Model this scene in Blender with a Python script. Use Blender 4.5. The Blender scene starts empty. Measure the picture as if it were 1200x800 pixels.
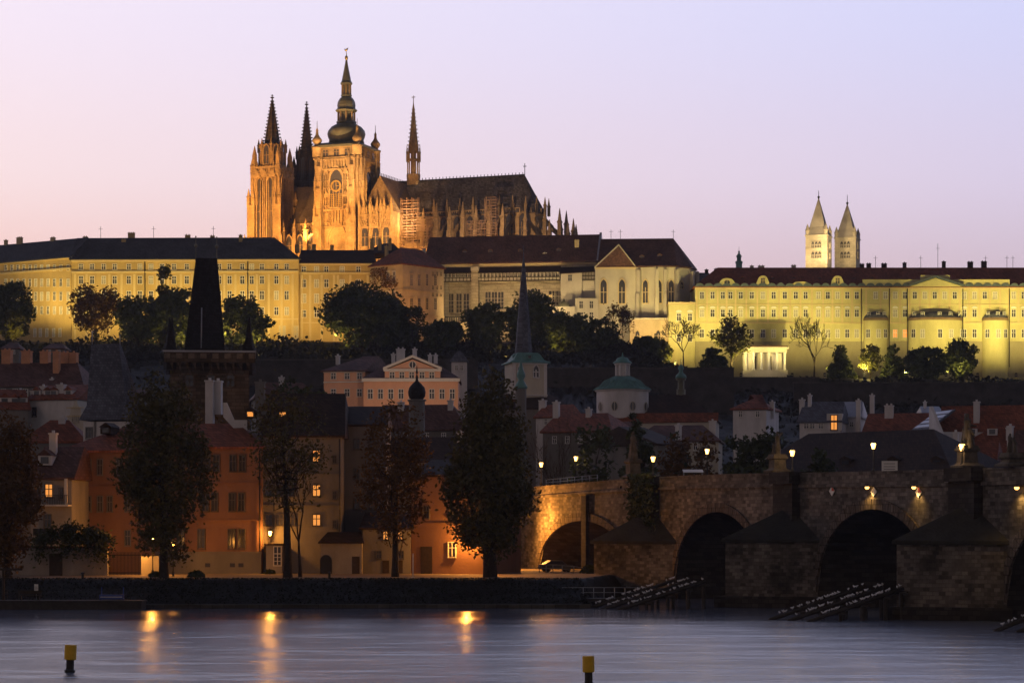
import bpy, math, random
import numpy as np
from mathutils import Matrix, Vector
R = math.radians
SC = bpy.context.scene
COL = SC.collection
# ------------------------------------------------------------------ camera
F, HZ, CH = 2800.0, 620.0, 8.0          # focal length in photo pixels, horizon row, eye height above the water
cam = bpy.data.cameras.new('camera'); camo = bpy.data.objects.new('camera', cam); COL.objects.link(camo)
camo.location = (0, 0, CH); camo.rotation_euler = (R(90), 0, 0)
cam.sensor_fit = 'HORIZONTAL'; cam.sensor_width = 36; cam.lens = 36 * F / 1200
cam.shift_y = (HZ - 400) / 1200; cam.clip_end = 6000; cam.clip_start = 1
SC.camera = camo
# ------------------------------------------------------------------ view, world, dusk light
SC.view_settings.view_transform = 'Standard'; SC.view_settings.look = 'None'
SC.view_settings.exposure = 0.0; SC.view_settings.gamma = 1.0; SC.view_settings.use_curve_mapping = False
SC.cycles.max_bounces = 4; SC.cycles.diffuse_bounces = 2; SC.cycles.glossy_bounces = 3
SC.cycles.use_denoising = True
SC.cycles.sample_clamp_indirect = 4
W = bpy.data.worlds.new('World'); SC.world = W; W.use_nodes = True
def make_world():
    nt = W.node_tree; N = nt.nodes; L = nt.links; N.clear()
    out = N.new('ShaderNodeOutputWorld'); bg = N.new('ShaderNodeBackground')
    tc = N.new('ShaderNodeTexCoord'); sx = N.new('ShaderNodeSeparateXYZ')
    L.new(tc.outputs['Generated'], sx.inputs[0])
    def mr(src, a, b, c=0, d=1, smooth=True):
        m = N.new('ShaderNodeMapRange'); m.interpolation_type = 'SMOOTHSTEP' if smooth else 'LINEAR'
        m.inputs[1].default_value = a; m.inputs[2].default_value = b; m.inputs[3].default_value = c; m.inputs[4].default_value = d
        L.new(src, m.inputs[0]); return m.outputs[0]
    def mix(f, a, b):
        m = N.new('ShaderNodeMix'); m.data_type = 'RGBA'
        L.new(f, m.inputs[0])
        for i, v in ((6, a), (7, b)):
            if isinstance(v, tuple): m.inputs[i].default_value = v + (1,)
            else: L.new(v, m.inputs[i])
        return m.outputs[2]
    az = mr(sx.outputs[0], -0.24, 0.24, 0, 1, False)
    low = mix(az, (0.97, 0.61, 0.54), (0.63, 0.50, 0.59))
    mid = mix(az, (0.99, 0.77, 0.77), (0.69, 0.61, 0.79))
    top = mix(az, (0.94, 0.82, 0.93), (0.63, 0.65, 0.94))
    c = mix(mr(sx.outputs[2], 0.09, 0.15), low, mid)
    c = mix(mr(sx.outputs[2], 0.13, 0.22), c, top)
    c = mix(mr(sx.outputs[2], 0.24, 0.52), c, (0.29, 0.37, 0.66))
    c = mix(mr(sx.outputs[2], 0.45, 0.80), c, (0.050, 0.050, 0.085))
    # the sky opposite the afterglow is much darker
    back = mix(mr(sx.outputs[2], 0.05, 0.6), (0.225, 0.185, 0.180), (0.035, 0.034, 0.045))
    c = mix(mr(sx.outputs[1], 0.75, -0.25), c, back)
    sky = N.new('ShaderNodeTexSky'); sky.sky_type = 'NISHITA'; sky.sun_disc = False
    sky.sun_elevation = R(0.0); sky.sun_rotation = R(-40)
    b2 = N.new('ShaderNodeBackground'); b2.inputs[1].default_value = 0.004
    L.new(sky.outputs[0], b2.inputs[0])
    add = N.new('ShaderNodeAddShader')
    L.new(c, bg.inputs[0]); bg.inputs[1].default_value = 1.08
    L.new(bg.outputs[0], add.inputs[0]); L.new(b2.outputs[0], add.inputs[1]); L.new(add.outputs[0], out.inputs[0])
make_world()
sun = bpy.data.lights.new('dusk_glow', 'SUN'); sun.energy = 0.10; sun.angle = R(25); sun.color = (1.0, 0.62, 0.42)
suno = bpy.data.objects.new('dusk_glow', sun); COL.objects.link(suno)
suno.rotation_euler = (R(72), 0, R(-35))     # the last warm glow low over the near bank

def spot(x, y, z, tx, ty, tz, power, color, ang=70, blend=0.8, rad=0.4, parent=None):
    l = bpy.data.lights.new('flood_beam', 'SPOT'); l.energy = power; l.color = color
    l.spot_size = R(ang); l.spot_blend = blend; l.shadow_soft_size = rad
    o = bpy.data.objects.new('flood_beam', l); COL.objects.link(o)
    d = Vector((tx - x, ty - y, tz - z))
    m = Matrix.Translation((x, y, z)) @ d.to_track_quat('-Z', 'Y').to_matrix().to_4x4()
    if parent: o.parent = parent; o.matrix_local = parent.matrix_basis.inverted() @ m
    else: o.matrix_basis = m
    return o
def bulb(x, y, z, power, color, rad=0.15, parent=None):
    l = bpy.data.lights.new('lamp_glow', 'POINT'); l.energy = power; l.color = color; l.shadow_soft_size = rad
    o = bpy.data.objects.new('lamp_glow', l); COL.objects.link(o); o.location = (x, y, z)
    if parent: o.parent = parent; o.matrix_local = parent.matrix_basis.inverted() @ Matrix.Translation((x, y, z))
    return o

# ------------------------------------------------------------------ helpers: pixels to places, meshes, tags
def P(px, py, Y): return Vector(((px - 600) / F * Y, Y, CH + (HZ - py) / F * Y))
def PX(px, Y): return (px - 600) / F * Y
def PZ(py, Y): return CH + (HZ - py) / F * Y
class Fr:
    """the plane of a front, from photo column pa at distance Ya to column pb at distance Yb; local x along it, y to the back"""
    def __init__(s, pa, Ya, pb, Yb, z0=0.0):
        s.ax, s.ay, s.z0 = PX(pa, Ya), Ya, z0
        bx, by = PX(pb, Yb), Yb
        s.L = math.hypot(bx - s.ax, by - s.ay); s.c = (bx - s.ax) / s.L; s.s = (by - s.ay) / s.L
        s.ang = math.atan2(s.s, s.c)
        s.M = Matrix.Translation((s.ax, s.ay, z0)) @ Matrix.Rotation(s.ang, 4, 'Z')
    def u(s, px, v=0.0):
        k = (px - 600) / F
        return (k * (s.ay + v * s.c) - s.ax + v * s.s) / (s.c - k * s.s)
    def z(s, py, u=0.0, v=0.0):
        return PZ(py, s.ay + u * s.s + v * s.c) - s.z0
    def at(s, u, v=0, z=0): return s.M @ Vector((u, v, z))

class MB:
    def __init__(s): s.v = []; s.f = []; s.m = []; s.sm = []
    def add(s, vs, fs, mi=0, smooth=False):
        n = len(s.v); s.v += [tuple(q) for q in vs]
        for f in fs: s.f.append(tuple(i + n for i in f)); s.m.append(mi); s.sm.append(smooth)
        return s
    def box(s, x0, x1, y0, y1, z0, z1, mi=0):
        return s.add([(x0,y0,z0),(x1,y0,z0),(x1,y1,z0),(x0,y1,z0),(x0,y0,z1),(x1,y0,z1),(x1,y1,z1),(x0,y1,z1)],
              [(0,3,2,1),(4,5,6,7),(0,1,5,4),(1,2,6,5),(2,3,7,6),(3,0,4,7)], mi)
    def prism(s, pts, z0, z1, mi=0, top=None):
        n = len(pts); t = top or pts
        return s.add([(x,y,z0) for x,y in pts] + [(x,y,z1) for x,y in t],
              [tuple(range(n-1,-1,-1)), tuple(range(n,2*n))] + [(i,(i+1)%n,n+(i+1)%n,n+i) for i in range(n)], mi)
    def xz(s, pts, y0, y1, mi=0):
        n = len(pts)
        return s.add([(x,y0,z) for x,z in pts] + [(x,y1,z) for x,z in pts],
              [tuple(range(n)), tuple(range(2*n-1,n-1,-1))] + [(i,n+i,n+(i+1)%n,(i+1)%n) for i in range(n)], mi)
    def lathe(s, cx, cy, prof, n=12, mi=0, rot=0.0, smooth=False, sq=None):
        vs = []; fs = []
        for r, z in prof:
            for k in range(n):
                a = rot + 2*math.pi*k/n; vs.append((cx + r*math.cos(a), cy + r*math.sin(a), z))
        for j in range(len(prof)-1):
            for k in range(n): fs.append((j*n+k, j*n+(k+1)%n, (j+1)*n+(k+1)%n, (j+1)*n+k))
        fs.append(tuple(range(n-1,-1,-1))); m = (len(prof)-1)*n; fs.append(tuple(range(m, m+n)))
        return s.add(vs, fs, mi, smooth)
    def sq(s, cx, cy, prof, mi=0, rot=0.0):      # square tower tiers: half widths
        return s.lathe(cx, cy, [(w*math.sqrt(2), z) for w, z in prof], 4, mi, R(45)+rot)
    def tube(s, pts, rad, n=6, mi=0, smooth=True):
        vs = []; fs = []
        pts = [Vector(p) for p in pts]
        for i, p in enumerate(pts):
            d = (pts[min(i+1,len(pts)-1)] - pts[max(i-1,0)]).normalized()
            a = d.orthogonal().normalized() if abs(d.z) < 0.9 else Vector((1,0,0)); a = (a - d*a.dot(d)).normalized(); b = d.cross(a)
            r = rad[i] if isinstance(rad, (list, tuple)) else rad
            for k in range(n):
                t = 2*math.pi*k/n; vs.append(p + a*(r*math.cos(t)) + b*(r*math.sin(t)))
        for j in range(len(pts)-1):
            for k in range(n): fs.append((j*n+k, j*n+(k+1)%n, (j+1)*n+(k+1)%n, (j+1)*n+k))
        fs.append(tuple(range(n-1,-1,-1))); m = (len(pts)-1)*n; fs.append(tuple(range(m, m+n)))
        return s.add(vs, fs, mi, smooth)
    def mesh(s, name, mats):
        me = bpy.data.meshes.new(name); me.from_pydata(s.v, [], s.f)
        for m in (mats if isinstance(mats, (list, tuple)) else [mats]): me.materials.append(m)
        me.polygons.foreach_set('material_index', s.m); me.polygons.foreach_set('use_smooth', s.sm)
        me.update(); return me
    def build(s, name, mats, parent=None, M=None):
        return link(name, s.mesh(name, mats), parent, M)
def link(name, me, parent=None, M=None):
    o = bpy.data.objects.new(name, me); COL.objects.link(o)
    if parent: o.parent = parent
    if M is not None: o.matrix_basis = M
    return o
def tag(o, label=None, cat=None, group=None, kind=None):
    if label: o['label'] = label
    if cat: o['category'] = cat
    if group: o['group'] = group
    if kind: o['kind'] = kind
    return o
def thing(name, label, cat, M=None, group=None):
    o = bpy.data.objects.new(name, None); COL.objects.link(o); o.empty_display_size = 0.5
    if M is not None: o.matrix_basis = M
    return tag(o, label, cat, group)
def copy_tree(o, parent=None):
    c = o.copy(); COL.objects.link(c)
    if parent: c.parent = parent
    for ch in list(o.children): copy_tree(ch, c)
    return c

# ------------------------------------------------------------------ materials
MATS = {}
def mat(name, col, rough=0.8, var=0.25, scale=0.35, bump=0.0, bscale=6.0, metal=0.0, emit=None, spec=0.3, streak=0.0):
    if name in MATS: return MATS[name]
    m = bpy.data.materials.new(name); m.use_nodes = True; MATS[name] = m
    nt = m.node_tree; N = nt.nodes; L = nt.links; b = N['Principled BSDF']
    b.inputs['Roughness'].default_value = rough; b.inputs['Metallic'].default_value = metal
    b.inputs['Specular IOR Level'].default_value = spec
    tc = N.new('ShaderNodeTexCoord')
    n1 = N.new('ShaderNodeTexNoise'); n1.inputs['Scale'].default_value = scale; n1.inputs['Detail'].default_value = 6; n1.inputs['Roughness'].default_value = 0.65
    mp = N.new('ShaderNodeMapping'); mp.inputs['Scale'].default_value = (1, 1, 1 - streak)
    L.new(tc.outputs['Object'], mp.inputs[0]); L.new(mp.outputs[0], n1.inputs[0])
    r = N.new('ShaderNodeValToRGB'); r.color_ramp.elements[0].position = 0.3; r.color_ramp.elements[1].position = 0.7
    r.color_ramp.elements[0].color = tuple(c*(1-var) for c in col) + (1,)
    r.color_ramp.elements[1].color = tuple(min(1, c*(1+var)) for c in col) + (1,)
    L.new(n1.outputs[0], r.inputs[0]); L.new(r.outputs[0], b.inputs['Base Color'])
    if bump:
        n2 = N.new('ShaderNodeTexNoise'); n2.inputs['Scale'].default_value = bscale; n2.inputs['Detail'].default_value = 4
        L.new(tc.outputs['Object'], n2.inputs[0])
        bp = N.new('ShaderNodeBump'); bp.inputs['Strength'].default_value = bump; bp.inputs['Distance'].default_value = 0.2
        L.new(n2.outputs[0], bp.inputs['Height']); L.new(bp.outputs[0], b.inputs['Normal'])
    if emit:
        b.inputs['Emission Color'].default_value = tuple(emit[:3]) + (1,); b.inputs['Emission Strength'].default_value = emit[3]
    return m
def stonework(name, col, bw, bh, var=0.45, mortar=0.35, rough=0.9, bump=0.5, stain=0.5):
    """coursed blocks: brick texture over (x+y, z), each block its own tone, with dark weathering"""
    if name in MATS: return MATS[name]
    m = bpy.data.materials.new(name); m.use_nodes = True; MATS[name] = m
    nt = m.node_tree; N = nt.nodes; L = nt.links; b = N['Principled BSDF']; b.inputs['Roughness'].default_value = rough; b.inputs['Specular IOR Level'].default_value = 0.2
    tc = N.new('ShaderNodeTexCoord'); sp = N.new('ShaderNodeSeparateXYZ'); L.new(tc.outputs['Object'], sp.inputs[0])
    ad = N.new('ShaderNodeMath'); ad.operation = 'ADD'; L.new(sp.outputs[0], ad.inputs[0]); L.new(sp.outputs[1], ad.inputs[1])
    cb = N.new('ShaderNodeCombineXYZ'); L.new(ad.outputs[0], cb.inputs[0]); L.new(sp.outputs[2], cb.inputs[1])
    br = N.new('ShaderNodeTexBrick'); br.inputs['Scale'].default_value = 1; br.inputs['Brick Width'].default_value = bw; br.inputs['Row Height'].default_value = bh
    br.inputs['Mortar Size'].default_value = 0.03*bh/0.4; br.inputs['Mortar Smooth'].default_value = 0.3
    br.inputs['Color1'].default_value = tuple(c*(1-var) for c in col) + (1,); br.inputs['Color2'].default_value = tuple(c*(1+var) for c in col) + (1,)
    br.inputs['Mortar'].default_value = tuple(c*mortar for c in col) + (1,)
    L.new(cb.outputs[0], br.inputs[0])
    n = N.new('ShaderNodeTexNoise'); n.inputs['Scale'].default_value = 0.16; n.inputs['Detail'].default_value = 7; n.inputs['Roughness'].default_value = 0.7
    L.new(tc.outputs['Object'], n.inputs[0])
    rp = N.new('ShaderNodeValToRGB'); rp.color_ramp.elements[0].position = 0.36; rp.color_ramp.elements[1].position = 0.62
    k = 1-stain; rp.color_ramp.elements[0].color = (k,k,k,1); rp.color_ramp.elements[1].color = (1.1,1.1,1.1,1)
    L.new(n.outputs[0], rp.inputs[0])
    mx = N.new('ShaderNodeMix'); mx.data_type = 'RGBA'; mx.blend_type = 'MULTIPLY'; mx.inputs[0].default_value = 1
    L.new(br.outputs[0], mx.inputs[6]); L.new(rp.outputs[0], mx.inputs[7]); L.new(mx.outputs[2], b.inputs['Base Color'])
    bp = N.new('ShaderNodeBump'); bp.inputs['Strength'].default_value = bump; bp.inputs['Distance'].default_value = 0.15
    L.new(mx.outputs[2], bp.inputs['Height']); L.new(bp.outputs[0], b.inputs['Normal'])
    return m
def tiles(name, col, course=0.35, var=0.35, rough=0.75):
    """roof tiles: courses across the slope, mottled, with patches of moss and replaced tiles"""
    m = stonework(name, col, course*0.8, course*0.75, var, 0.55, rough, 0.4, 0.35)
    return m
def leafmat(name, dark, light, scale=0.5):
    if name in MATS: return MATS[name]
    m = bpy.data.materials.new(name); m.use_nodes = True; MATS[name] = m
    nt = m.node_tree; N = nt.nodes; L = nt.links; b = N['Principled BSDF']; b.inputs['Roughness'].default_value = 0.7; b.inputs['Specular IOR Level'].default_value = 0.15
    tc = N.new('ShaderNodeTexCoord'); n = N.new('ShaderNodeTexNoise'); n.inputs['Scale'].default_value = scale; n.inputs['Detail'].default_value = 5; n.inputs['Roughness'].default_value = 0.8
    L.new(tc.outputs['Object'], n.inputs[0])
    r = N.new('ShaderNodeValToRGB'); r.color_ramp.elements[0].position = 0.35; r.color_ramp.elements[1].position = 0.68
    r.color_ramp.elements[0].color = dark + (1,); r.color_ramp.elements[1].color = light + (1,)
    L.new(n.outputs[0], r.inputs[0]); L.new(r.outputs[0], b.inputs['Base Color'])
    return m
M_ = dict(
 ochre   = mat('ochre_plaster', (0.50,0.37,0.16), 0.9, 0.26, 0.12, 0.15, 3, streak=0.6),
 cream   = mat('cream_plaster', (0.60,0.49,0.28), 0.9, 0.12, 0.2, streak=0.6),
 lemon   = mat('pale_yellow_plaster', (0.55,0.51,0.25), 0.9, 0.24, 0.12, 0.1, 3, streak=0.6),
 lemon2  = mat('bare_lower_plaster', (0.36,0.32,0.20), 0.95, 0.2, 0.15, 0.2, 2, streak=0.5),
 sand    = mat('sandy_plaster', (0.50,0.40,0.26), 0.9, 0.25, 0.2, 0.2, 3, streak=0.4),
 pale    = mat('pale_lime_plaster', (0.52,0.48,0.40), 0.9, 0.15, 0.2, 0.1, 3, streak=0.5),
 shadewhite= mat('shaded_whitewash', (0.30,0.275,0.25), 0.9, 0.25, 0.4, 0.1, 4, streak=0.6),  # whitewash darkened in its colour for the shade on the near-bank houses
 attic   = mat('blue_grey_attic_sheet', (0.10,0.13,0.15), 0.5, 0.2, 0.5),
 rust    = mat('rusty_scaffold_tube', (0.22,0.14,0.09), 0.6, 0.3, 1),
 white   = mat('white_paint', (0.74,0.72,0.68), 0.7, 0.08, 0.5),
 whitewash=mat('whitewashed_wall', (0.62,0.60,0.60), 0.9, 0.2, 0.4, 0.1, 4, streak=0.6),
 greywall= mat('grey_render', (0.18,0.17,0.16), 0.9, 0.22, 0.3, 0.15, 4, streak=0.6),
 orange  = mat('orange_plaster', (0.235,0.128,0.085), 0.9, 0.2, 0.25, 0.15, 4, streak=0.6),
 pink    = mat('pink_plaster', (0.74,0.43,0.29), 0.9, 0.12, 0.3, streak=0.5),
 terra   = mat('terracotta_plaster', (0.62,0.30,0.16), 0.9, 0.2, 0.6),
 slate   = tiles('slate_tiles', (0.075,0.077,0.092), 0.6, 0.25),
 blackslate = tiles('black_slate', (0.024,0.024,0.029), 0.5, 0.3),
 bluegrey= tiles('blue_grey_slate', (0.13,0.14,0.18), 0.5, 0.3),
 brownroof = tiles('brown_roof_tiles', (0.145,0.075,0.058), 0.5, 0.35),
 redroof = tiles('red_roof_tiles', (0.25,0.085,0.045), 0.45, 0.35),
 darkroof= tiles('dark_brown_roof', (0.050,0.031,0.021), 0.5, 0.3),
 zinc    = mat('zinc_sheet', (0.34,0.36,0.42), 0.45, 0.15, 0.4, metal=0.3),
 copper  = mat('green_copper', (0.12,0.26,0.25), 0.6, 0.3, 0.6, metal=0.0, streak=0.7),
 darkcopper = mat('dark_copper', (0.14,0.14,0.10), 0.5, 0.35, 0.5),
 gilt    = mat('gilding', (0.75,0.5,0.14), 0.35, 0.1, 1, metal=0.8),
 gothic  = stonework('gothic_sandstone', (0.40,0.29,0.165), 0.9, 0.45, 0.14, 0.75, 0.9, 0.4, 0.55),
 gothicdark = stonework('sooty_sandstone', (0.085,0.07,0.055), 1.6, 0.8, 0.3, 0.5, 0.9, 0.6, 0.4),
 ashlar  = stonework('pale_ashlar', (0.46,0.40,0.30), 2.2, 1.0, 0.12, 0.7, 0.9, 0.3, 0.25),
 george  = stonework('white_marlstone', (0.52,0.47,0.38), 1.4, 0.7, 0.12, 0.75, 0.9, 0.3, 0.2),
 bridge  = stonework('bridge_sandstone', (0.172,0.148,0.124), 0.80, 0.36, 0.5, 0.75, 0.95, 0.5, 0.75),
 bridgedk= stonework('sooty_shaded_bridge_stone', (0.05,0.042,0.035), 1.0, 0.45, 0.4, 0.6, 0.95, 0.6, 0.4),  # on the arch vaults this dark colour also holds the shade inside
 voussoir= stonework('voussoir_stone', (0.125,0.10,0.08), 0.5, 0.8, 0.35, 0.5, 0.95, 0.5, 0.35),
 towerstone = stonework('black_tower_stone', (0.11,0.09,0.07), 1.2, 0.5, 0.35, 0.5, 0.95, 0.6, 0.5),
 statue  = mat('weathered_statue_stone', (0.10,0.085,0.065), 0.9, 0.5, 1.2, 0.4, 5),
 quay    = stonework('quay_stone', (0.10,0.09,0.075), 1.2, 0.5, 0.3, 0.5, 0.95, 0.5, 0.5),
 glass   = mat('window_glass', (0.05,0.05,0.06), 0.12, 0.2, 1.0, spec=0.6),
 glassw  = mat('curtained_glass', (0.42,0.40,0.34), 0.2, 0.25, 0.9, spec=0.5),
 lit     = mat('lit_window_glass', (0.3,0.15,0.05), 0.4, 0.3, 2.0, emit=(1.0,0.36,0.07,0.95)),
 lamp    = mat('lamp_glass', (0.9,0.8,0.6), 0.3, 0.05, 1, emit=(1.0,0.50,0.11,5)),
 sodium  = mat('sodium_lamp_glass', (0.9,0.6,0.3), 0.3, 0.05, 1, emit=(1.0,0.50,0.10,6)),
 flood   = mat('floodlight_lens', (0.9,0.9,0.7), 0.3, 0.05, 1, emit=(1.0,0.85,0.35,25)),
 iron    = mat('black_iron', (0.02,0.02,0.022), 0.5, 0.2, 2),
 steel   = mat('galvanised_steel', (0.35,0.36,0.38), 0.45, 0.15, 2, metal=0.5),
 wood    = mat('dark_wood', (0.05,0.035,0.022), 0.8, 0.3, 3),
 timber  = mat('wet_icebreaker_timber', (0.045,0.038,0.032), 0.7, 0.4, 2),
 bark    = mat('tree_bark', (0.045,0.034,0.024), 0.95, 0.4, 3, 0.5, 8),
 gull    = mat('gull_white', (0.88,0.88,0.90), 0.7, 0.1, 5),
 yellow  = mat('yellow_marker_paint', (0.72,0.42,0.02), 0.5, 0.12, 3),
 paving  = stonework('promenade_setts', (0.20,0.16,0.125), 0.35, 0.25, 0.3, 0.6, 0.9, 0.4, 0.3),
 bluepaint = mat('blue_paint', (0.05,0.08,0.28), 0.5, 0.15, 2),
 redpaint = mat('red_paint', (0.5,0.03,0.02), 0.5, 0.1, 2),
 leaf    = leafmat('leaf_green', (0.036,0.048,0.018), (0.12,0.14,0.048)),
 leafnr  = leafmat('leaf_near_green', (0.036,0.038,0.014), (0.17,0.135,0.046)),
 leafdk  = leafmat('leaf_dark', (0.026,0.038,0.017), (0.090,0.110,0.044)),
 leafyl  = leafmat('leaf_yellowing', (0.05,0.055,0.012), (0.13,0.12,0.03)),
 leafrust= leafmat('leaf_rust', (0.06,0.034,0.012), (0.20,0.105,0.03)),
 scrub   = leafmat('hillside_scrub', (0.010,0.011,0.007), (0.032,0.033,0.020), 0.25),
)
# ------------------------------------------------------------------ windows, roofs, houses
WCACHE = {}
def win_mesh(w, h, style, glass, frame, arch):
    key = (round(w,2), round(h,2), style, glass.name, frame.name, arch)
    if key in WCACHE: return WCACHE[key]
    g = MB(); f = MB(); t = max(0.10, 0.11*w); hw = w/2
    if style == 'gothic':
        def out(k):                      # pointed arch outline, inset by k
            a = hw - k; zs = h - 1.25*hw; pts = [(-a, k), (a, k)]
            rr = 2*a; n = 6
            for i in range(n+1):
                th = math.radians(60)*i/n; pts.append((-a + rr*math.cos(th), zs + rr*math.sin(th)))
            for i in range(1, n+1):
                th = math.radians(60)*(1 - i/n); pts.append((a - rr*math.cos(th), zs + rr*math.sin(th)))
            return pts
        g.xz(out(0.0), -0.06, -0.02)
        o, i_ = out(-t*1.6), out(0.0); n = len(o)
        f.add([(x,-0.35,z) for x,z in o] + [(x,-0.35,z) for x,z in i_] + [(x,0.0,z) for x,z in o] + [(x,-0.05,z) for x,z in i_],
              [(k,(k+1)%n,n+(k+1)%n,n+k) for k in range(n)] + [(k,2*n+k,2*n+(k+1)%n,(k+1)%n) for k in range(n)] + [(n+k,n+(k+1)%n,3*n+(k+1)%n,3*n+k) for k in range(n)])
        m = max(1, int(w/1.3))
        for k in range(1, m+1):
            x = -hw + w*k/(m+1); f.box(x-0.11, x+0.11, -0.18, -0.02, 0, h*0.72)
        f.box(-hw, hw, -0.16, -0.02, h*0.5-0.1, h*0.5+0.1)
    elif style == 'oval':
        g.xz([(hw*math.cos(2*math.pi*k/16), h/2 + h/2*math.sin(2*math.pi*k/16)) for k in range(16)], -0.06, -0.02)
        f.xz([((hw+t)*math.cos(2*math.pi*k/16), h/2 + (h/2+t)*math.sin(2*math.pi*k/16)) for k in range(16)], -0.04, 0.0)
        f.box(-0.06, 0.06, -0.1, -0.02, 0, h)
    else:
        g.box(-hw, hw, -0.05, -0.01, 0, h)
        f.box(-hw-t, -hw, -0.16, 0, -t, h+t); f.box(hw, hw+t, -0.16, 0, -t, h+t)
        f.box(-hw, hw, -0.16, 0, h, h+t); f.box(-hw-t*1.3, hw+t*1.3, -0.24, 0, -t*1.8, -t+0.0)
        mw = max(0.05, 0.055*w)
        f.box(-mw, mw, -0.1, -0.05, 0, h); f.box(-hw, -mw, -0.1, -0.05, h*0.62-mw, h*0.62+mw); f.box(mw, hw, -0.1, -0.05, h*0.62-mw, h*0.62+mw)
        if style == 'six':
            for zz in (0.2, 0.41):
                f.box(-hw, -mw, -0.09, -0.05, h*zz-mw*.6, h*zz+mw*.6); f.box(mw, hw, -0.09, -0.05, h*zz-mw*.6, h*zz+mw*.6)
        if arch == 'ped':      # little curved pediment over the window
            pts = [(-hw-t*2, h+0.5), (hw+t*2, h+0.5)] + [((hw+t*2)*math.cos(a), h+0.62+0.55*math.sin(a)) for a in [math.pi*k/6 for k in range(7)]]
            f.xz(pts, -0.3, 0)
        if arch == 'cornice':
            f.box(-hw-t*2, hw+t*2, -0.35, 0, h+t*2.2, h+t*3.4)
    n = len(g.v); both = MB(); both.v = g.v + f.v; both.f = g.f + [tuple(i+n for i in q) for q in f.f]
    both.m = [0]*len(g.f) + [1]*len(f.f); both.sm = [False]*len(both.f)
    WCACHE[key] = (both.mesh('window', [glass, frame]), g.mesh('window', [glass]), f.mesh('window_frame', [frame]))
    return WCACHE[key]
def wmat(o):
    return wmat(o.parent) @ o.matrix_basis if o.parent else o.matrix_basis
def window(root, fr, u, z, w, h, style='cross', glass=None, frame=None, arch=None, v=0.0, split=False, name='window', label=None):
    """a window in the front fr (its own plane), made a part of root"""
    me = win_mesh(w, h, style, glass or M_['glass'], frame or M_['white'], arch)
    loc = wmat(root).inverted() @ fr.M @ Matrix.Translation((u, v, z))
    if split:
        o = link(name, me[1], root, loc); link('window_frame', me[2], o)
    else: o = link(name, me[0], root, loc)
    if label: o['label'] = label
    return o
def win_grid(root, fr, pxs, pys, wpx, hpx, style='cross', arch=None, glass=None, frame=None, lit=(), skip=(), v=0.0, split=False, curtain=0.0, seed=1):
    rnd = random.Random(seed)
    for j, py in enumerate(pys):
        hp = hpx[j] if isinstance(hpx, (list, tuple)) else hpx
        for i, px in enumerate(pxs):
            if (i, j) in skip: continue
            u = fr.u(px, v); Y = fr.ay + u*fr.s + v*fr.c; sc = Y/F
            g = glass or (M_['glassw'] if rnd.random() < curtain else M_['glass'])
            isl = (i, j) in lit
            if isl: g = M_['lit']
            window(root, fr, u, fr.z(py + hp/2, u, v), wpx*sc, hp*sc, style, g, frame, arch if not isinstance(arch, (list, tuple)) else arch[j], v - 0.0, split, label='window lit from inside' if isl else None)
def roof_mb(L, D, z0, zr, o=0.5, hl=0.0, hr=0.0, th=0.25, x0=0.0, y0=0.0, ridge=0.5):
    m = MB(); a = -o if hl else 0.0; b = L + (o if hr else 0.0); yr = y0 + D*ridge
    v = [(x0+a,y0-o,z0),(x0+b,y0-o,z0),(x0+b,y0+D+o,z0),(x0+a,y0+D+o,z0)]
    v += [(q[0],q[1],z0-th) for q in v[:4]]
    v += [(x0+hl,yr,zr),(x0+L-hr,yr,zr)]
    m.add(v, [(0,1,9,8),(2,3,8,9),(1,2,9),(3,0,8),(4,5,1,0),(5,6,2,1),(6,7,3,2),(7,4,0,3),(7,6,5,4)])
    return m
def gable_mb(D, z0, zr, x0, x1, lift=0.35, y0=0.0):
    """a gable end wall standing a little above the roof, between x0 and x1"""
    m = MB(); p = [(y0-0.3, z0-0.1), (y0+D+0.3, z0-0.1), (y0+D/2, zr+lift)]
    p = [(y0-0.3, z0-0.1), (y0+D+0.3, z0-0.1), (y0+D+0.3, z0+lift), (y0+D/2, zr+lift), (y0-0.3, z0+lift)]
    n = len(p)
    m.add([(x0,y,z) for y,z in p] + [(x1,y,z) for y,z in p], [tuple(range(n)), tuple(range(2*n-1,n-1,-1))] + [(i,n+i,n+(i+1)%n,(i+1)%n) for i in range(n)])
    return m
def chimney(parent, x, y, z0, z1, w, d, m=None, cap=True):
    c = MB(); c.box(x-w/2, x+w/2, y-d/2, y+d/2, z0, z1)
    if cap:
        c.box(x-w/2-0.1, x+w/2+0.1, y-d/2-0.1, y+d/2+0.1, z1, z1+0.18)
        for k in range(max(1, int(w/0.7))):
            xx = x - w/2 + (k+0.5)*w/max(1, int(w/0.7)); c.box(xx-0.15, xx+0.15, y-0.15, y+0.15, z1+0.18, z1+0.5)
    return c.build('chimney', m or M_['whitewash'], parent)
def chim_px(parent, fr, px, ptop, pbot, wpx, v, m=None, d=0.8):
    u = fr.u(px, v); sc = (fr.ay + u*fr.s + v*fr.c)/F
    return chimney(parent, u, v, fr.z(pbot, u, v) - 1.0, fr.z(ptop, u, v) - 0.3, wpx*sc, d, m)
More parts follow.
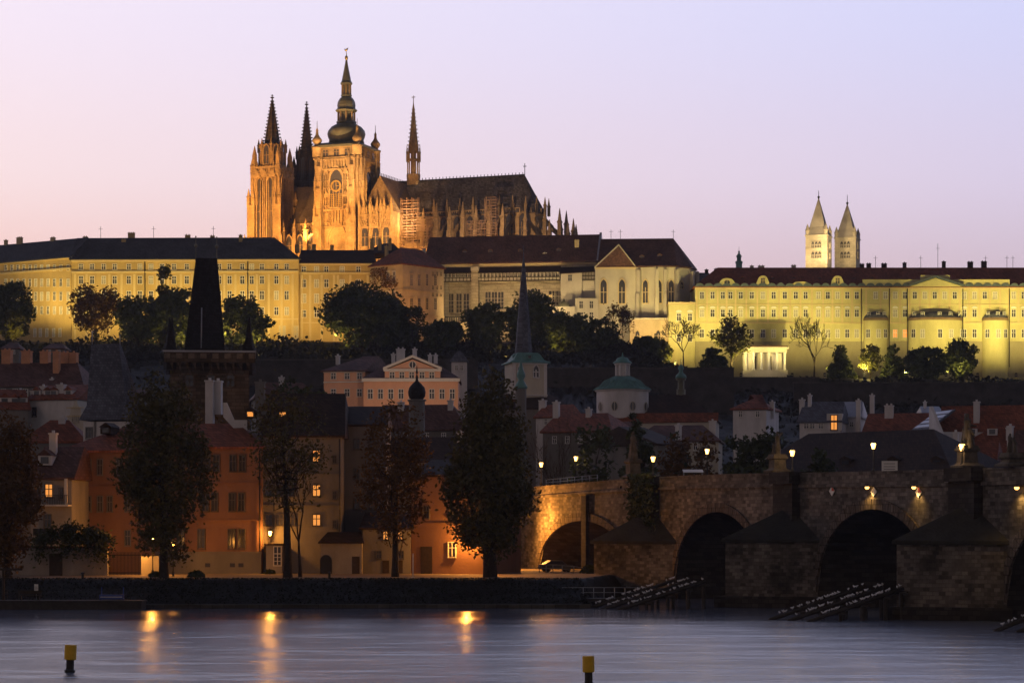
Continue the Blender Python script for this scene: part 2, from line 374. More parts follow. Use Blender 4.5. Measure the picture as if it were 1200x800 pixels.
def dormer(parent, x, y, z, w, h, wallm, roofm, litm=None, depth=2.5):
    b = MB(); b.box(x-w/2, x+w/2, y, y+depth, z, z+h*0.62, 0)
    o = b.build('dormer', [wallm], parent)
    r = MB(); r.add([(x-w/2-0.15,y-0.15,z+h*0.6),(x+w/2+0.15,y-0.15,z+h*0.6),(x,y-0.15,z+h),(x-w/2-0.15,y+depth,z+h*0.6),(x+w/2+0.15,y+depth,z+h*0.6),(x,y+depth,z+h)],
                    [(0,1,2),(3,5,4),(0,2,5,3),(1,4,5,2),(0,3,4,1)])
    r.build('dormer_roof', roofm, o)
    g = MB(); g.box(x-w*0.3, x+w*0.3, y-0.05, y-0.01, z+h*0.1, z+h*0.52); g.build('dormer_window', litm or M_['glass'], o)
    return o
def house(name, label, cat, fr, D, pe, pr, wallm, roofm, hl=0.0, hr=0.0, o=0.5, group=None, gable=None, cornice=None, ridge=0.5, proof=None):
    """walls + roof; eave row pe and ridge row pr as seen at the middle of the front"""
    root = thing(name, label, cat, fr.M, group)
    L = fr.L; ze = fr.z(pe, L/2); zr = fr.z(pr, L/2, D*ridge)
    w = MB(); w.box(0, L, 0, D, 0, ze-0.27); w.build('wall', wallm, root)
    rf = roof_mb(L, D, ze, zr, o, hl, hr, ridge=ridge).build('roof', roofm, root)
    if hl == 0: gable_mb(D, ze, zr, -0.35, -0.02, 0.3 if gable else 0.02).build('gable_wall', gable or wallm, root)
    if hr == 0: gable_mb(D, ze, zr, L+0.02, L+0.35, 0.3 if gable else 0.02).build('gable_wall', gable or wallm, root)
    if cornice:
        c = MB(); c.box(-0.25, L+0.25, -0.4, -0.005, ze-1.0, ze-0.28); c.build('cornice', cornice, root)
    return root, rf, ze, zr
def band(root, fr, py, hpx, m, proud=0.18, px0=None, px1=None, name='string_course'):
    a = fr.u(px0) if px0 is not None else -0.03; b = fr.u(px1) if px1 is not None else fr.L+0.03
    c = MB(); z = fr.z(py, (a+b)/2); h = hpx*fr.ay/F
    c.box(a, b, -proud, -0.004, z-h/2, z+h/2)
    M = root.matrix_basis.inverted() @ fr.M
    return c.build(name, m, root, M)

# ------------------------------------------------------------------ trees
def rhombs(cen, size, rng, droop=0.0):
    n = len(cen)
    a = rng.normal(size=(n,3)); a[:,2] *= 0.8; a /= np.linalg.norm(a,axis=1)[:,None]
    a[:,2] -= droop; a /= np.linalg.norm(a,axis=1)[:,None]
    b = rng.normal(size=(n,3)); b -= a*(a*b).sum(1)[:,None]; b /= np.linalg.norm(b,axis=1)[:,None]
    s = (size*(0.6+0.8*rng.random(n)))[:,None]
    v = np.stack([cen-a*s, cen+b*s*0.55, cen+a*s, cen-b*s*0.55], 1).reshape(-1,3)
    return v
def quad_mesh(name, v, m):
    me = bpy.data.meshes.new(name); n = len(v)//4
    me.vertices.add(len(v)); me.vertices.foreach_set('co', v.astype(np.float32).ravel())
    me.loops.add(n*4); me.loops.foreach_set('vertex_index', np.arange(n*4, dtype=np.int32))
    me.polygons.add(n); me.polygons.foreach_set('loop_start', np.arange(0,n*4,4,dtype=np.int32))
    me.materials.append(m); me.update(calc_edges=True); return me
def crown_pts(rng, n, rx, h0, h1, shape):
    out = []
    while len(out) < n:
        p = rng.uniform(-1,1,3); t = (p[2]+1)/2
        if shape == 'round': r = math.sqrt(max(0, 1-p[2]**2))
        elif shape == 'cone': r = (1-t)**0.8*1.0 + 0.05
        elif shape == 'column': r = min(1, 1.6*t+0.25)*math.sqrt(max(0.0, 1-t**3))
        elif shape == 'poplar': r = min(1, 2.2*t+0.35)*(1-t**2.2)**0.8
        else: r = math.sqrt(max(0, 1-(1-t)**2*0.8))*(1-t**4)**0.5      # spread
        d = math.hypot(p[0], p[1])
        if d <= r and (d > 0.35*r or rng.random() < 0.45): out.append((p[0]*rx, p[1]*rx, h0 + t*(h1-h0)))
    return np.array(out)
def tree(name, label, px, Y, zb, ptop, wpx, leafm, shape='round', base=0.3, n=2200, leaf=0.8, clumps=45, seed=0, group=None, dens=1.0, trunk=1.0, droop=0.0):
    """a broad-leaved tree: trunk and limbs reaching into clumps of leaves; wpx is the crown's width in photo pixels"""
    rng = np.random.default_rng(seed+101); sc = Y/F; x = PX(px, Y)
    h = PZ(ptop, Y) - zb; rx = wpx*sc/2
    root = thing(name, label, 'tree', Matrix.Translation((x, Y, zb)), group)
    c = crown_pts(rng, clumps, rx*0.84, h*base, h*0.95, shape)
    cr = rx*(0.16 + 0.2*rng.random(clumps))*1.05*dens
    cr = np.minimum(cr, 0.13*h)
    w = cr**2; idx = rng.choice(clumps, n, p=w/w.sum())
    off = rng.normal(size=(n,3)); off /= np.linalg.norm(off,axis=1)[:,None]; off *= (rng.random(n)**0.45)[:,None]*1.15
    cen = c[idx] + off*cr[idx][:,None]*np.array([1,1,0.8])
    cen[:,2] -= droop*rng.random(n)*h*0.12
    k = rng.random(n) < 0.06; cen[k] += rng.normal(size=(k.sum(),3))*rx*0.06
    link('crown', quad_mesh('crown', rhombs(cen, leaf, rng, droop), leafm), root)
    t = MB(); tr = max(0.16, 0.017*h)*trunk; top = h*(0.72 if shape != 'cone' else 0.95)
    bend = rng.normal(size=2)*0.02*h
    def at(z): q = z/top; return Vector((bend[0]*q*q, bend[1]*q*q, z))
    t.tube([at(-0.8), at(0.15*top), at(0.4*top), at(0.7*top), at(top)], [tr*1.5, tr*1.05, tr*0.85, tr*0.5, tr*0.12], 7)
    for i in rng.permutation(clumps)[:min(clumps, 34)]:
        e = Vector(c[i]); z0 = max(h*base*0.55, min(top*0.9, e.z - math.hypot(e.x, e.y)*0.9)); s = at(z0)
        mid = s.lerp(e, 0.5) + Vector((0,0,-0.06*h)) + Vector(rng.normal(size=3)*0.02*h)
        r0 = tr*0.42*(1-z0/h*0.6); t.tube([s, mid, e], [r0, r0*0.6, r0*0.15], 5)
    t.build('trunk', M_['bark'], root)
    return root
def bare_tree(name, label, px, Y, zb, ptop, wpx, seed=0, leaves=0, leafm=None, leaf=0.3, group=None, depth=5, minr=0.03, lean=0.0):
    rng = random.Random(seed); nr = np.random.default_rng(seed); sc = Y/F; x = PX(px, Y); h = PZ(ptop, Y)-zb; rx = wpx*sc/2
    root = thing(name, label, 'tree', Matrix.Translation((x, Y, zb)), group)
    t = MB(); tips = []
    def grow(p, d, l, r, k):
        n = 3; pts = [p]; q = p.copy(); dd = d.copy()
        for i in range(n):
            sg = .025 if k == depth else .12; dd = (dd + Vector((rng.gauss(0,sg), rng.gauss(0,sg), rng.gauss(0.04,.08)))).normalized(); q = q + dd*(l/n); pts.append(q.copy())
        t.tube(pts, [max(minr, r), max(minr, r*0.88), max(minr, r*0.76), max(minr*0.8, r*0.62)], 6 if k > 2 else 4)
        if k == 0: tips.append(q); return
        nb = 3 if k >= depth-2 else rng.choice((2,3,3))
        for i in range(nb):
            az = rng.uniform(0, 2*math.pi) + i*2*math.pi/nb; tilt = rng.uniform(0.32, 0.95)
            o = dd.orthogonal().normalized(); o = Matrix.Rotation(az, 3, dd) @ o
            nd = (dd*math.cos(tilt) + o*math.sin(tilt)); nd.z += 0.12; nd.normalize()
            st = pts[-1] if i == 0 else pts[rng.choice((2,3))]
            grow(st.copy(), nd, l*rng.uniform(0.62, 0.84), r*(0.66 if i == 0 else 0.5), k-1)
    grow(Vector((0,0,-0.5)), Vector((lean,0,1)).normalized(), h*0.30, max(0.12, h*0.018), depth)
    v = np.array(t.v); zt = v[:,2].max(); wx = max(0.1, np.percentile(np.abs(v[:,0]), 98))
    kx = rx/wx; kz = h/zt
    f = np.clip(v[:,2]/(0.2*zt), 0, 1)[:,None]
    v = v*np.array([1,1,kz]); v[:,:2] *= 1+(kx-1)*f
    t.v = [tuple(q) for q in v]
    t.build('trunk', M_['bark'], root)
    if leaves:
        tp = np.array([(q.x*kx, q.y*kx, q.z*kz) for q in tips]); cen = tp[nr.integers(0, len(tp), leaves)] + nr.normal(size=(leaves,3))*h*0.03
        link('crown', quad_mesh('crown', rhombs(cen, leaf, nr), leafm), root)
    return root
# ------------------------------------------------------------------ ground, river, promenade
def smooth(a, b, x): t = np.clip((x-a)/(b-a), 0, 1); return t*t*(3-2*t)
def bank(x): return 243 + np.clip((np.asarray(x, float)-7.0)*5.5, 0, 80)
def ground_z(x, y):
    x = np.asarray(x, float); y = np.asarray(y, float)
    d = y - bank(x)
    edge = np.interp(d, [-3, -0.5, 0, 9, 11], [-2.5, -1.5, 0.05, 2.7, 2.7])
    right = np.interp(y, [330,400,480,560,640,700,742,748,790,815,860,1000], [2.7,6,13,24,38,49.5,55,55.3,56,72,75,72])
    left  = np.interp(y, [330,400,480,560,640,700,745,760,790,815,860,1000], [2.7,6,14,27,46,57,66,67.5,70,74,76,72])
    s = smooth(62, 30, x)
    return np.where(d < 11, edge, np.maximum(2.7, right*(1-s) + left*s))
def GZ(x, y): return float(ground_z(x, y))
def make_ground():
    xs = np.concatenate([[-3000,-1500,-800,-500], np.arange(-330, 331, 6.0), [500,800,1500,3000]])
    xs = np.unique(np.concatenate([xs, np.arange(6, 24, 1.0)]))
    ys = np.unique(np.concatenate([np.arange(240, 334, 1.5), [243,252,254], np.arange(334, 860, 6), [742,748,900,1000,1300,2000,3500,5000]]))
    X, Y = np.meshgrid(xs, ys); Z = ground_z(X, Y)
    rng = np.random.default_rng(4)
    bump = np.where((Y > 400) & (Y < 735), rng.normal(size=X.shape)*0.5, 0) + np.where((Y > 244) & (Y < 251), rng.normal(size=X.shape)*0.05, 0)
    Z = Z + bump
    n, m = X.shape; v = np.stack([X, Y, Z], 2).reshape(-1, 3)
    i = np.arange((n-1)*m).reshape(n-1, m)[:, :-1].ravel(); f = np.stack([i, i+1, i+m+1, i+m], 1)
    me = bpy.data.meshes.new('ground'); me.from_pydata(v.tolist(), [], f.tolist())
    gm = leafmat('turf_and_earth', (0.009,0.007,0.005), (0.026,0.021,0.013), 0.12); me.materials.append(gm)
    tag(link('ground', me), kind='structure')
make_ground()
def make_river():
    me = bpy.data.meshes.new('river'); S = 3000
    me.from_pydata([(-S,-600,0),(S,-600,0),(S,520,0),(-S,520,0)], [], [(0,1,2,3)])
    m = bpy.data.materials.new('river_water'); m.use_nodes = True
    nt = m.node_tree; N = nt.nodes; L = nt.links; b = N['Principled BSDF']
    b.inputs['Base Color'].default_value = (0.105,0.128,0.178,1); b.inputs['IOR'].default_value = 1.333
    b.inputs['Specular IOR Level'].default_value = 0.9
    tc = N.new('ShaderNodeTexCoord'); sp = N.new('ShaderNodeSeparateXYZ'); L.new(tc.outputs['Object'], sp.inputs[0])
    mp = N.new('ShaderNodeMapping'); mp.inputs['Scale'].default_value = (0.035, 0.085, 1); L.new(tc.outputs['Object'], mp.inputs[0])
    n1 = N.new('ShaderNodeTexNoise'); n1.inputs['Scale'].default_value = 1; n1.inputs['Detail'].default_value = 5; n1.inputs['Roughness'].default_value = 0.6; L.new(mp.outputs[0], n1.inputs[0])
    # calm water in the lee of the bank, rippled out in the stream
    mr = N.new('ShaderNodeMapRange'); mr.interpolation_type = 'SMOOTHSTEP'
    ad = N.new('ShaderNodeMath'); ad.operation = 'MULTIPLY_ADD'; ad.inputs[1].default_value = 60; L.new(n1.outputs[0], ad.inputs[0]); L.new(sp.outputs[1], ad.inputs[2])
    L.new(ad.outputs[0], mr.inputs[0]); mr.inputs[1].default_value = 222; mr.inputs[2].default_value = 256; mr.inputs[3].default_value = 0.27; mr.inputs[4].default_value = 0.13
    L.new(mr.outputs[0], b.inputs['Roughness'])
    mp2 = N.new('ShaderNodeMapping'); mp2.inputs['Scale'].default_value = (0.055, 0.10, 1); L.new(tc.outputs['Object'], mp2.inputs[0])
    n2 = N.new('ShaderNodeTexNoise'); n2.inputs['Scale'].default_value = 1; n2.inputs['Detail'].default_value = 5; n2.inputs['Roughness'].default_value = 0.55; L.new(mp2.outputs[0], n2.inputs[0])
    bp = N.new('ShaderNodeBump'); bp.inputs['Strength'].default_value = 0.6; bp.inputs['Distance'].default_value = 1.6
    ms = N.new('ShaderNodeMapRange'); L.new(ad.outputs[0], ms.inputs[0]); ms.inputs[1].default_value = 215; ms.inputs[2].default_value = 258; ms.inputs[3].default_value = 0.75; ms.inputs[4].default_value = 0.15; L.new(ms.outputs[0], bp.inputs['Strength'])
    L.new(n2.outputs[0], bp.inputs['Height']); L.new(bp.outputs[0], b.inputs['Normal'])
    me.materials.append(m); tag(link('river', me), kind='structure')
make_river()
def make_promenade():
    me = bpy.data.meshes.new('promenade')
    me.from_pydata([(-400,254.5,2.72),(7,254.5,2.72),(9,266,2.72),(13,289,2.72),(14,325,2.72),(-400,325,2.72)], [], [(0,1,2,3,4,5)])
    me.materials.append(M_['paving']); tag(link('promenade', me), kind='structure')
    c = MB(); c.box(-400, 7.2, 254.2, 254.5, 2.3, 2.76); tag(c.build('promenade_kerb', M_['quay']), kind='structure')
    q = MB(); q.box(-400, 8.0, 242.2, 243.3, -2, 0.42); tag(q.build('quay_edge', M_['quay']), kind='structure')
make_promenade()
# the lit garden strip below the palace on the right
def strip(name, pts, m, lift=0.06):
    me = bpy.data.meshes.new(name); me.from_pydata([(x, y, GZ(x, y)+lift) for x, y in pts], [], [tuple(range(len(pts)))]); me.materials.append(m)
    return tag(link(name, me), kind='structure')
# ------------------------------------------------------------------ the castle palaces on the hill
def palace_windows(root, fr, cols, rows, wpx=4.6, seed=1, curtain=0.2, arch=None):
    win_grid(root, fr, cols, [r[0] for r in rows], wpx, [r[1] for r in rows], 'cross', arch, seed=seed, curtain=curtain)
def pilasters(root, fr, cols, pt, pb, wpx, m):
    for px in cols:
        u = fr.u(px); w = wpx*fr.ay/F; c = MB()
        c.box(u-w/2, u+w/2, -0.12, -0.003, fr.z(pb, u), fr.z(pt, u)); c.build('pilaster', m, root, root.matrix_basis.inverted() @ fr.M)
def antenna(parent, x, y, z0, h):
    a = MB(); a.tube([(x,y,z0),(x,y,z0+h)], 0.07, 4); a.box(x-0.7, x+0.7, y-0.04, y+0.04, z0+h*0.8, z0+h*0.8+0.08); return a.build('antenna', M_['iron'], parent)

# long ochre palace, left
fA = Fr(84, 779, 350, 777, 60)
pal, rf, ze, zr = house('palace', 'longest ochre palace wing with a dark slate roof, behind the black tower roof', 'palace', fA, 17, 303.5, 278.5, M_['ochre'], M_['slate'], 0.01, 9, 0.7, 'ochre palace wings')
colsA = [95,108,121.5,134.5,151,164,177,190,204,219,232,245,257,269,284,295,307,324,336]
palace_windows(pal, fA, colsA, [(312.5,6),(328,8.5),(346,9.5),(364.5,8.5)], 4.6, 3)
for px in colsA[1::2]: pass
pilasters(pal, fA, [88,101.5,128,142.5,157.5,184,197,212,225.5,238.5,263,276,290,301,315,330,343], 321, 398, 2.6, M_['cream'])
band(pal, fA, 318.5, 2.0, M_['cream'], 0.45); band(pal, fA, 305.3, 2.2, M_['cream'], 0.5, name='cornice'); band(pal, fA, 374, 1.4, M_['cream'], 0.15)
for px in (170, 290.5): 
    c = MB(); u = fA.u(px); c.tube([(u,-0.35,fA.z(398,u)),(u,-0.35,fA.z(305,u))], 0.16, 5); c.build('drainpipe', M_['iron'], pal)
for px, t, b, w in ((145,280.5,294,5), (154,272.5,279.5,8), (220,275,280,6), (249,276,279.5,5), (282,275,285,4), (100,277,280,5)): chim_px(pal, fA, px, t, b, w, 7 if b > 282 else 9, M_['ochre'])
for px in (118,180,250): antenna(pal, fA.u(px, 9), 9, fA.z(279, 60, 9)-0.5, 4.5)
for px in (112,135,160,192,222,240,268,300): dormer(pal, fA.u(px,3), 2.6, fA.z(300,100,3), 1.6, 1.2, M_['slate'], M_['slate'])
for px in (268, 331, 346):
    u = fA.u(px); window(pal, fA, u, fA.z(400, u), 1.9 if px < 300 else 2.0, 5.0, 'cross', M_['pale'], M_['cream'], label='tall blind niche in the palace base')
# angled wing at far left
fB = Fr(-70, 812, 83.5, 779.5, 60)
pw, rf, ze, zr = house('palace', 'ochre palace wing angled away at the far end, four rows of narrow windows', 'palace', fB, 16, 307.5, 285, M_['ochre'], M_['slate'], 0.01, 0.01, 0.7, 'ochre palace wings')
colsB = [7,14,21,28,35.5,42,49,56.5,64,71.5,80]
palace_windows(pw, fB, colsB, [(313.5,6),(331,8.5),(347,9.5),(363.5,8.5)], 3.6, 5, 0.5)
win_grid(pw, fB, [41,47.5,55,63,70.5], [389.5], 3.6, 9, 'cross', frame=M_['white'], glass=M_['glassw'])
band(pw, fB, 320.5, 2, M_['cream'], 0.45); band(pw, fB, 308, 2.2, M_['cream'], 0.5, name='cornice')
for px, t, b, w in ((23,278,284.5,8), (7,281,288,4), (62,278,282,6)): chim_px(pw, fB, px, t, b, w, 8, M_['cream'])
for px in (12,36,55,78): dormer(pw, fB.u(px,3), 2.6, fB.z(303,100,3), 1.6, 1.2, M_['slate'], M_['slate'])
# middle section with the lower eave
fC = Fr(350.5, 778.5, 437, 778.5, 60)
pm, rf, ze, zr = house('palace', 'ochre palace section with the lower dark roof, below the great cathedral tower', 'palace', fC, 14, 308, 293, M_['ochre'], M_['darkroof'], 0.01, 0.01, 0.5, 'ochre palace wings')
palace_windows(pm, fC, [356,371,382.5,401,420], [(315.5,6),(332,8.5),(349.5,10),(367.5,7.5)], 4.8, 7)
pilasters(pm, fC, [353.5,363.5,377,391.5,396,410.5,431], 322, 400, 2.8, M_['cream'])
band(pm, fC, 320, 2, M_['cream'], 0.4); band(pm, fC, 309.8, 1.8, M_['cream'], 0.45, name='cornice'); band(pm, fC, 378, 1.3, M_['cream'], 0.15)
for px, t, b, w in ((368,286,293,4), (389,287,294,4), (348,286,293,5), (436,279,290,4), (445,279,290,4), (457,279,290,3.5)): chim_px(pm, fC, px, t, b, w, 9, M_['ochre'])
u = fC.u(439, 9); r2 = roof_mb(fC.u(470,9)-fC.u(424,9), 15, fC.z(296,20,9), fC.z(284,20,14), 0.4, 7, 3, x0=fC.u(424,9), y0=9); r2.build('rear_roof', M_['darkroof'], pm)
# corner wing with the red hipped roof
fD = Fr(472, 766, 520, 781, 60); Dd = 14.5
lw = thing('palace', 'sandstone corner wing with a red hipped roof, turned towards the old hall', 'palace', fD.M, 'ochre palace wings')
ze = fD.z(308.5, 0)
w = MB(); w.box(0, fD.L, 0, Dd, 0, ze-0.3); w.build('wall', M_['sand'], lw)
roof_mb(fD.L, Dd, ze, fD.z(288.5, 3, 7), 0.6, 7, 3).build('roof', M_['redroof'], lw)
fDl = Fr(472, 766, 437, 766+Dd*0.96, 60)           # left face, seen from its right end
Mleft = fD.M @ Matrix.Translation((0, Dd, 0)) @ Matrix.Rotation(R(-90), 4, 'Z')
class FrM:                                          # a front given by its matrix
    def __init__(s, M, L):
        s.M = M; s.L = L; o = M.translation; e = M.col[0]; s.ax, s.ay, s.z0 = o.x, o.y, o.z; s.c, s.s = e.x, e.y; s.ang = math.atan2(e.y, e.x)
    u = Fr.u; z = Fr.z; at = Fr.at
fDl = FrM(Mleft, Dd)
win_grid(lw, fD, [482,491,500,510], [328,356], 4.2, [13,13], 'six', 'cornice', frame=M_['sand'])
win_grid(lw, fD, [507,512,516.5], [321,337,345], 3, 4.5, 'cross', frame=M_['sand'])
win_grid(lw, fDl, [455,462], [325,349], 4, [13,13], 'six', 'cornice', frame=M_['white'])
for py in (311.5, 341, 369): band(lw, fD, py, 1.5, M_['sand'], 0.3); band(lw, fDl, py, 1.5, M_['sand'], 0.3)
chim_px(lw, fD, 453, 288, 300, 3.5, 12, M_['ochre']); chim_px(lw, fD, 497, 291, 294, 4, 7, M_['pale'])
rng = np.random.default_rng(8)
uu = np.concatenate([rng.uniform(0.5, 8, 260), rng.uniform(5, 12.5, 200)]); zz = ze - 0.8 - np.abs(rng.normal(size=460))*np.where(uu < 8, 3.2, 1.6); 
zz[260:] = ze - 6 + rng.normal(size=200)*1.2
iv = np.stack([uu, -0.25-0.3*rng.random(460), zz], 1)
link('climbing_vine', quad_mesh('climbing_vine', rhombs(iv, 0.42, rng), M_['leafrust']), lw, lw.matrix_basis.inverted() @ fDl.M)

# old hall
fE = Fr(498, 800, 699, 792, 62)
oh = thing('old_hall', 'medieval hall with a huge brown roof and timber gallery below the eave', 'palace', fE.M)
L = fE.L; ze = fE.z(307, L*0.6); Dh = 19
w = MB(); w.box(0, L, 0.9, Dh, 0, ze-0.3); w.build('wall', M_['ashlar'], oh)
roof_mb(L, Dh, ze, fE.z(276, L*0.6, Dh/2), 0.5, 0.01, 0.01).build('roof', M_['brownroof'], oh)
gable_mb(Dh, ze, fE.z(274.5, L, Dh/2), L+0.05, L+0.8, 0.6).build('gable_wall', M_['zinc'], oh)
c = MB(); c.box(fE.u(521), L, 0.3, 0.88, ze-1.0, ze-0.32); c.build('cornice', M_['cream'], oh)
u0, u1 = fE.u(519), fE.u(657)
c = MB(); zt = fE.z(312, 30); zb_ = fE.z(319.5, 30); c.add([(u0,0.85,zt),(u1,0.85,zt),(u1,-2.2,zb_),(u0,-2.2,zb_),(u0,0.85,zb_-0.2),(u1,0.85,zb_-0.2),(u1,-2.2,zb_-0.2),(u0,-2.2,zb_-0.2)], [(0,3,2,1),(4,5,6,7),(0,1,5,4),(1,2,6,5),(2,3,7,6),(3,0,4,7)]); c.build('gallery_roof', M_['darkroof'], oh)
c = MB(); c.box(u0, u1, -1.7, 0.88, fE.z(329.5,30), zb_-0.22); c.build('gallery_wall', M_['pale'], oh)
c = MB(); c.box(u0, u1, -1.95, -1.71, fE.z(325.8,30), fE.z(325,30)); c.box(u0, u1, -1.95, -1.71, fE.z(330,30), fE.z(329,30))
for k in range(34): x = u0 + (u1-u0)*k/33; c.box(x-0.1, x+0.1, -1.9, -1.71, fE.z(329,30), zb_-0.25)
c.build('gallery_timbers', M_['wood'], oh)
for k in range(30):
    px = 523 + k*4.5
    if px < 655: 
        u = fE.u(px, -1.7); window(oh, fE, u, fE.z(324.6, u, -1.7), 0.75, 1.1, 'cross', None, M_['pale'], v=-1.7)
for pxs, pt, pb in (((528.5,538,546.5), 344, 366), ((572,579.5,587), 342, 362), ((646.5,651,656), 341, 357), ((618,624,630), 339, 355)):
    for px in pxs: u = fE.u(px, 0.9); window(oh, fE, u, fE.z(pb, u, .9), 1.75, (pb-pt)*0.284, 'six', None, M_['ashlar'], v=0.9)
    a, b = fE.u(pxs[0]-7, .9), fE.u(pxs[-1]+7, .9); zt = fE.z(pt-6, a)
    c = MB(); c.box(a, b, 0.35, 0.88, zt, zt+0.7); c.build('window_cornice', M_['ashlar'], oh)
for px, wpx in ((557.5,8), (523.5,5), (610,4)):
    u = fE.u(px); c = MB(); ww = wpx*.142; c.box(u-ww, u+ww, -2.2 if wpx == 8 else -0.4, 0.88, 0, fE.z(318,u) if wpx == 8 else fE.z(331,u)); c.build('buttress', M_['ashlar'], oh)
u = fE.u(557.5); c = MB(); c.box(u-1.3, u+1.3, -2.6, 0.5, fE.z(318,u), fE.z(313.5,u)); c.build('roof_turret', M_['pale'], oh)
chim_px(oh, fE, 676, 281, 304, 5, 5, M_['cream']); chim_px(oh, fE, 638.5, 296, 306, 4, 3, M_['pale'])
for px in (545,575,610,655): dormer(oh, fE.u(px,4), 3.4, fE.z(295,40,4), 1.5, 1.2, M_['brownroof'], M_['brownroof'])
# stair bay and gallery beside the chapel
fE2 = Fr(657, 789, 699, 787.5, 62)
sb = thing('stair_bay', 'pale square bay with one small window, between the hall and the church', 'bay', fE2.M)
w = MB(); um = fE2.u(682); w.box(0, um, 0, 3.5, 0, fE2.z(320,0)); w.build('wall', M_['pale'], sb)
w = MB(); w.box(um+0.01, fE2.L, 0.8, 3.5, fE2.z(349,0), fE2.z(329,0)); w.build('bay_wall', M_['pale'], sb)
w = MB(); w.box(um+0.01, fE2.L, 0.2, 3.5, fE2.z(328.5,0), fE2.z(318.5,0)); w.build('gallery', M_['pale'], sb)
c = MB(); c.box(um, fE2.L, 0.0, 0.18, fE2.z(324,0), fE2.z(323,0)); c.box(um, fE2.L, 0.0, 0.18, fE2.z(328.5,0), fE2.z(327.5,0))
for k in range(10): x = um+0.1+(fE2.L-um-0.2)*k/9; c.box(x-.1, x+.1, 0.02, 0.19, fE2.z(328,0), fE2.z(318.5,0))
c.build('gallery_timbers', M_['wood'], sb)
c = MB(); c.add([(-.3,-.6,fE2.z(320.3,0)),(fE2.L+.6,-.6,fE2.z(318.3,0)),(fE2.L+.2,3.4,fE2.z(311,0)),(-.3,3.4,fE2.z(312,0)),(-.3,-.6,fE2.z(321.3,0)),(fE2.L+.6,-.6,fE2.z(319.3,0)),(fE2.L+.2,3.4,fE2.z(313,0)),(-.3,3.4,fE2.z(313,0))],[(0,1,2,3),(7,6,5,4),(0,4,5,1),(1,5,6,2),(2,6,7,3),(3,7,4,0)]); c.build('roof', M_['darkroof'], sb)
window(sb, fE2, fE2.u(668), fE2.z(329, 3), 1.2, 1.9, 'cross', None, M_['pale'])
# low terrace houses in front of the hall
fE3 = Fr(646, 782, 701, 782, 62)
th = thing('terrace_pavilion', 'low pale pavilion with a small dark dome, under the stair bay', 'pavilion', fE3.M)
w = MB(); a = fE3.u(674); w.box(0, a, 0, 4, 0, fE3.z(359,0)); w.box(a+.02, fE3.L, 1, 4.4, 0, fE3.z(349,0)); w.build('wall', M_['pale'], th)
c = MB(); u = fE3.u(661); c.lathe(u, 2.0, [(2.2, fE3.z(359,0)), (2.1, fE3.z(357,0)), (1.5, fE3.z(353.5,0)), (0.3, fE3.z(352,0)), (0.1, fE3.z(349,0))], 12, 0, 0, True); c.build('dome', M_['darkcopper'], th)
win_grid(th, fE3, [652,659,666], [370], 3, 10, 'six', frame=M_['pale']); win_grid(th, fE3, [681,693], [357,370], 4, [8,8], 'cross', frame=M_['pale'], v=1.0)
c = MB(); c.box(fE3.u(640), 0.2, -0.3, 0.3, fE3.z(348,0), fE3.z(345.5,0)); c.build('parapet', M_['cream'], th)

# All-round church with the polygonal apse
fG = Fr(697.5, 786, 744.5, 786, 62)
ch = thing('church', 'gothic church with brown roof, two lancets and buttressed apse beside the yellow palace', 'church', fG.M)
Lg = fG.L; ze = fG.z(312, 0)
apx = [(fG.u(744.5),0.0),(fG.u(750,2),0.6),(fG.u(770,-1.5),-1.5),(fG.u(792,-1),-1),(fG.u(809,4),4),(fG.u(815,9),9),(fG.u(812,15),15),(fG.u(795,19),19),(fG.u(744,19),19)]
w = MB(); w.box(0, Lg, 0, 19, 0, ze-0.3); w.build('wall', M_['pale'], ch)
w = MB(); w.prism([(x+0.03,y) for x, y in apx], 0, ze-0.35); w.build('apse_wall', M_['pale'], ch)
zr = fG.z(280, 20, 10); xr0, xr1 = fG.u(704,10), fG.u(789,10)
r = MB(); ev = [(fG.u(700,-.6) , -.6), (fG.u(745,-.6),-.8), (fG.u(770.5,-2.3),-2.3), (fG.u(793,-2),-2), (fG.u(811,3),3.2), (fG.u(817,9),9), (fG.u(814,16),16), (fG.u(796,20),20), (fG.u(700,20),20)]
n = len(ev); r.add([(x,y,ze) for x,y in ev] + [(x,y,ze-0.3) for x,y in ev] + [(xr0,10,zr),(xr1,10,zr+0.2)],
  [(0,1,2*n+1,2*n),(1,2,2*n+1),(2,3,2*n+1),(3,4,2*n+1),(4,5,2*n+1),(5,6,2*n+1),(6,7,2*n+1),(7,8,2*n,2*n+1),(8,0,2*n)] + [(i,n+i,n+(i+1)%n,(i+1)%n) for i in range(n)] + [tuple(range(2*n-1,n-1,-1))])
r.build('roof', M_['brownroof'], ch)
g = MB(); zp = fG.z(286.5, 0); xm = fG.u(725); g.add([(-0.2,-0.5,ze),(Lg+0.2,-0.5,ze),(xm,-0.5,zp),(-0.2,12,ze),(Lg+0.2,12,ze),(xm,9.5,zp)], [(0,1,2),(0,2,5,3),(1,4,5,2)]); g.build('cross_gable', M_['brownroof'], ch)
g = MB(); 
for a, b in (((-0.3,ze-0.2),(xm,zp+0.1)), ((xm,zp+0.1),(Lg+0.3,ze-0.2))): g.add([(a[0],-0.75,a[1]),(b[0],-0.75,b[1]),(b[0],-0.75,b[1]-0.55),(a[0],-0.75,a[1]-0.55),(a[0],-0.52,a[1]),(b[0],-0.52,b[1]),(b[0],-0.52,b[1]-0.55),(a[0],-0.52,a[1]-0.55)], [(0,1,2,3),(4,7,6,5),(0,4,5,1),(3,2,6,7)])
g.build('gable_coping', M_['pale'], ch)
g = MB(); g.box(-0.2, Lg+0.2, -0.2, -0.004, ze-0.9, ze-0.3); g.build('cornice', M_['cream'], ch)
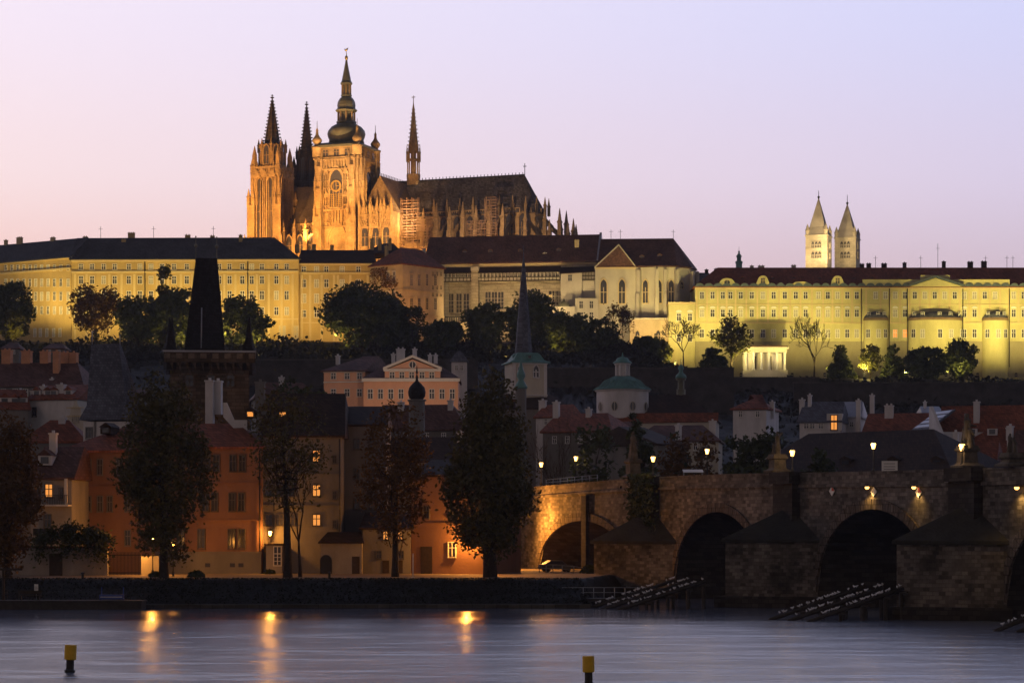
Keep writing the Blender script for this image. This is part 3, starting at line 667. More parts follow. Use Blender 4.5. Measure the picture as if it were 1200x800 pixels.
for px in (707.3, 728.8): u = fG.u(px); window(ch, fG, u, fG.z(355.5, u), 2.0, 7.4, 'gothic', None, M_['cream'])
class Edge(FrM): pass
def edge_frame(root_fr, p, q):
    a = root_fr.at(p[0], p[1], 0); b = root_fr.at(q[0], q[1], 0); ang = math.atan2(b.y-a.y, b.x-a.x)
    return FrM(Matrix.Translation(a) @ Matrix.Rotation(ang, 4, 'Z'), (b-a).length)
for (i, j), px, pt, pb, wpx in (((1,2),756.5,330,355,6.2), ((2,3),772,330,355,6.5), ((2,3),786.5,330,354,6), ((3,4),798.5,331,338,5)):
    e = edge_frame(fG, apx[i], apx[j]); u = e.u(px); window(ch, e, u, e.z(pb, u), wpx*.28, (pb-pt)*.284, 'gothic', None, M_['cream'])
for i in (1,2,3,4,5):
    x, y = apx[i]; nx, ny = (x-fG.u(770,10)), (y-10); l = math.hypot(nx, ny); nx /= l; ny /= l; c = MB()
    tx, ty = -ny*0.55, nx*0.55
    for k, (o0, z0, z1) in enumerate(((2.0, 0, ze-9), (1.3, ze-9, ze-1.2))):
        c.prism([(x+tx,y+ty),(x-tx,y-ty),(x-tx+nx*o0,y-ty+ny*o0),(x+tx+nx*o0,y+ty+ny*o0)], z0, z1)
    c.build('buttress', M_['pale'], ch)
mx_ = (fG.u(779.5,-1.3), -1.25); c = MB(); c.box(mx_[0]-.5, mx_[0]+.5, -3.0, -1.2, 0, ze-9); c.box(mx_[0]-.5, mx_[0]+.5, -2.4, -1.2, ze-9, ze-1.2); c.build('buttress', M_['pale'], ch)
for px in (716,727,789): antenna(ch, fG.u(px,10), 10, zr-0.4, 3.5)
dormer(ch, fG.u(752,3), 2.5, fG.z(303,0,3), 1.6, 1.3, M_['brownroof'], M_['brownroof']); dormer(ch, fG.u(773,3), 2.0, fG.z(302,0,3), 1.6, 1.3, M_['brownroof'], M_['brownroof'])
# terrace walls
fH = Fr(738, 778, 787, 778, 50)
tw = thing('terrace_wall', 'orange lit terrace wall with a single round headed window below the apse', 'wall', fH.M)
w = MB(); w.box(0, fH.L, 0, 3, 0, fH.z(374.5,0)); w.build('wall', M_['sand'], tw); c = MB(); c.box(-.1, fH.L+.1, -.2, 3, fH.z(374.3,0), fH.z(372.5,0)); c.build('coping', M_['pale'], tw)
window(tw, fH, fH.u(771.3), fH.z(398.5,0), 1.3, 2.9, 'gothic', None, M_['sand']); window(tw, fH, fH.u(747), fH.z(399,0), 1.3, 2.9, 'gothic', None, M_['sand'])
fI = Fr(500, 786, 648, 786, 50)
tw2 = thing('terrace_wall', 'long terrace wall with a dark balustrade below the old hall', 'wall', fI.M)
w = MB(); w.box(0, fI.L, 0, 5, 0, fI.z(377,0)); w.build('wall', M_['sand'], tw2)
c = MB(); a, b = fI.u(516), fI.u(562); c.box(a, b, -.3, 0, fI.z(372,0), fI.z(371,0)); 
for k in range(18): x = a+(b-a)*k/17; c.box(x-.12, x+.12, -.25, -.05, fI.z(377,0), fI.z(372,0))
c.build('balustrade', M_['iron'], tw2)

# ------------------------------------------------------------------ the long pale-yellow palace on the right
fR = Fr(814.5, 775, 1320, 775, 48)
rp = thing('palace', 'long pale yellow palace with three domed bays and a red-brown roof', 'palace', fR.M)
L = fR.L; ze = fR.z(336, 0)
w = MB(); w.box(0, L, 0, 16, 0, ze-0.3); w.build('wall', M_['lemon'], rp)
w = MB(); w.box(-0.02, L, -0.25, -0.003, 0, fR.z(400,0)); w.build('plinth_wall', M_['lemon2'], rp)
roof_mb(L, 16, ze, fR.z(313.5, 60, 8), 0.7, 8.0, 0.01).build('roof', M_['redroof'], rp)
colsR = [822.5,835,847,856,868,881,894,906.6,919.7,932.5,944,959,970,981.4,992.8,1004,1026,1037.6,1049,1060.5,1072,1083.7,1095.4,1107,1118.8,1130,1142,1154,1166,1187.8,1199.5,1211]
rows3 = [(346,7.5),(367,8),(390.7,9)]
rnd = random.Random(5)
for j, (py, hp) in enumerate(rows3):
    for px in colsR:
        if j and (1013 < px < 1040 or 1064 < px < 1127 or 1151 < px < 1181): continue
        lit_ = j == 2 and px in (1049, 1060.5)
        u = fR.u(px); window(rp, fR, u, fR.z(py+hp/2, u), 1.25, hp*.277, 'cross', M_['lit'] if lit_ else (M_['glassw'] if rnd.random() < .3 else M_['glass']), M_['white'], 'ped' if j == 1 else None)
pilasters(rp, fR, [816.5,828.5,841,851.5,862,874.5,887.5,900,913,926,938,951.5,964.5,975.5,987,998.5,1009.5,1015,1031.8,1043,1054.7,1066,1078,1089.5,1101,1113,1124.5,1136,1148,1160,1172,1182,1193.5], 339.5, 377.5, 2.0, M_['cream'])
band(rp, fR, 378.3, 1.6, M_['cream'], 0.3); band(rp, fR, 356.7, 1.0, M_['cream'], 0.2); band(rp, fR, 337.8, 2.2, M_['cream'], 0.5, name='cornice')
# grey attic strip with humps over the cornice
c = MB(); zc = fR.z(336.3,0); c.box(0, L, -0.6, -0.1, zc, zc+0.5)
for k in range(48):
    x = 1.5 + k*(L-3)/47; c.xz([(x-1.25,zc+0.5),(x+1.25,zc+0.5)]+[(x+1.25*math.cos(a),zc+0.5+0.75*math.sin(a)) for a in [math.pi*q/6 for q in range(1,6)]], -0.55, 0.3)
c.build('attic_strip', M_['attic'], rp)
for px, wp, pt, ov in ((852,20,326,True), (894,15,323,False), (939,24,330,False), (981.5,15,323,False), (915,6,331,False)):
    u = fR.u(px); s_ = wp*.139; z0 = fR.z(335.5,u); z1 = fR.z(pt,u); c = MB()
    c.xz([(u-s_*1.15,z0),(u+s_*1.15,z0),(u+s_*0.9,z0+(z1-z0)*.45),(u+s_*.75,z0+(z1-z0)*.7)] + [(u+s_*.7*math.cos(a),z0+(z1-z0)*(.7+.3*math.sin(a))) for a in [math.pi*q/8 for q in range(9)]] + [(u-s_*.75,z0+(z1-z0)*.7),(u-s_*.9,z0+(z1-z0)*.45)], -0.2, 1.8)
    g = c.build('roof_gable', M_['lemon'], rp)
    if ov or wp == 15:
        a = window(rp, fR, u, z0+(z1-z0)*.25, 1.3 if wp == 15 else 1.9, (z1-z0)*.5, 'oval' if ov else 'cross', None, M_['cream'], v=-0.2); a.parent = g; a.matrix_basis = Matrix.Translation((u, -0.2, z0+(z1-z0)*.25))
# attic parapet and pediment
a, b = fR.u(1011), fR.u(1183); c = MB(); c.box(a, b, -0.2, 0.8, fR.z(335.3,0), fR.z(327.5,0)); c.box(fR.u(1079), fR.u(1113), -0.22, 0.82, fR.z(327.4,0), fR.z(322.5,0)); c.build('attic_parapet', M_['lemon'], rp)
c = MB(); a, b, m_ = fR.u(1066), fR.u(1127), fR.u(1096); z0, z1 = fR.z(336,0), fR.z(326,0); c.xz([(a,z0),(b,z0),(m_,z1)], -0.9, -0.25); o = c.build('pediment', M_['lemon'], rp)
c = MB()
for p, q in (((a-.6,z0),(m_,z1+.2)), ((m_,z1+.2),(b+.6,z0))): c.add([(p[0],-1.4,p[1]),(q[0],-1.4,q[1]),(q[0],-1.4,q[1]+.6),(p[0],-1.4,p[1]+.6),(p[0],-.2,p[1]),(q[0],-.2,q[1]),(q[0],-.2,q[1]+.6),(p[0],-.2,p[1]+.6)], [(0,1,2,3),(4,7,6,5),(3,2,6,7),(0,4,5,1)])
c.build('pediment_cornice', M_['attic'], o)
c = MB(); c.lathe(0, 0, [(0.01,-.5),(.45,0),(.01,.5)], 8); 
# the three rounded bays
for pa, pb in ((1012,1040.5), (1064,1127), (1151,1181)):
    u0, u1 = fR.u(pa), fR.u(pb); um, rx = (u0+u1)/2, (u1-u0)/2; ry = min(rx*0.75, 4.2)
    arc = [(um - rx*math.cos(math.pi*k/14), -ry*math.sin(math.pi*k/14)**0.75) for k in range(15)]
    c = MB(); c.prism(arc, 0, fR.z(376,0)); o = c.build('bay', M_['lemon'], rp)
    c = MB(); c.prism([(um+(x-um)*1.03, y*1.06-.003) for x, y in arc], fR.z(376,0)+.01, fR.z(373,0)); c.build('bay_balustrade', mat('brown_stone_balustrade', (.22,.15,.10)), o)
    d = MB(); zz0, zz1 = fR.z(373,0)+.02, fR.z(363,0); prof = []
    vs = []; n = len(arc); lv = [(1.0,0),(0.93,.25),(0.78,.55),(0.5,.85),(0.15,1)]
    for k, t in lv: vs += [(um+(x-um)*k, y*k-.004, zz0+(zz1-zz0)*t*(0.8)) for x, y in arc]
    fs = []
    for j in range(len(lv)-1):
        for k in range(n-1): fs.append((j*n+k, j*n+k+1, (j+1)*n+k+1, (j+1)*n+k))
    d.add(vs, fs); d.build('bay_dome', M_['bluegrey'], o)
    nb = 5 if pb-pa > 40 else 3
    for k in range(nb):
        th = math.pi*(k+1)/(nb+1) if nb == 3 else math.pi*(k+.8)/(nb+.6)
        i = min(13, max(0, int(th/math.pi*14))); e = edge_frame(fR, arc[i], arc[i+1])
        window(rp, e, e.L/2, e.z(395.2, e.L/2), 1.25, 2.5, 'cross', M_['glassw'] if k % 2 else M_['glass'], M_['white'])
        window(rp, e, e.L/2, e.z(371, e.L/2) , 1.0, 1.5, 'cross', M_['glass'], M_['white'], v=0.6)
for px in (1009, 1042, 1063, 1182.5, 1128): u = fR.u(px); c = MB(); c.tube([(u,-.45,fR.z(430,u)),(u,-.45,fR.z(338,u))], .14, 5); c.build('drainpipe', M_['iron'], rp)
for px, t, w_ in ((1018,308.5,5),(1036,308.5,6),(1060,307.5,4),(1106,306,4),(1137,306.5,6),(1153,306,6),(892,311,7),(930,310.5,5),(881,311,4),(1010,309,5)): chim_px(rp, fR, px, t, 318, w_, 9, M_['darkroof'] if px > 1000 else M_['pale'], 1.2)
antenna(rp, fR.u(1099,9), 9, fR.z(314,100,9), 8.0)
for px in (1026,1079,1155,1180,1187): antenna(rp, fR.u(px,9), 9, fR.z(314,100,9), 4.0)
for px in (870,905,930,960,1000,1022): dormer(rp, fR.u(px,3.5), 3.0, fR.z(328,60,3.5), 1.5, 1.2, M_['redroof'], M_['redroof'])
# annex between the church and the palace
fS = Fr(783.5, 774, 814.2, 774, 50)
an = thing('palace_annex', 'small pale yellow annex with flat balustraded roof beside the apse', 'annex', fS.M)
w = MB(); w.box(0, fS.L, 0, 10, 0, fS.z(356.5,0)); w.build('wall', M_['lemon'], an)
c = MB(); c.box(-.2, fS.L+.1, -.4, 10, fS.z(356.3,0), fS.z(354,0)); c.build('roof_parapet', M_['cream'], an)
win_grid(an, fS, [795.5,808.5], [371.5,396], 4.5, 8, 'cross', ['ped',None]); band(an, fS, 381, 1.2, M_['cream'], .2)
# columned garden pavilion
fP = Fr(871.5, 757, 922.5, 757, GZ(PX(897,757),757)-0.3)
po = thing('columned_pavilion', 'brightly lit white garden pavilion with six columns below the yellow palace', 'pavilion', fP.M)
zt = fP.z(412.5,0); c = MB(); c.box(-.2, fP.L+.2, -.3, 5.5, 0, fP.z(433.5,0)); c.build('podium', M_['pale'], po)
for k in range(6):
    x = 0.7 + (fP.L-1.4)*k/5; z0 = fP.z(433.3,0); c = MB(); c.lathe(x, .6, [(.58,z0),(.58,z0+.25),(.42,z0+.35),(.36,zt-.5),(.5,zt-.3),(.55,zt-.02)], 10, 0, 0, True); c.build('column', M_['white'], po)
c = MB(); c.box(0, fP.L, .1, 5.4, zt, fP.z(408.5,0)); c.box(-.5, fP.L+.5, -.4, 5.6, fP.z(408.4,0), fP.z(406.5,0)); c.build('entablature', M_['pale'], po)
c = MB(); c.box(-.2, fP.L+.2, 0, 5.4, fP.z(406.4,0), fP.z(404.8,0)); c.build('roof', M_['brownroof'], po)
c = MB(); c.box(0.2, fP.L-.2, 4.6, 5.2, fP.z(433.3,0), zt-.02); c.build('rear_wall', M_['pale'], po)
c = MB(); c.box(fP.u(885), fP.u(888), 4.45, 4.58, fP.z(433,0), fP.z(416,0)); c.box(fP.u(903), fP.u(906), 4.45, 4.58, fP.z(433,0), fP.z(416,0)); c.build('doorway', M_['wood'], po)

# white twin towers behind
for pa, pb, Y, pt, psp, pfin, lab in ((944,969.5,868,277,233,224,'taller white stone tower with a pale pyramid spire, nearer of the twin pair'), (978,1003,884,280,240,229,'shorter white stone twin tower standing behind the taller one')):
    f = Fr(pa, Y, pb, Y-2.6, 70); t = thing('white_tower', lab, 'tower', f.M); Lw = f.L
    zt = f.z(pt, 0); w = MB(); w.box(0, Lw, 0, Lw, 0, zt); w.build('wall', M_['george'], t)
    c = MB(); c.box(-.25, Lw+.25, -.25, Lw+.25, zt+.003, zt+.5); c.box(-.12, Lw+.12, -.12, -.003, f.z(292,0), f.z(291,0)); c.build('cornice', M_['george'], t)
    c = MB(); c.sq(Lw/2, Lw/2, [(Lw/2+.1, zt+.5), (Lw/2*.7, zt+3.5), (.12, f.z(psp,0,Lw/2))]); c.build('spire', mat('pale_stone_spire', (.36,.33,.30), .9, .25, .3), t)
    zf = f.z(psp,0,Lw/2); c = MB(); c.lathe(Lw/2, Lw/2, [(.12,zf-.5),(.5,zf+.5),(.12,zf+.9),(.1,f.z(pfin,0,Lw/2))], 6); c.build('finial', M_['iron'], t)
    for cx, cy in ((.6,.6),(Lw-.6,.6),(.6,Lw-.6),(Lw-.6,Lw-.6)):
        c = MB(); c.lathe(cx, cy, [(.75,zt+.5),(.75,zt+2.0),(.9,zt+2.1),(.05,zt+4.6)], 8); c.build('corner_turret', M_['george'], t)
    fr_ = edge_frame(f, (Lw,0), (Lw,Lw))
    for e in (f, fr_):
        for py in (287.5, 299.5):
            c = MB(); z0 = f.z(py+3.4,0); zz = f.z(py-3.4,0)
            for k in range(3 if e is f else 2):
                x = Lw*.5 + (k-1 if e is f else k-.5)*1.25; window(t, e, x, z0, 1.0, zz-z0, 'gothic', M_['glass'], M_['george'])
# slender turret over the yellow palace
tb = thing('roof_turret', 'slender green copper lantern turret rising behind the yellow palace roof', 'turret', Matrix.Translation((PX(866,830),830,70)))
zz = lambda py: PZ(py,830)-70
c = MB(); c.lathe(0,0,[(1.1,10),(1.1,zz(309)),(1.3,zz(308.5)),(1.2,zz(306))],8); c.build('base', M_['copper'], tb)
c = MB(); c.lathe(0,0,[(.75,zz(306)),(.75,zz(301.5)),(1.0,zz(301)),(.9,zz(299.5)),(.35,zz(297)),(.25,zz(296)),(.4,zz(295)),(.06,zz(293.5)),(.05,zz(289))],8,0,0,True); c.build('onion_cap', M_['copper'], tb)
# dark house behind the annex
fX = Fr(800, 812, 842, 812, 70)
hx, *_ = house('rear_house', 'dark roofed house with chimneys glimpsed between church and yellow palace', 'house', fX, 10, 336, 319.5, M_['greywall'], M_['bluegrey'], 3, 3)
for px, t in ((828,315.5),(839,314.5),(817,318)): chim_px(hx, fX, px, t, 322, 4, 5, M_['darkroof'], 1.0)
# ------------------------------------------------------------------ the cathedral
Acat = math.radians(-21.0); Yc = 858.0; Xc = PX(369, Yc); Z0c = 70.0
Mcat = Matrix.Translation((Xc, Yc, Z0c)) @ Matrix.Rotation(Acat, 4, 'Z')
K = FrM(Mcat, 90); cat_ = thing('cathedral', 'great floodlit gothic cathedral with three tall spires and a ridge turret above the palaces', 'cathedral', Mcat)
def cu(px, v): return K.u(px, v)
def cz(py, u, v=0.0): return K.z(py, u, v)
def pinn_mesh(h, w, m):
    key = ('pinn', round(h,1), round(w,2), m.name)
    if key not in WCACHE:
        b = MB(); b.sq(0, 0, [(w/2,0),(w/2,h*.5),(w*.68,h*.52),(w*.4,h*.6),(w*.06,h)])
        for k in range(3): z = h*(.66+.1*k); r = w*.3*(1-k*.25); b.sq(0, 0, [(r*1.3,z),(r*1.3,z+.12*w)])
        WCACHE[key] = b.mesh('pinnacle', [m])
    return WCACHE[key]
NP = [0]
def pinn_add(b, u, v, z, h, w):
    b.sq(u, v, [(w/2,z),(w/2,z+h*.5),(w*.68,z+h*.52),(w*.4,z+h*.6),(w*.06,z+h)])
    for k in range(3): zz = z+h*(.66+.1*k); r = w*.3*(1-k*.25); b.sq(u, v, [(r*1.3,zz),(r*1.3,zz+.12*w)])
def pinnacle(u, v, z, h, w=1.1, m=None, parent=None):
    NP[0] += 1; return link('pinnacle', pinn_mesh(h, w, m or M_['gothic']), parent or cat_, Matrix.Translation((u, v, z)))
def part(b, name, m, parent=None): return b.build(name, m, parent or cat_)
GS, GD = M_['gothic'], M_['gothicdark']
# --- great tower
TW = 17.0
tw_ = MB(); tw_.box(0, TW, 0, TW, 0, cz(188,0)); gt = part(tw_, 'great_tower', GS)
zg = cz(188,0); zt = cz(173.5,0)
c = MB(); c.box(-.5, TW+.5, -.5, TW+.5, zg+.003, zg+.8); c.box(0.1, TW-.1, .1, TW-.1, zg+.8, zt); part(c, 'belfry_storey', GS, gt)
c = MB(); c.box(-.9, TW+.9, -.9, TW+.9, zt+.003, zt+.7); part(c, 'gallery_cornice', M_['darkcopper'], gt)
efr = edge_frame(K, (TW,0), (TW,TW))
PB = []
for f in (K, efr):
    for x in (4.2, 8.5, 12.8): window(gt, f, x, zg+1.2, 1.9, zt-zg-2.2, 'cross', M_['glass'], M_['gothic'], v=0.1 if f is K else -0.1)
    # tall belfry arch with tracery
    window(gt, f, 8.5, cz(244,0), 4.8, cz(203,0)-cz(244,0), 'gothic', M_['glass'], GS)
    window(gt, f, 8.5, cz(293,0), 6.0, cz(270,0)-cz(293,0), 'gothic', M_['gothic'], GS)
    for x in (2.0, 15.0):                      # corner buttresses stepping in
        for k, (z0, z1, d, w) in enumerate(((0, cz(255,0), 2.6, 3.4), (cz(255,0), cz(222,0), 1.9, 2.9), (cz(222,0), cz(196,0), 1.2, 2.3))):
            b = MB(); b.box(x-w/2, x+w/2, -d, -.004, z0, z1); b.add([(x-w/2,-d,z1),(x+w/2,-d,z1),(x+w/2,-.004,z1+d*1.4),(x-w/2,-.004,z1+d*1.4)],[(0,1,2,3)])
            # narrow blind panels on the buttress
            for q in (-.28, .28): b.box(x+w*q-.18, x+w*q+.18, -d-.12, -d, z0+1, z1-.6)
            o = b.build('buttress', GS, gt, Mcat.inverted() @ f.M)
        for dz, dd in ((cz(255,0), 2.3), (cz(222,0), 1.7), (cz(196,0), .9)):
            for q in (-1.1, 1.1):
                pb_ = MB(); pinn_add(pb_, x+q, -dd, dz-1, 6.5, .8); PB += [(pb_, (id(f), x, dz))]
    # gallery rows of blind arches
    b = MB()
    for zrow, hh in ((cz(266,0), 5.5), (cz(199,0), 3.0)):
        for k in range(9): x = 3.9 + k*1.15; b.box(x-.14, x+.14, -.55, -.005, zrow, zrow+hh)
        b.box(3.4, 13.6, -.7, -.005, zrow+hh, zrow+hh+.5); b.box(3.4, 13.6, -.7, -.005, zrow-.5, zrow)
    b.build('blind_tracery', GS, gt, Mcat.inverted() @ f.M)
for f in (K, efr):
    for key in sorted({g for q, g in PB if g[0] == id(f)}):
        b = MB()
        for q, g in PB:
            if g == key: b.add(q.v, q.f)
        b.build('buttress_pinnacle', GS, gt, Mcat.inverted() @ f.M)
for f in (K, efr):
    for x0, x1 in ((3.75, 5.6), (11.4, 13.25)):
        b = MB()
        for za, zb_ in ((cz(262,0), cz(232,0)), (cz(230,0), cz(205,0))):
            for k in range(3):
                x = x0+(x1-x0)*k/2; b.box(x-.12, x+.12, -.65, -.005, za, zb_)
            for q in (.0, .33, .66, 1.0): zz = za+(zb_-za)*q; b.box(x0-.2, x1+.2, -.5, -.005, zz-.15, zz+.2)
            xm = (x0+x1)/2; b.xz([(x0-.2,zb_),(x1+.2,zb_),(xm,zb_+2.6)], -.6, -.005)
        b.build('panel_tracery', GS, gt, Mcat.inverted() @ f.M)
# gilded window grille and clock on the south face
b = MB()
for k in range(5): x = 6.6+k*.95; b.box(x-.1, x+.1, -.25, -.08, cz(243,0), cz(228,0))
for k in range(7): z = cz(243,0)+k*.7; b.box(6.3, 10.7, -.27, -.1, z-.07, z+.07)
b.build('gilded_grille', M_['gilt'], gt)
b = MB(); zc_ = cz(219.5,0); n = 20
for k in range(n):
    a0, a1 = 2*math.pi*k/n, 2*math.pi*(k+1)/n
    b.add([(8.5+r*math.cos(a), y, zc_+r*math.sin(a)) for y in (-.5,-.2) for r, a in ((1.55,a0),(2.1,a0),(2.1,a1),(1.55,a1))], [(0,1,2,3),(4,7,6,5),(0,4,5,1),(1,5,6,2),(2,6,7,3),(3,7,4,0)])
b.box(8.42, 8.58, -.45, -.25, zc_, zc_+1.7); b.box(8.5, 9.6, -.45, -.25, zc_-.08, zc_+.08)
b.build('clock', M_['gilt'], gt)
b = MB(); b.lathe(8.5, 0, [(.01,0)],3); 
# baroque helm
cx = cy = TW/2; Yt = Yc + 6; hz = lambda py: PZ(py, Yc+2.0) - Z0c
oct_ = R(22.5)
c = MB(); c.sq(cx, cy, [(TW/2+.3, zt+.7), (TW/2-1.5, zt+1.8), (TW/2-3.0, hz(167.5))]); part(c, 'helm_skirt', M_['darkcopper'], gt)
prof = [(6.6,hz(168)),(6.2,hz(163)),(6.6,hz(160)),(6.9,hz(156)),(6.6,hz(152)),(5.6,hz(148)),(4.0,hz(145)),(3.3,hz(144))]
c = MB(); c.lathe(cx, cy, prof, 16, 0, oct_, True); helm = part(c, 'helm_dome', M_['darkcopper'], gt)
c = MB(); c.lathe(cx, cy, [(3.4,hz(144)),(3.6,hz(143)),(3.6,hz(141)),(2.1,hz(140.9)),(2.1,hz(130)),(3.6,hz(129.8)),(4.0,hz(128)),(3.2,hz(125.5)),(3.3,hz(122)),(3.1,hz(118)),(2.4,hz(114)),(1.7,hz(112))], 8, 0, oct_); l1 = part(c, 'lantern', M_['darkcopper'], gt)
for k in range(8):
    a = oct_+2*math.pi*k/8; b = MB(); b.lathe(cx+2.9*math.cos(a), cy+2.9*math.sin(a), [(.42,hz(141)),(.38,hz(130))], 6); b.build('lantern_column', M_['gothic'], gt)
c = MB(); c.lathe(cx, cy, [(1.8,hz(112)),(2.0,hz(111)),(2.0,hz(110)),(1.0,hz(109.9)),(1.0,hz(98)),(2.0,hz(97.8)),(2.2,hz(96)),(1.7,hz(93.5)),(1.5,hz(90)),(.9,hz(80)),(.45,hz(72)),(.35,hz(69))], 8, 0, oct_); l2 = part(c, 'lantern', M_['darkcopper'], gt)
for k in range(8):
    a = oct_+2*math.pi*k/8; b = MB(); b.lathe(cx+1.55*math.cos(a), cy+1.55*math.sin(a), [(.26,hz(110)),(.24,hz(98))], 5); b.build('lantern_column', M_['gothic'], gt)
c = MB(); c.lathe(cx, cy, [(.2,hz(69)),(.62,hz(67)),(.62,hz(65)),(.18,hz(63.5)),(.12,hz(61)),(.1,hz(58))], 8, 0, 0, True)
c.tube([(cx-.5,cy,hz(58)),(cx-.2,cy,hz(57.2)),(cx+.3,cy,hz(56)),(cx+.75,cy,hz(54.5))],[.2,.38,.32,.15],6); c.tube([(cx-.4,cy,hz(57.5)),(cx-.8,cy,hz(56)),(cx-.5,cy,hz(54.5))],[.1,.12,.06],5); part(c, 'weather_vane', M_['gilt'], gt)
for ux, vy in ((.6,.6),(TW-.6,.6),(.6,TW-.6),(TW-.6,TW-.6)):
    dzp = hz(174)
    c = MB(); c.lathe(ux, vy, [(1.75,hz(185)),(1.75,hz(175)),(2.0,hz(174.6)),(2.0,hz(173.6)),(1.1,hz(172.5)),(1.0,hz(170)),(1.3,hz(169)),(1.75,hz(166.5)),(1.7,hz(164.5)),(1.0,hz(161.5)),(.55,hz(159)),(.4,hz(155)),(.5,hz(154)),(.12,hz(151)),(.07,hz(143))], 12, 0, 0, True); part(c, 'corner_turret', M_['gothic'], gt)
# --- west towers: square below, octagon above, crocketed openwork spire
def west_tower(pl, pr, v0, prow, m, dark):
    """prow: rows of base step, upper start, spire base, apex"""
    u0 = cu(pl, v0); u1 = cu(pr, v0); w = (u1-u0); um = (u0+u1)/2; vm = v0 + w/2
    z = lambda py: PZ(py, Yc + um*K.s + vm*K.c) - Z0c
    z1, z2, z3, zf = [z(q) for q in prow]
    b = MB(); b.box(um-w*.36, um+w*.36, vm-w*.36, vm+w*.36, 0, z1); t = part(b, 'west_tower', m)
    b = MB(); b.lathe(um, vm, [(w*.31,z1),(w*.31,z2),(w*.29,z2),(w*.29,z3)], 8, 0, oct_); part(b, 'octagon_storey', m, t)
    for sx in (-1,1):
        for sy in (-1,1):
            for k, (za, zb, e) in enumerate(((0, z1*.55, .50), (z1*.55, z1*.80, .43), (z1*.80, z1*.97, .37))):
                b = MB(); b.prism([(um+sx*w*(e-.19)-.01*sx, vm+sy*w*(e-.19)),(um+sx*w*e, vm+sy*w*(e-.19)),(um+sx*w*e, vm+sy*w*e),(um+sx*w*(e-.19), vm+sy*w*e)][::(1 if sx*sy>0 else -1)], za, zb)
                pinn_add(b, um+sx*w*(e-.03), vm+sy*w*(e-.03), zb-.5, 7.5-k*1.0, 1.1); pinn_add(b, um+sx*w*(e-.16), vm+sy*w*(e-.03), zb-.5, 6.5-k*1.0, .8)
                b.build('buttress', m, t)
            b = MB(); b.lathe(um+sx*w*.30, vm+sy*w*.30, [(1.1,z1-2),(1.0,z2-4),(.1,z2-.5)], 6); b.build('stair_turret', m, t)
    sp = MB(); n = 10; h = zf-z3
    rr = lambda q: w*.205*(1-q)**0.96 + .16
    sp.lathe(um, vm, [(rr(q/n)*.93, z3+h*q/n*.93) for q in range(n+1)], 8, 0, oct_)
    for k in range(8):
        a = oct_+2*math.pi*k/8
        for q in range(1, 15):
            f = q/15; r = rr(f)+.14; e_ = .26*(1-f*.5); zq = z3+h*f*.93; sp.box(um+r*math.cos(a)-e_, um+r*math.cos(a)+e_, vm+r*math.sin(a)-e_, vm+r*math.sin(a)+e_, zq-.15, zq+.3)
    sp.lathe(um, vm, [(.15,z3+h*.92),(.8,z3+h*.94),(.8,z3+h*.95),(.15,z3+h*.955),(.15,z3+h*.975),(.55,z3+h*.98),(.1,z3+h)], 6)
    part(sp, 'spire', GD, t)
    for k in range(8):
        a = oct_+2*math.pi*k/8; pinnacle(um+w*.31*math.cos(a), vm+w*.31*math.sin(a), z3-2.0, 5.0, .8, m if not dark else GD, t)
        b = MB(); a2 = a+math.pi/8; r = w*.31*math.cos(math.pi/8); q = Matrix.Translation((um+r*math.cos(a2), vm+r*math.sin(a2), 0)) @ Matrix.Rotation(a2+math.pi/2, 4, 'Z')
        me = win_mesh(w*.13, (z2-z1)*.8, 'gothic', M_['glass'], m, None)[0]; link('window', me, t, q @ Matrix.Translation((0,-.02,z1+(z2-z1)*.1)))
    for f, L0 in ((0, None), (1, None)):
        q = Matrix.Translation((um, vm-w*.36, 0)) if f == 0 else Matrix.Translation((um+w*.36, vm, 0)) @ Matrix.Rotation(R(90), 4, 'Z')
        for x in (-w*.13, w*.13):
            for za, zb in ((z1*.60, z1*.93), (z1*.28, z1*.55)):
                link('window', win_mesh(w*.14, zb-za, 'gothic', M_['glass'], m, None)[0], t, q @ Matrix.Translation((x,0,za)))
        b = MB()
        for zrow in (z1*.57, z1*.95):
            b.box(-w*.36, w*.36, -.5, -.005, zrow, zrow+.7)
            for k in range(8): x = -w*.33+w*.66*k/7; b.box(x-.16, x+.16, -.45, -.005, zrow+.7, zrow+2.4)
        for k in range(7):
            x = -w*.30+w*.60*k/6; b.box(x-.13, x+.13, -.7, -.005, z1*.12, z1*.56); b.box(x-.13, x+.13, -.6, -.005, z1*.60, z1*.94)
        for k in range(3): x = -w*.2+w*.2*k; b.xz([(x-w*.1,z1*.94),(x+w*.1,z1*.94),(x,z1*.94+3.2)], -.75, -.1)
        b.build('gallery', m, t, q)
    return t
west_tower(284.5, 330.5, 6, (197, 171, 173, 111), GS, False)
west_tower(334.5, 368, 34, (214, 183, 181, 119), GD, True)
# --- nave, between west towers and great tower
vn = 24.0; hw = 7.0
un0, un1 = cu(328, vn), 0.5
zr_ = PZ(217.5, Yc + vn) - Z0c; zeN = PZ(259, Yc + vn - 9) - Z0c
b = MB(); b.box(un0, un1+14, vn-hw, vn+hw, 0, zeN-.1); nave = part(b, 'nave', GS)
r = MB(); r.add([(un0,vn-hw-1,zeN),(un1+8,vn-hw-1,zeN),(un1+8,vn,zr_),(un0,vn,zr_),(un0,vn+hw+1,zeN),(un1+8,vn+hw+1,zeN)],[(0,1,2,3),(3,2,5,4),(0,3,4),(1,5,2),(0,4,5,1)])
part(r, 'nave_roof', tiles('nave_roof_tiles', (.085,.07,.062), .6, .25), nave)
b = MB(); b.box(un0, un1-.3, vn-hw-7, vn-hw-.05, 0, PZ(277,Yc+10)-Z0c); part(b, 'aisle', GS, nave)
b = MB(); x = un0+3
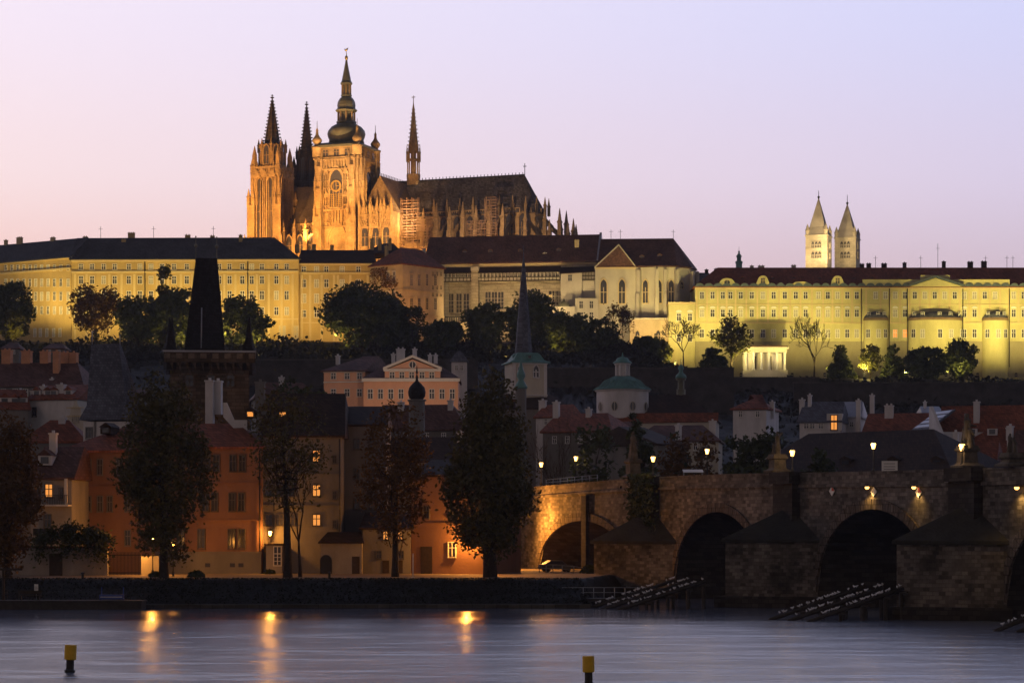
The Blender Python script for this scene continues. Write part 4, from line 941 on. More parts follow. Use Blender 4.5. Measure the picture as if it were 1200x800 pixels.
for k in range(14): xx = un0+4+k*(un1-un0-5)/13; b.box(xx-.12, xx+.12, vn-hw-.5, vn-hw-.06, zeN-3, zeN-1)
b.box(un0+2, un1-.5, vn-hw-.6, vn-hw-.06, zeN-1, zeN-.2); part(b, 'parapet', GS, nave)
def flyer(x, v_in, z_in, v_out, z_out, th=.7, m=None):
    b = MB(); n = 7; pts = []
    for k in range(n+1):
        t = k/n; pts.append((v_in+(v_out-v_in)*t, z_in+(z_out-z_in)*t, .9+2.2*t*t))
    top = [(v, z) for v, z, _ in pts]; bot = [(v, z-d) for v, z, d in pts]
    poly = top + bot[::-1]; m_ = len(poly)
    vs = [(x-th/2, v, z) for v, z in poly] + [(x+th/2, v, z) for v, z in poly]
    fs = []
    for k in range(n):
        a, b_, c, d = k, k+1, m_-2-k, m_-1-k; fs += [(a,b_,c,d), (m_+a,m_+d,m_+c,m_+b_)]
    for k in range(m_): fs.append((k,(k+1)%m_,m_+(k+1)%m_,m_+k))
    b.add(vs, fs); return b.build('flying_buttress', m or GS, cat_)
for k in range(5):
    x = un0 + 4.5 + k*(un1-un0-6)/4.6
    flyer(x, vn-hw, zeN-2.5, vn-hw-7.5, zeN-9)
    b = MB(); b.box(x-.8, x+.8, vn-hw-8.6, vn-hw-7, 0, zeN-7.5); b.build('buttress', GS, cat_); pinnacle(x, vn-hw-7.8, zeN-8, 8.5, 1.3)
    if k < 4: window(cat_, K, x+1.9, zeN-12, 2.3, 9, 'gothic', M_['glass'], GS, v=vn-hw)
    if k < 4: window(cat_, K, x+1.9, cz(292,0), 2.2, 6, 'gothic', M_['glass'], GS, v=vn-hw-7)
# --- transept and choir
vx = vn + 2; uc1 = cu(615, vx); ucr = cu(484.5, vx)
zr2 = PZ(205.2, K.ay + uc1*K.s + vx*K.c) - Z0c; zeC = zr2 - 14.0; hwc = 7.8
roofm = tiles('cathedral_roof_tiles', (.10,.088,.085), .9, .5)
b = MB(); ua = TW+1; b.box(ua, uc1+.5, vx-hwc+.4, vx+hwc-.4, 0, zeC-.1); b.prism([(uc1+.5,vx-hwc+.4),(uc1+5.5,vx-4),(uc1+7,vx),(uc1+5.5,vx+4),(uc1+.5,vx+hwc-.4)], 0, zeC-.12); choir = part(b, 'choir', GS)
r = MB(); e = [(ua-6,vx-hwc-.4),(uc1+1,vx-hwc-.4),(uc1+6.4,vx-4.6),(uc1+8,vx),(uc1+6.4,vx+4.6),(uc1+1,vx+hwc+.4),(ua-6,vx+hwc+.4)]; n = 7
r.add([(x,y,zeC) for x,y in e] + [(x,y,zeC-.3) for x,y in e] + [(ua-6,vx,zr2),(uc1,vx,zr2)],
      [(0,1,15,14),(1,2,15),(2,3,15),(3,4,15),(4,5,15),(5,6,14,15),(6,0,14)] + [(i,7+i,7+(i+1)%7,(i+1)%7) for i in range(7)] + [tuple(range(13,6,-1))])
part(r, 'choir_roof', roofm, choir)
# ridge cresting
b = MB(); 
x = cu(495, vx)
while x < uc1-.5: b.box(x-.1, x+.1, vx-.1, vx+.1, zr2-.2, zr2+1.0); x += 1.35
b.box(cu(445,vx), uc1, vx-.08, vx+.08, zr2-.1, zr2+.35); b.tube([(uc1,vx,zr2),(uc1,vx,zr2+4.2)], .13, 5); b.box(uc1-.6, uc1+.6, vx-.08, vx+.08, zr2+3, zr2+3.25); part(b, 'ridge_cresting', M_['iron'], choir)
# south transept with gable towards the viewer
v_s = 3.5; ut = cu(445.5, v_s); zrt = zr2-.8; hwt = 8.2
zet = PZ(249, K.ay+ut*K.s) - Z0c
b = MB(); b.box(ut-hwt+.6, ut+hwt-.6, v_s, vx-hwc, 0, zet); tr = part(b, 'transept', GS)
r = MB(); r.add([(ut-hwt,v_s-.2,zet),(ut+hwt,v_s-.2,zet),(ut,v_s-.2,zrt),(ut-hwt,vx,zet),(ut+hwt,vx,zet),(ut,vx,zrt)],[(0,2,5,3),(1,4,5,2),(0,1,2),(3,5,4),(0,3,4,1)]); part(r, 'transept_roof', tiles('transept_tiles', (.16,.12,.085), .7, .3), tr)
b = MB(); x = v_s
while x < vx: b.box(ut-.1, ut+.1, x-.1, x+.1, zrt-.2, zrt+1.0); x += 1.4
part(b, 'ridge_cresting', M_['iron'], tr)
# lit lower transept front with rose tracery
uf0, uf1 = cu(421.5, -1.5), cu(459, -1.5); zf1 = cz(252,0)
b = MB(); b.box(max(uf0, TW+.3), uf1, -1.5, v_s+2, 0, zf1); fr_lo = part(b, 'transept_front', GS)
wf = uf1 - max(uf0, TW+.3); u_a = max(uf0, TW+.3)
for k in range(3):
    xc = u_a + wf*(k+.5)/3; b = MB(); n = 20; zc2 = cz(263,0)
    for rr_ in (1.75, .8):
        for j in range(n):
            a0, a1 = 2*math.pi*j/n, 2*math.pi*(j+1)/n
            b.add([(xc+q*math.cos(a), y, zc2+q*math.sin(a)) for y in (-1.95,-1.505) for q, a in ((rr_-.3,a0),(rr_,a0),(rr_,a1),(rr_-.3,a1))], [(0,1,2,3),(4,7,6,5),(0,4,5,1),(1,5,6,2),(2,6,7,3),(3,7,4,0)])
    for j in range(8):
        a0 = 2*math.pi*j/8; b.add([(xc+q*math.cos(a0+e), y, zc2+q*math.sin(a0+e)) for y in (-1.9,-1.505) for q, e in ((.75,-.12),(1.5,-.06),(1.5,.06),(.75,.12))], [(0,1,2,3),(4,7,6,5),(0,4,5,1),(1,5,6,2),(2,6,7,3),(3,7,4,0)])
    b.build('rose_tracery', GS, fr_lo)
    window(fr_lo, K, xc, cz(292,0), 2.4, 6.4, 'gothic', M_['glass'], GS, v=-1.5)
for k in range(4):
    x = u_a + wf*k/3; b = MB(); b.box(x-.3, x+.3, -2.3, -1.505, 0, zf1-.3); pinn_add(b, x, -1.9, zf1-.3, 5, .7); b.build('buttress', GS, fr_lo)
b = MB()
for z in (cz(256,0), cz(270.5,0)): b.box(u_a, uf1, -2.0, -1.505, z-.25, z+.25)
for k in range(22): x = u_a + wf*(k+.5)/22; b.box(x-.1, x+.1, -1.85, -1.505, cz(256,0), zf1)
b.build('tracery_band', GS, fr_lo)
for k in range(5):
    x = uf0+1.5+k*(uf1-uf0-2)/4; pinnacle(x, -1.2, zf1-3, 8.5, 1.1); 
b = MB()
for k in range(11): x = max(uf0,TW+.3)+.4+k*(uf1-max(uf0,TW+.3)-.8)/10; b.xz([(x-.5,zf1),(x+.5,zf1),(x,zf1+2.2)], -1.7, -1.2)
part(b, 'crenellation', GS, fr_lo)
# fleche on the crossing
zq = lambda py: PZ(py, K.ay+ucr*K.s+vx*K.c) - Z0c
b = MB(); b.lathe(ucr, vx, [(2.3,zq(217)),(2.5,zq(207)),(2.5,zq(204.5)),(1.0,zq(204)),(1.0,zq(189)),(2.4,zq(188)),(2.4,zq(186.5)),(1.0,zq(186)),(1.0,zq(180)),(2.0,zq(179)),(1.9,zq(173)),(1.35,zq(160)),(.8,zq(142)),(.4,zq(127)),(.14,zq(121)),(.1,zq(112))], 8, 0, oct_)
fl = part(b, 'ridge_turret', M_['gothic'])
for k in range(8):
    a = oct_+2*math.pi*k/8; b = MB(); b.lathe(ucr+2.1*math.cos(a), vx+2.1*math.sin(a), [(.26,zq(205)),(.22,zq(180))], 5); b.build('shaft', M_['gothic'], fl)
    pinnacle(ucr+2.35*math.cos(a), vx+2.35*math.sin(a), zq(190), 6.5, .5, parent=fl)
    for q in range(12):
        pass
b = MB()
for k in range(8):
    a = oct_+2*math.pi*k/8
    for q in range(11): f = q/11; r_ = 1.95*(1-f)+.25; z = zq(175)+(zq(124)-zq(175))*f; b.box(ucr+r_*math.cos(a)-.16, ucr+r_*math.cos(a)+.16, vx+r_*math.sin(a)-.16, vx+r_*math.sin(a)+.16, z-.12, z+.22)
b.box(ucr-.7, ucr+.7, vx-.08, vx+.08, zq(114.5), zq(113.7)); b.build('crockets', M_['gothic'], fl)
# choir chapels, flying buttresses and their pinnacles
ze2 = zeC
b = MB(); b.box(cu(462,8), uc1, 8, vx-hwc+.3, 0, ze2-11); b.prism([(uc1,8),(uc1+9,10),(uc1+15,17),(uc1+17,vx),(uc1+15,vx+9),(uc1,vx+16),(uc1,vx)], 0, ze2-11.02); part(b, 'choir_chapels', GS, choir)
r = MB(); zc0, zc1 = ze2-11, ze2-8.2
r.add([(cu(462,8),7.6,zc0),(uc1,7.6,zc0),(uc1,vx-hwc+.3,zc1),(cu(462,8),vx-hwc+.3,zc1)],[(0,1,2,3)])
r.add([(uc1,7.6,zc0),(uc1+9.3,9.7,zc0),(uc1+15.4,16.8,zc0),(uc1+17.4,vx,zc0),(uc1+7,vx,zc1),(uc1+5.5,vx-4,zc1),(uc1,vx-hwc+.3,zc1)],[(0,1,5,6),(1,2,5),(2,3,4,5)]); part(r, 'chapel_roof', roofm, choir)
b = MB()
x = cu(468, vx-hwc)
while x < uc1: b.box(x-.12, x+.12, vx-hwc-.1, vx-hwc+.3, ze2-.35, ze2+1.1); x += .9
b.box(cu(468,vx-hwc), uc1+1, vx-hwc-.12, vx-hwc+.3, ze2+1.1, ze2+1.4)
cx_, cy_ = uc1+.5, vx
for k in range(12): a = math.radians(-85+k*14); b.box(cx_+8.3*math.cos(a)-.15, cx_+8.3*math.cos(a)+.15, cy_+8.3*math.sin(a)-.15, cy_+8.3*math.sin(a)+.15, ze2-.35, ze2+1.2)
part(b, 'choir_parapet', GS, choir)
for k in range(7):
    x = cu(496, 8) + k*(uc1-cu(496,8))/6.3
    flyer(x, vx-hwc, ze2-2.0, 8.6, ze2-9.5, .8)
    b = MB(); b.box(x-.8, x+.8, 7.0, 9.4, 0, ze2-7); b.build('buttress', GS, cat_); pinnacle(x, 8.2, ze2-8, 11 if k%2 else 9.5, 1.4); pinnacle(x, vx-hwc-.3, ze2-1, 7, .9)
    window(choir, K, x+3.6, ze2-10.2, 2.6, 9.0, 'gothic', M_['glass'], GS, v=vx-hwc+.4)
for k, a in enumerate((-70,-42,-14,14)):
    a = math.radians(a); ca, sa = math.cos(a), math.sin(a)
    pinnacle(cx_+8.2*ca, cy_+8.2*sa, ze2-1, 6.5, .9)
    for rr_, hh, ht in ((14.5, -9, 10.5), (18.0, -12.5, 9.0)):
        x, y = cx_+rr_*ca, cy_+rr_*sa; b = MB(); b.box(x-.8, x+.8, y-.8, y+.8, 0, ze2+hh); b.build('buttress', GS, cat_); pinnacle(x, y, ze2+hh-.5, ht, 1.3)
    b = MB(); n = 6; q = []
    for j in range(n+1): t = j/n; q.append((cx_+(7+7.5*t)*ca, cy_+(7+7.5*t)*sa, ze2-2-7*t-.5*math.sin(math.pi*t)))
    b.tube(q, [.55]*(n+1), 5, 0, False); b.build('flying_buttress', GS, cat_)
for px, pt, pb in ((657,252,275),(664,258,275),(672,256,275)):
    v = vx+2; u = cu(px, v); pinnacle(u, v, PZ(pb, K.ay+u*K.s+v*K.c)-Z0c-4, (pb-pt)*.303+4, 1.3)
# apse lit wall windows
for a in (-62,-30,0):
    a = math.radians(a); q = Matrix.Translation((uc1+.5+16.2*math.cos(a), vx+16.0*math.sin(a), 0)) @ Matrix.Rotation(a+math.pi/2, 4, 'Z')
    link('window', win_mesh(2.6, 6.5, 'gothic', M_['glass'], GS, None)[0], cat_, q @ Matrix.Translation((0,-.4,ze2-19.5)))
# --- scaffolding towers against the choir
def scaffold(pa, pb, pt, pbm, v, lab, steps):
    u0, u1 = cu(pa, v), cu(pb, v); o = K.at(u0, v, 0); z0 = PZ(pbm, o.y) - 4; h = PZ(pt, o.y) - z0
    t = thing('scaffolding', lab, 'scaffold', Matrix.Translation((o.x, o.y, z0)) @ Matrix.Rotation(Acat, 4, 'Z')); L = u1-u0
    b = MB(); d = MB()
    for s0, s1, hh in steps:
        xs = [L*s0 + (L*(s1-s0))*k/max(2, int(L*(s1-s0)/1.7)) for k in range(max(2, int(L*(s1-s0)/1.7))+1)]
        for x in xs:
            for y in (0, 1.3): b.box(x-.07, x+.07, y-.07, y+.07, 0, h*hh)
        z = 1.8; alt = 0
        while z < h*hh:
            for y in (-.08, 1.38): b.box(xs[0], xs[-1], y-.06, y+.06, z-.06, z+.06); b.box(xs[0], xs[-1], y-.05, y+.05, z+.9, z+1.0)
            d.box(xs[0], xs[-1], .1, 1.2, z+.07, z+.16)
            i = alt % (len(xs)-1); b.tube([(xs[i],-.1,z-1.9),(xs[i+1],-.1,z)], .05, 4)
            z += 2.0; alt += 1
    b.build('pole_frame', M_['rust'], t); d.build('plank_deck', mat('scaffold_planks', (.22,.15,.09)), t); return t
scaffold(470, 505, 232, 284, 2.0, 'taller scaffolding tower beside the lit transept of the cathedral', ((0,.55,1.0),(.55,1.0,.62)))
scaffold(546, 586, 234, 275, 4.0, 'stepped scaffolding against the middle of the cathedral choir', ((0,.55,.55),(.55,.88,1.0)))
print('pinnacles', NP[0])
# ------------------------------------------------------------------ the town under the castle
def zb(px, Y): return GZ(PX(px, Y), Y) - 1.0
# tall black gate tower
def gate_tower():
    Y = 330; f = Fr(199, Y-1.2, 292, Y, 2.5); t = thing('gate_tower', 'tall gate tower with a steep black wedge roof, four corner spikes and two gilded finials', 'tower', f.M)
    L = f.L; D = 10.0; zg0 = f.z(425, L/2); zg1 = f.z(411, L/2)
    w = MB(); w.box(0, L, 0, D, 0, zg0); w.build('wall', M_['towerstone'], t)
    g = MB(); o = 0.75; g.box(-o, L+o, -o, D+o, zg0, zg0+.5)
    for a, b, c, d in ((-o, L+o, -o, -o+.45), (-o, L+o, D+o-.45, D+o), (-o, -o+.45, -o+.45, D+o-.45), (L+o-.45, L+o, -o+.45, D+o-.45)): g.box(a, b, c, d, zg0+.5, zg1-.25)
    for k in range(11):
        x = .2+k*(L-.4)/10; g.xz([(x-.25, zg0-.02),(x+.25, zg0-.02),(x+.25,zg0-1.1)], -o, -.003)
    g.build('parapet_gallery', M_['towerstone'], t)
    c = MB(); 
    for k in range(8): x = -o+.4+k*(L+2*o-.8)/7; c.box(x-.42, x+.42, -o-.12, -o-.004, zg0+.55, zg1-.4)
    c.build('parapet_panel', mat('pale_parapet_panel', (.16,.13,.10), .9, .4, 1), t)
    c = MB(); c.box(-o-.2, L+o+.2, -o-.2, -o+.6, zg1-.23, zg1); c.box(-o-.2, L+o+.2, D+o-.6, D+o+.2, zg1-.23, zg1); c.box(-o-.2,-o+.6,-o+.6,D+o-.6,zg1-.23,zg1); c.box(L+o-.6,L+o+.2,-o+.6,D+o-.6,zg1-.23,zg1); c.build('gallery_coping', M_['zinc'], t)
    r = MB(); b0 = zg0+.5; ul, ur = f.u(216), f.u(263.5); tl, tr = f.u(229.5, 4.2), f.u(254.5, 4.2); zt = f.z(303, L/2, 5)
    r.add([(ul,.5,b0),(ur,.5,b0),(ur,D-.5,b0),(ul,D-.5,b0),(ul,.5,f.z(407,L/2)),(ur,.5,f.z(407,L/2)),(ur,D-.5,f.z(407,L/2)),(ul,D-.5,f.z(407,L/2)),(tl,4.4,zt),(tr,4.4,zt),(tr,5.6,zt),(tl,5.6,zt)],
          [(0,1,5,4),(1,2,6,5),(2,3,7,6),(3,0,4,7),(4,5,9,8),(5,6,10,9),(6,7,11,10),(7,4,8,11),(8,9,10,11)]); r.build('roof', M_['blackslate'], t)
    c = MB(); c.tube([(ul+2.3,-.2+.55,f.z(407,0)),(ul+2.35,1.6,f.z(360,0,1.6))],.09,4); c.build('roof_ladder', M_['zinc'], t)
    for px, pt in ((229.5,276),(254,277)):
        u = f.u(px, 5); c = MB(); z = f.z(pt, u, 5); c.lathe(u, 5, [(.1,zt-.3),(.06,z-1.7),(.26,z-1.5),(.26,z-1.3),(.05,z-1.1),(.04,z-.3),(.12,z-.2),(.02,z)], 6); c.build('finial', M_['darkcopper'], t)
    for x, y in ((0,0),(L,0),(0,D),(L,D)):
        c = MB(); z0 = zg0+.2; c.lathe(x, y, [(.85,z0-1.2),(.85,zg1+.1),(1.0,zg1+.15),(.62,zg1+1.0),(.06,f.z(371,x,y))], 6); c.build('corner_spike', M_['blackslate'], t)
    c = MB(); c.box(f.u(200), f.u(291), -.3, -.003, f.z(439,0), f.z(437,0)); c.build('string_course', M_['towerstone'], t)
    for px in (222,247,270): window(t, f, f.u(px), f.z(452,0), 1.0, 1.7, 'gothic', None, M_['towerstone'])
gate_tower()
def low_tower():
    Y = 325; f = Fr(97.5, Y, 149, Y-1, 2.5); t = thing('gate_tower', 'lower gate tower with a blue-grey steep hipped roof and whitewashed walls', 'tower', f.M)
    L = f.L; D = 8; ze = f.z(492, L/2); w = MB(); w.box(0, L, 0, D, 0, ze-.2); w.build('wall', M_['whitewash'], t)
    r = MB(); zt = f.z(403.5, 0, 4); tl, tr = f.u(107,3.6), f.u(139.5,3.6); a = f.u(93.5); b = f.u(153)
    r.add([(a,-.5,ze),(b,-.5,ze),(b,D+.5,ze),(a,D+.5,ze),(a+.8,.5,f.z(475,0)),(b-.8,.5,f.z(475,0)),(b-.8,D-.5,f.z(475,0)),(a+.8,D-.5,f.z(475,0)),(tl,3.6,zt),(tr,3.6,zt),(tr,4.4,zt),(tl,4.4,zt)],
          [(0,1,5,4),(1,2,6,5),(2,3,7,6),(3,0,4,7),(4,5,9,8),(5,6,10,9),(6,7,11,10),(7,4,8,11),(8,9,10,11),(3,2,1,0)]); r.build('roof', M_['bluegrey'], t)
    c = MB(); c.tube([(tl,4,zt-.3),(tl,4,zt+1.7)],.07,4); c.lathe(tl,4,[(.01,zt+1.5),(.2,zt+1.7),(.01,zt+1.9)],6); c.tube([(tr,4,zt-.3),(tr,4,zt+1.2)],.06,4); c.build('finial', M_['zinc'], t)
    c = MB(); c.box(f.u(110.5), f.u(112.5), -.2, -.003, 0, ze-.22); c.build('corner_pilaster', M_['greywall'], t)
    window(t, f, f.u(104.5), f.z(513,0), .8, 1.4, 'cross', None, M_['greywall'])
low_tower()
def row_windows(root, f, spec, **kw):
    for cols, rows, w, h in spec: win_grid(root, f, cols, rows, w, h, **kw)
# --- left roofs
f = Fr(-60, 430, 96, 427, zb(40,430)); h1, rf, ze, zr = house('town_house', 'brown roofed house with a row of six tall terracotta chimneys', 'house', f, 14, 452, 425, M_['greywall'], M_['brownroof'], .01, 3)
for px, pt, pb, w in ((8.5,409.5,425,10.5),(31.5,410.5,425,10.5),(53,411,425,10),(77,412.5,430,9.5),(86.5,412.5,430,8.5)): chim_px(h1, f, px, pt, pb, w, 7.5, M_['terra'], 1.6)
chim_px(h1, f, 66.5, 411, 434, 7, 4.0, M_['terra'], 1.2); chim_px(h1, f, 61, 443, 449, 4, 1.5, M_['whitewash'], .8)
win_grid(h1, f, [4,18,30], [460], 5, 8, 'cross')
f = Fr(33, 402, 91, 399, zb(60,400)); h2, rf, ze, zr = house('town_house', 'whitewashed house with tall white chimneys and small dormers under the brown roof', 'house', f, 11, 467, 451, M_['whitewash'], M_['redroof'], .01, .01, .4, None, M_['whitewash'])
for px, pt, pb, w in ((51,451.5,466,6.5),(72,449.5,466,9.5),(39,457,466,4.5),(24,456,465,5)): chim_px(h2, f, px, pt, pb, w, 2.2, M_['whitewash'], .9)
for px in (45,58,65,82): u = f.u(px,2); dormer(h2, u, 1.4, f.z(464,u,2), 1.5, 1.6, M_['whitewash'], M_['redroof'])
win_grid(h2, f, [40.5], [482.5], 4.5, 10, 'cross', frame=M_['wood'])
f = Fr(-40, 395, 33.5, 398, zb(0,395)); h, *_ = house('town_house', 'house at the frame edge with pale dormer walls and dark red roof', 'house', f, 10, 478, 456, M_['greywall'], M_['redroof'], .01, .01, .4)
for px in (5,17,26): u = f.u(px,2); dormer(h, u, 1.4, f.z(474,u,2), 1.7, 1.9, M_['whitewash'], M_['redroof'])
f = Fr(79, 345, 98.5, 344, 3.0); bg = thing('baroque_gable_house', 'narrow house front with a stepped baroque gable left of the lower gate tower', 'house', f.M)
w = MB(); z = lambda py: f.z(py, 1); um = f.L/2; w.xz([(0,0),(f.L,0),(f.L,z(488)),(f.L*.84,z(486)),(f.L*.8,z(478)),(f.L*.66,z(476)),(um+.15,z(469.5)),(um-.15,z(469.5)),(f.L*.34,z(476)),(f.L*.2,z(478)),(f.L*.16,z(486)),(0,z(488))], 0, 6); w.build('wall', M_['pale'], bg)
for py in (487.5, 477.5): band(bg, f, py, 1, M_['cream'], .2)
win_grid(bg, f, [86,90.5], [490], 2.6, 7, 'cross', frame=M_['pale'])
f = Fr(26, 330, 99, 330, 2.6); h3, rf, ze, zr = house('town_house', 'dark red roof with one small chimney before the whitewashed house', 'house', f, 9, 517, 492, M_['greywall'], M_['redroof'], 3, 3, .4)
chim_px(h3, f, 73, 488, 497, 8, 4, M_['whitewash'], .8)
# dim little houses on the slope
for pa, pb, Y, pe, pr, lab in ((2,22,520,408,401,'tiny grey house among bushes under the far left palace wing'), (52,75,525,408,402,'tiny pale house among bushes above the terracotta chimneys'), (152,170,400,462,455,'small roof with white chimney right of the lower gate tower')):
    f = Fr(pa, Y, pb, Y, zb((pa+pb)/2, Y)); hh, *_ = house('hillside_house', lab, 'house', f, 7, pe, pr, M_['greywall'], M_['brownroof'], 1, 1, .3); win_grid(hh, f, [pa+6, pb-6], [pe+4], 2.5, 3.5, 'cross')
    if pa == 152: chim_px(hh, f, 157, 461, 484, 9, -1.0, M_['whitewash'], 1.0)
# --- pink palace
Yp = 430; f = Fr(379.5, Yp+2, 428, Yp, zb(400,Yp)); pk, rf, ze, zr = house('pink_palace_wing', 'pink palace wing with white-framed windows and long brown roof', 'palace', f, 16, 434, 417.5, M_['pink'], M_['brownroof'], 5, .01, .5)
win_grid(pk, f, [391,407,421.5], [440.5,460], 5.5, [6.5,8], 'cross', skip=()); win_grid(pk, f, [391.5,407,421.5], [480], 5.5, 7, 'cross'); band(pk, f, 447.5, 1.2, M_['white'], .25); band(pk, f, 435.5, 1.6, M_['white'], .3, name='cornice')
for px, t, b, w in ((396,416,421,4),(443,428,433,3)): chim_px(pk, f, px, t, b, w, 8, M_['whitewash'])
antenna(pk, f.u(443,8), 8, zr-1, 5)
f = Fr(426, Yp-4, 537, Yp-4, zb(480,Yp)); pc, rf, ze, zr = house('pink_palace', 'pink palace with a wide white pediment and attic windows above the dark onion dome', 'palace', f, 16, 443, 426, M_['pink'], M_['brownroof'], 4, 4, .3)
c = MB(); a, b = f.u(426), f.u(537); z0 = f.z(447,0); c.box(-.3, f.L+.3, -.5, -.003, z0, f.z(443.2,0)); c.build('cornice', M_['white'], pc)
c = MB(); a, b, m_ = f.u(451), f.u(516), f.u(483.5); zt = f.z(433.5,0); zp = f.z(421,0); c.box(a, b, -.2, 8, f.z(443,0), zt); c.xz([(a,zt),(b,zt),(m_,zp)], -.2, 8); g = c.build('attic_pediment', M_['pink'], pc)
c = MB(); c.box(a-.2, b+.2, -.5, -.2, zt-.25, zt+.2)
for p, q in (((a-.3,zt),(m_,zp+.3)), ((m_,zp+.3),(b+.3,zt))): c.add([(p[0],-.6,p[1]),(q[0],-.6,q[1]),(q[0],-.6,q[1]+.45),(p[0],-.6,p[1]+.45),(p[0],8,p[1]),(q[0],8,q[1]),(q[0],8,q[1]+.45),(p[0],8,p[1]+.45)], [(0,1,2,3),(4,7,6,5),(3,2,6,7),(0,4,5,1)])
c.build('pediment_moulding', M_['white'], pc)
w_ = window(pc, f, m_, f.z(431,0), 1.1, 1.1, 'oval', None, M_['white'], v=-.2)
win_grid(pc, f, [459.5,471,482.5,494.5,506], [439.5], 5.2, 6.5, 'cross', v=-.2)
win_grid(pc, f, [434,446,458,470,482,494,506,518,530], [461.5], 5.2, 10.5, 'cross', 'cornice' and None); win_grid(pc, f, [434,446,458,470,482,494,506,518,530], [483], 5.2, 10, 'cross')
for px, t, b, w in ((461,414,425,4.5),(469.5,408,421,10),(486,408,414,5),(504,415,431,4.5),(510.5,415,431,4.5)): chim_px(pc, f, px, t, b, w, 8.3, M_['whitewash'])
antenna(pc, f.u(483,8), 8, zp-.5, 6.5)
f = Fr(529, 455, 547, 455, zb(538,455)); wt = thing('belvedere', 'small white square belvedere with rounded dark cap, right of the pink palace', 'tower', f.M)
w = MB(); w.box(0, f.L, 0, f.L, 0, f.z(424,0)); w.build('wall', M_['whitewash'], wt); c = MB(); c.sq(f.L/2, f.L/2, [(f.L/2+.35,f.z(424,0)),(f.L/2+.3,f.z(422.5,0)),(f.L/2*.75,f.z(417,0)),(f.L/4,f.z(413.5,0)),(.1,f.z(410,0))]); c.build('roof', M_['bluegrey'], wt); win_grid(wt, f, [535,541], [431], 2.6, 5, 'cross')
# onion dome in front
t = thing('onion_turret', 'dark onion dome with a spiked tip in front of the pink palace', 'turret', Matrix.Translation((PX(488.5,372),372,4))); z = lambda py: PZ(py,372)-4
c = MB(); c.lathe(0,0,[(1.25,0),(1.25,z(470)),(1.5,z(469.5)),(1.45,z(468))],10); c.build('drum', M_['greywall'], t)
c = MB(); c.lathe(0,0,[(.95,z(468)),(1.3,z(464)),(1.38,z(459)),(1.2,z(454)),(.7,z(449.5)),(.25,z(446.5)),(.16,z(443)),(.2,z(442)),(.05,z(438)),(.18,z(437.3)),(.03,z(428))],14,0,0,True); c.build('onion_dome', M_['blackslate'], t)
# --- church tower with the long needle spire
Ys = 455; f = Fr(600.5, Ys, 641, Ys+1.5, zb(620,Ys)); ct = thing('church_tower', 'pale church tower with a green copper cap and a very tall dark needle spire', 'tower', f.M)
L = f.L; ze = f.z(425, 0); w = MB(); w.box(0, L, 0, L, 0, ze-.01); w.build('wall', M_['pale'], ct)
for px in (602.5,639): u = f.u(px); c = MB(); c.box(u-.3,u+.3,-.2,-.003,0,ze-.02); c.build('corner_pilaster', M_['whitewash'], ct)
for px in (609.5,628): u = f.u(px); window(ct, f, u, f.z(441.5,0), 1.0, 2.0, 'gothic', None, M_['whitewash'])
for py in (426,463): band(ct, f, py, 1.6, M_['whitewash'], .35)
c = MB(); c.sq(L/2, L/2, [(L/2+.55,ze),(L/2+.55,ze+.2),(L/2-.4,f.z(421,0)),(2.2,f.z(413.5,0)),(1.9,f.z(412,0))]); c.build('cap', M_['copper'], ct)
us = f.u(613.5, L/2)
c = MB(); c.lathe(us, L/2, [(1.75,f.z(413,0)),(1.7,f.z(411,0)),(1.35,f.z(385,0)),(.8,f.z(345,0)),(.4,f.z(315,0)),(.1,f.z(297,0)),(.05,f.z(285,0))], 8, 0, R(22.5)); c.lathe(us, L/2, [(.01,f.z(291.5,0)),(.24,f.z(290.5,0)),(.01,f.z(289.5,0))], 6); c.build('spire', M_['bluegrey'], ct)
for sx, sy in ((1,0),(-1,0),(0,1),(0,-1)): dormer(ct, L/2+sx*2.3-.0, L/2+sy*2.3-1, f.z(420,0), .9, 1.2, M_['copper'], M_['copper'], depth=1)
t = thing('small_spire', 'slim green copper spirelet with a bulb, in front of the church tower', 'turret', Matrix.Translation((PX(610.5,400),400,5))); z = lambda py: PZ(py,400)-5
c = MB(); c.lathe(0,0,[(.9,0),(.9,z(455.5))],8); c.build('drum', M_['greywall'], t); c = MB(); c.lathe(0,0,[(1.0,z(455.4)),(1.15,z(454)),(.75,z(449)),(.42,z(445)),(.72,z(441)),(.7,z(438)),(.4,z(433)),(.22,z(427)),(.05,z(419)),(.14,z(417.5)),(.02,z(414))],10,0,0,True); c.build('spire', M_['copper'], t)
f = Fr(575, 450, 668, 451, zb(620,450)); h, *_ = house('church_nave', 'dark long church roof running behind the needle spire tower', 'church', f, 14, 478, 462, M_['greywall'], M_['darkroof'], 3, 3, .4); 
# --- domed church
Yd = 440; t = thing('domed_church', 'round white church with a low green copper dome and columned lantern', 'church', Matrix.Translation((PX(729.5,Yd),Yd,zb(730,Yd)))); z0_ = zb(730,Yd); z = lambda py: PZ(py,Yd-4)-z0_; s_ = Yd/F
r0 = 30.5*s_; c = MB(); c.lathe(0,0,[(r0,0),(r0,z(457.5)),(r0+.3,z(457.3)),(r0+.35,z(455.8))],40,0,0,False); c.build('drum', M_['whitewash'], t)
c = MB(); c.lathe(0,0,[(r0+.6,z(455.7)),(r0+.55,z(454.9)),(r0*.88,z(451)),(r0*.7,z(445)),(r0*.45,z(440.8)),(r0*.28,z(439.4))],32,0,0,True)
for k in range(32):
    a = 2*math.pi*k/32; c.tube([((r0+.5)*math.cos(a),(r0+.5)*math.sin(a),z(454.9)+.05),(r0*.88*math.cos(a),r0*.88*math.sin(a),z(451)+.08),(r0*.7*math.cos(a),r0*.7*math.sin(a),z(445)+.08),(r0*.3*math.cos(a),r0*.3*math.sin(a),z(439.6)+.08)],.07,4)
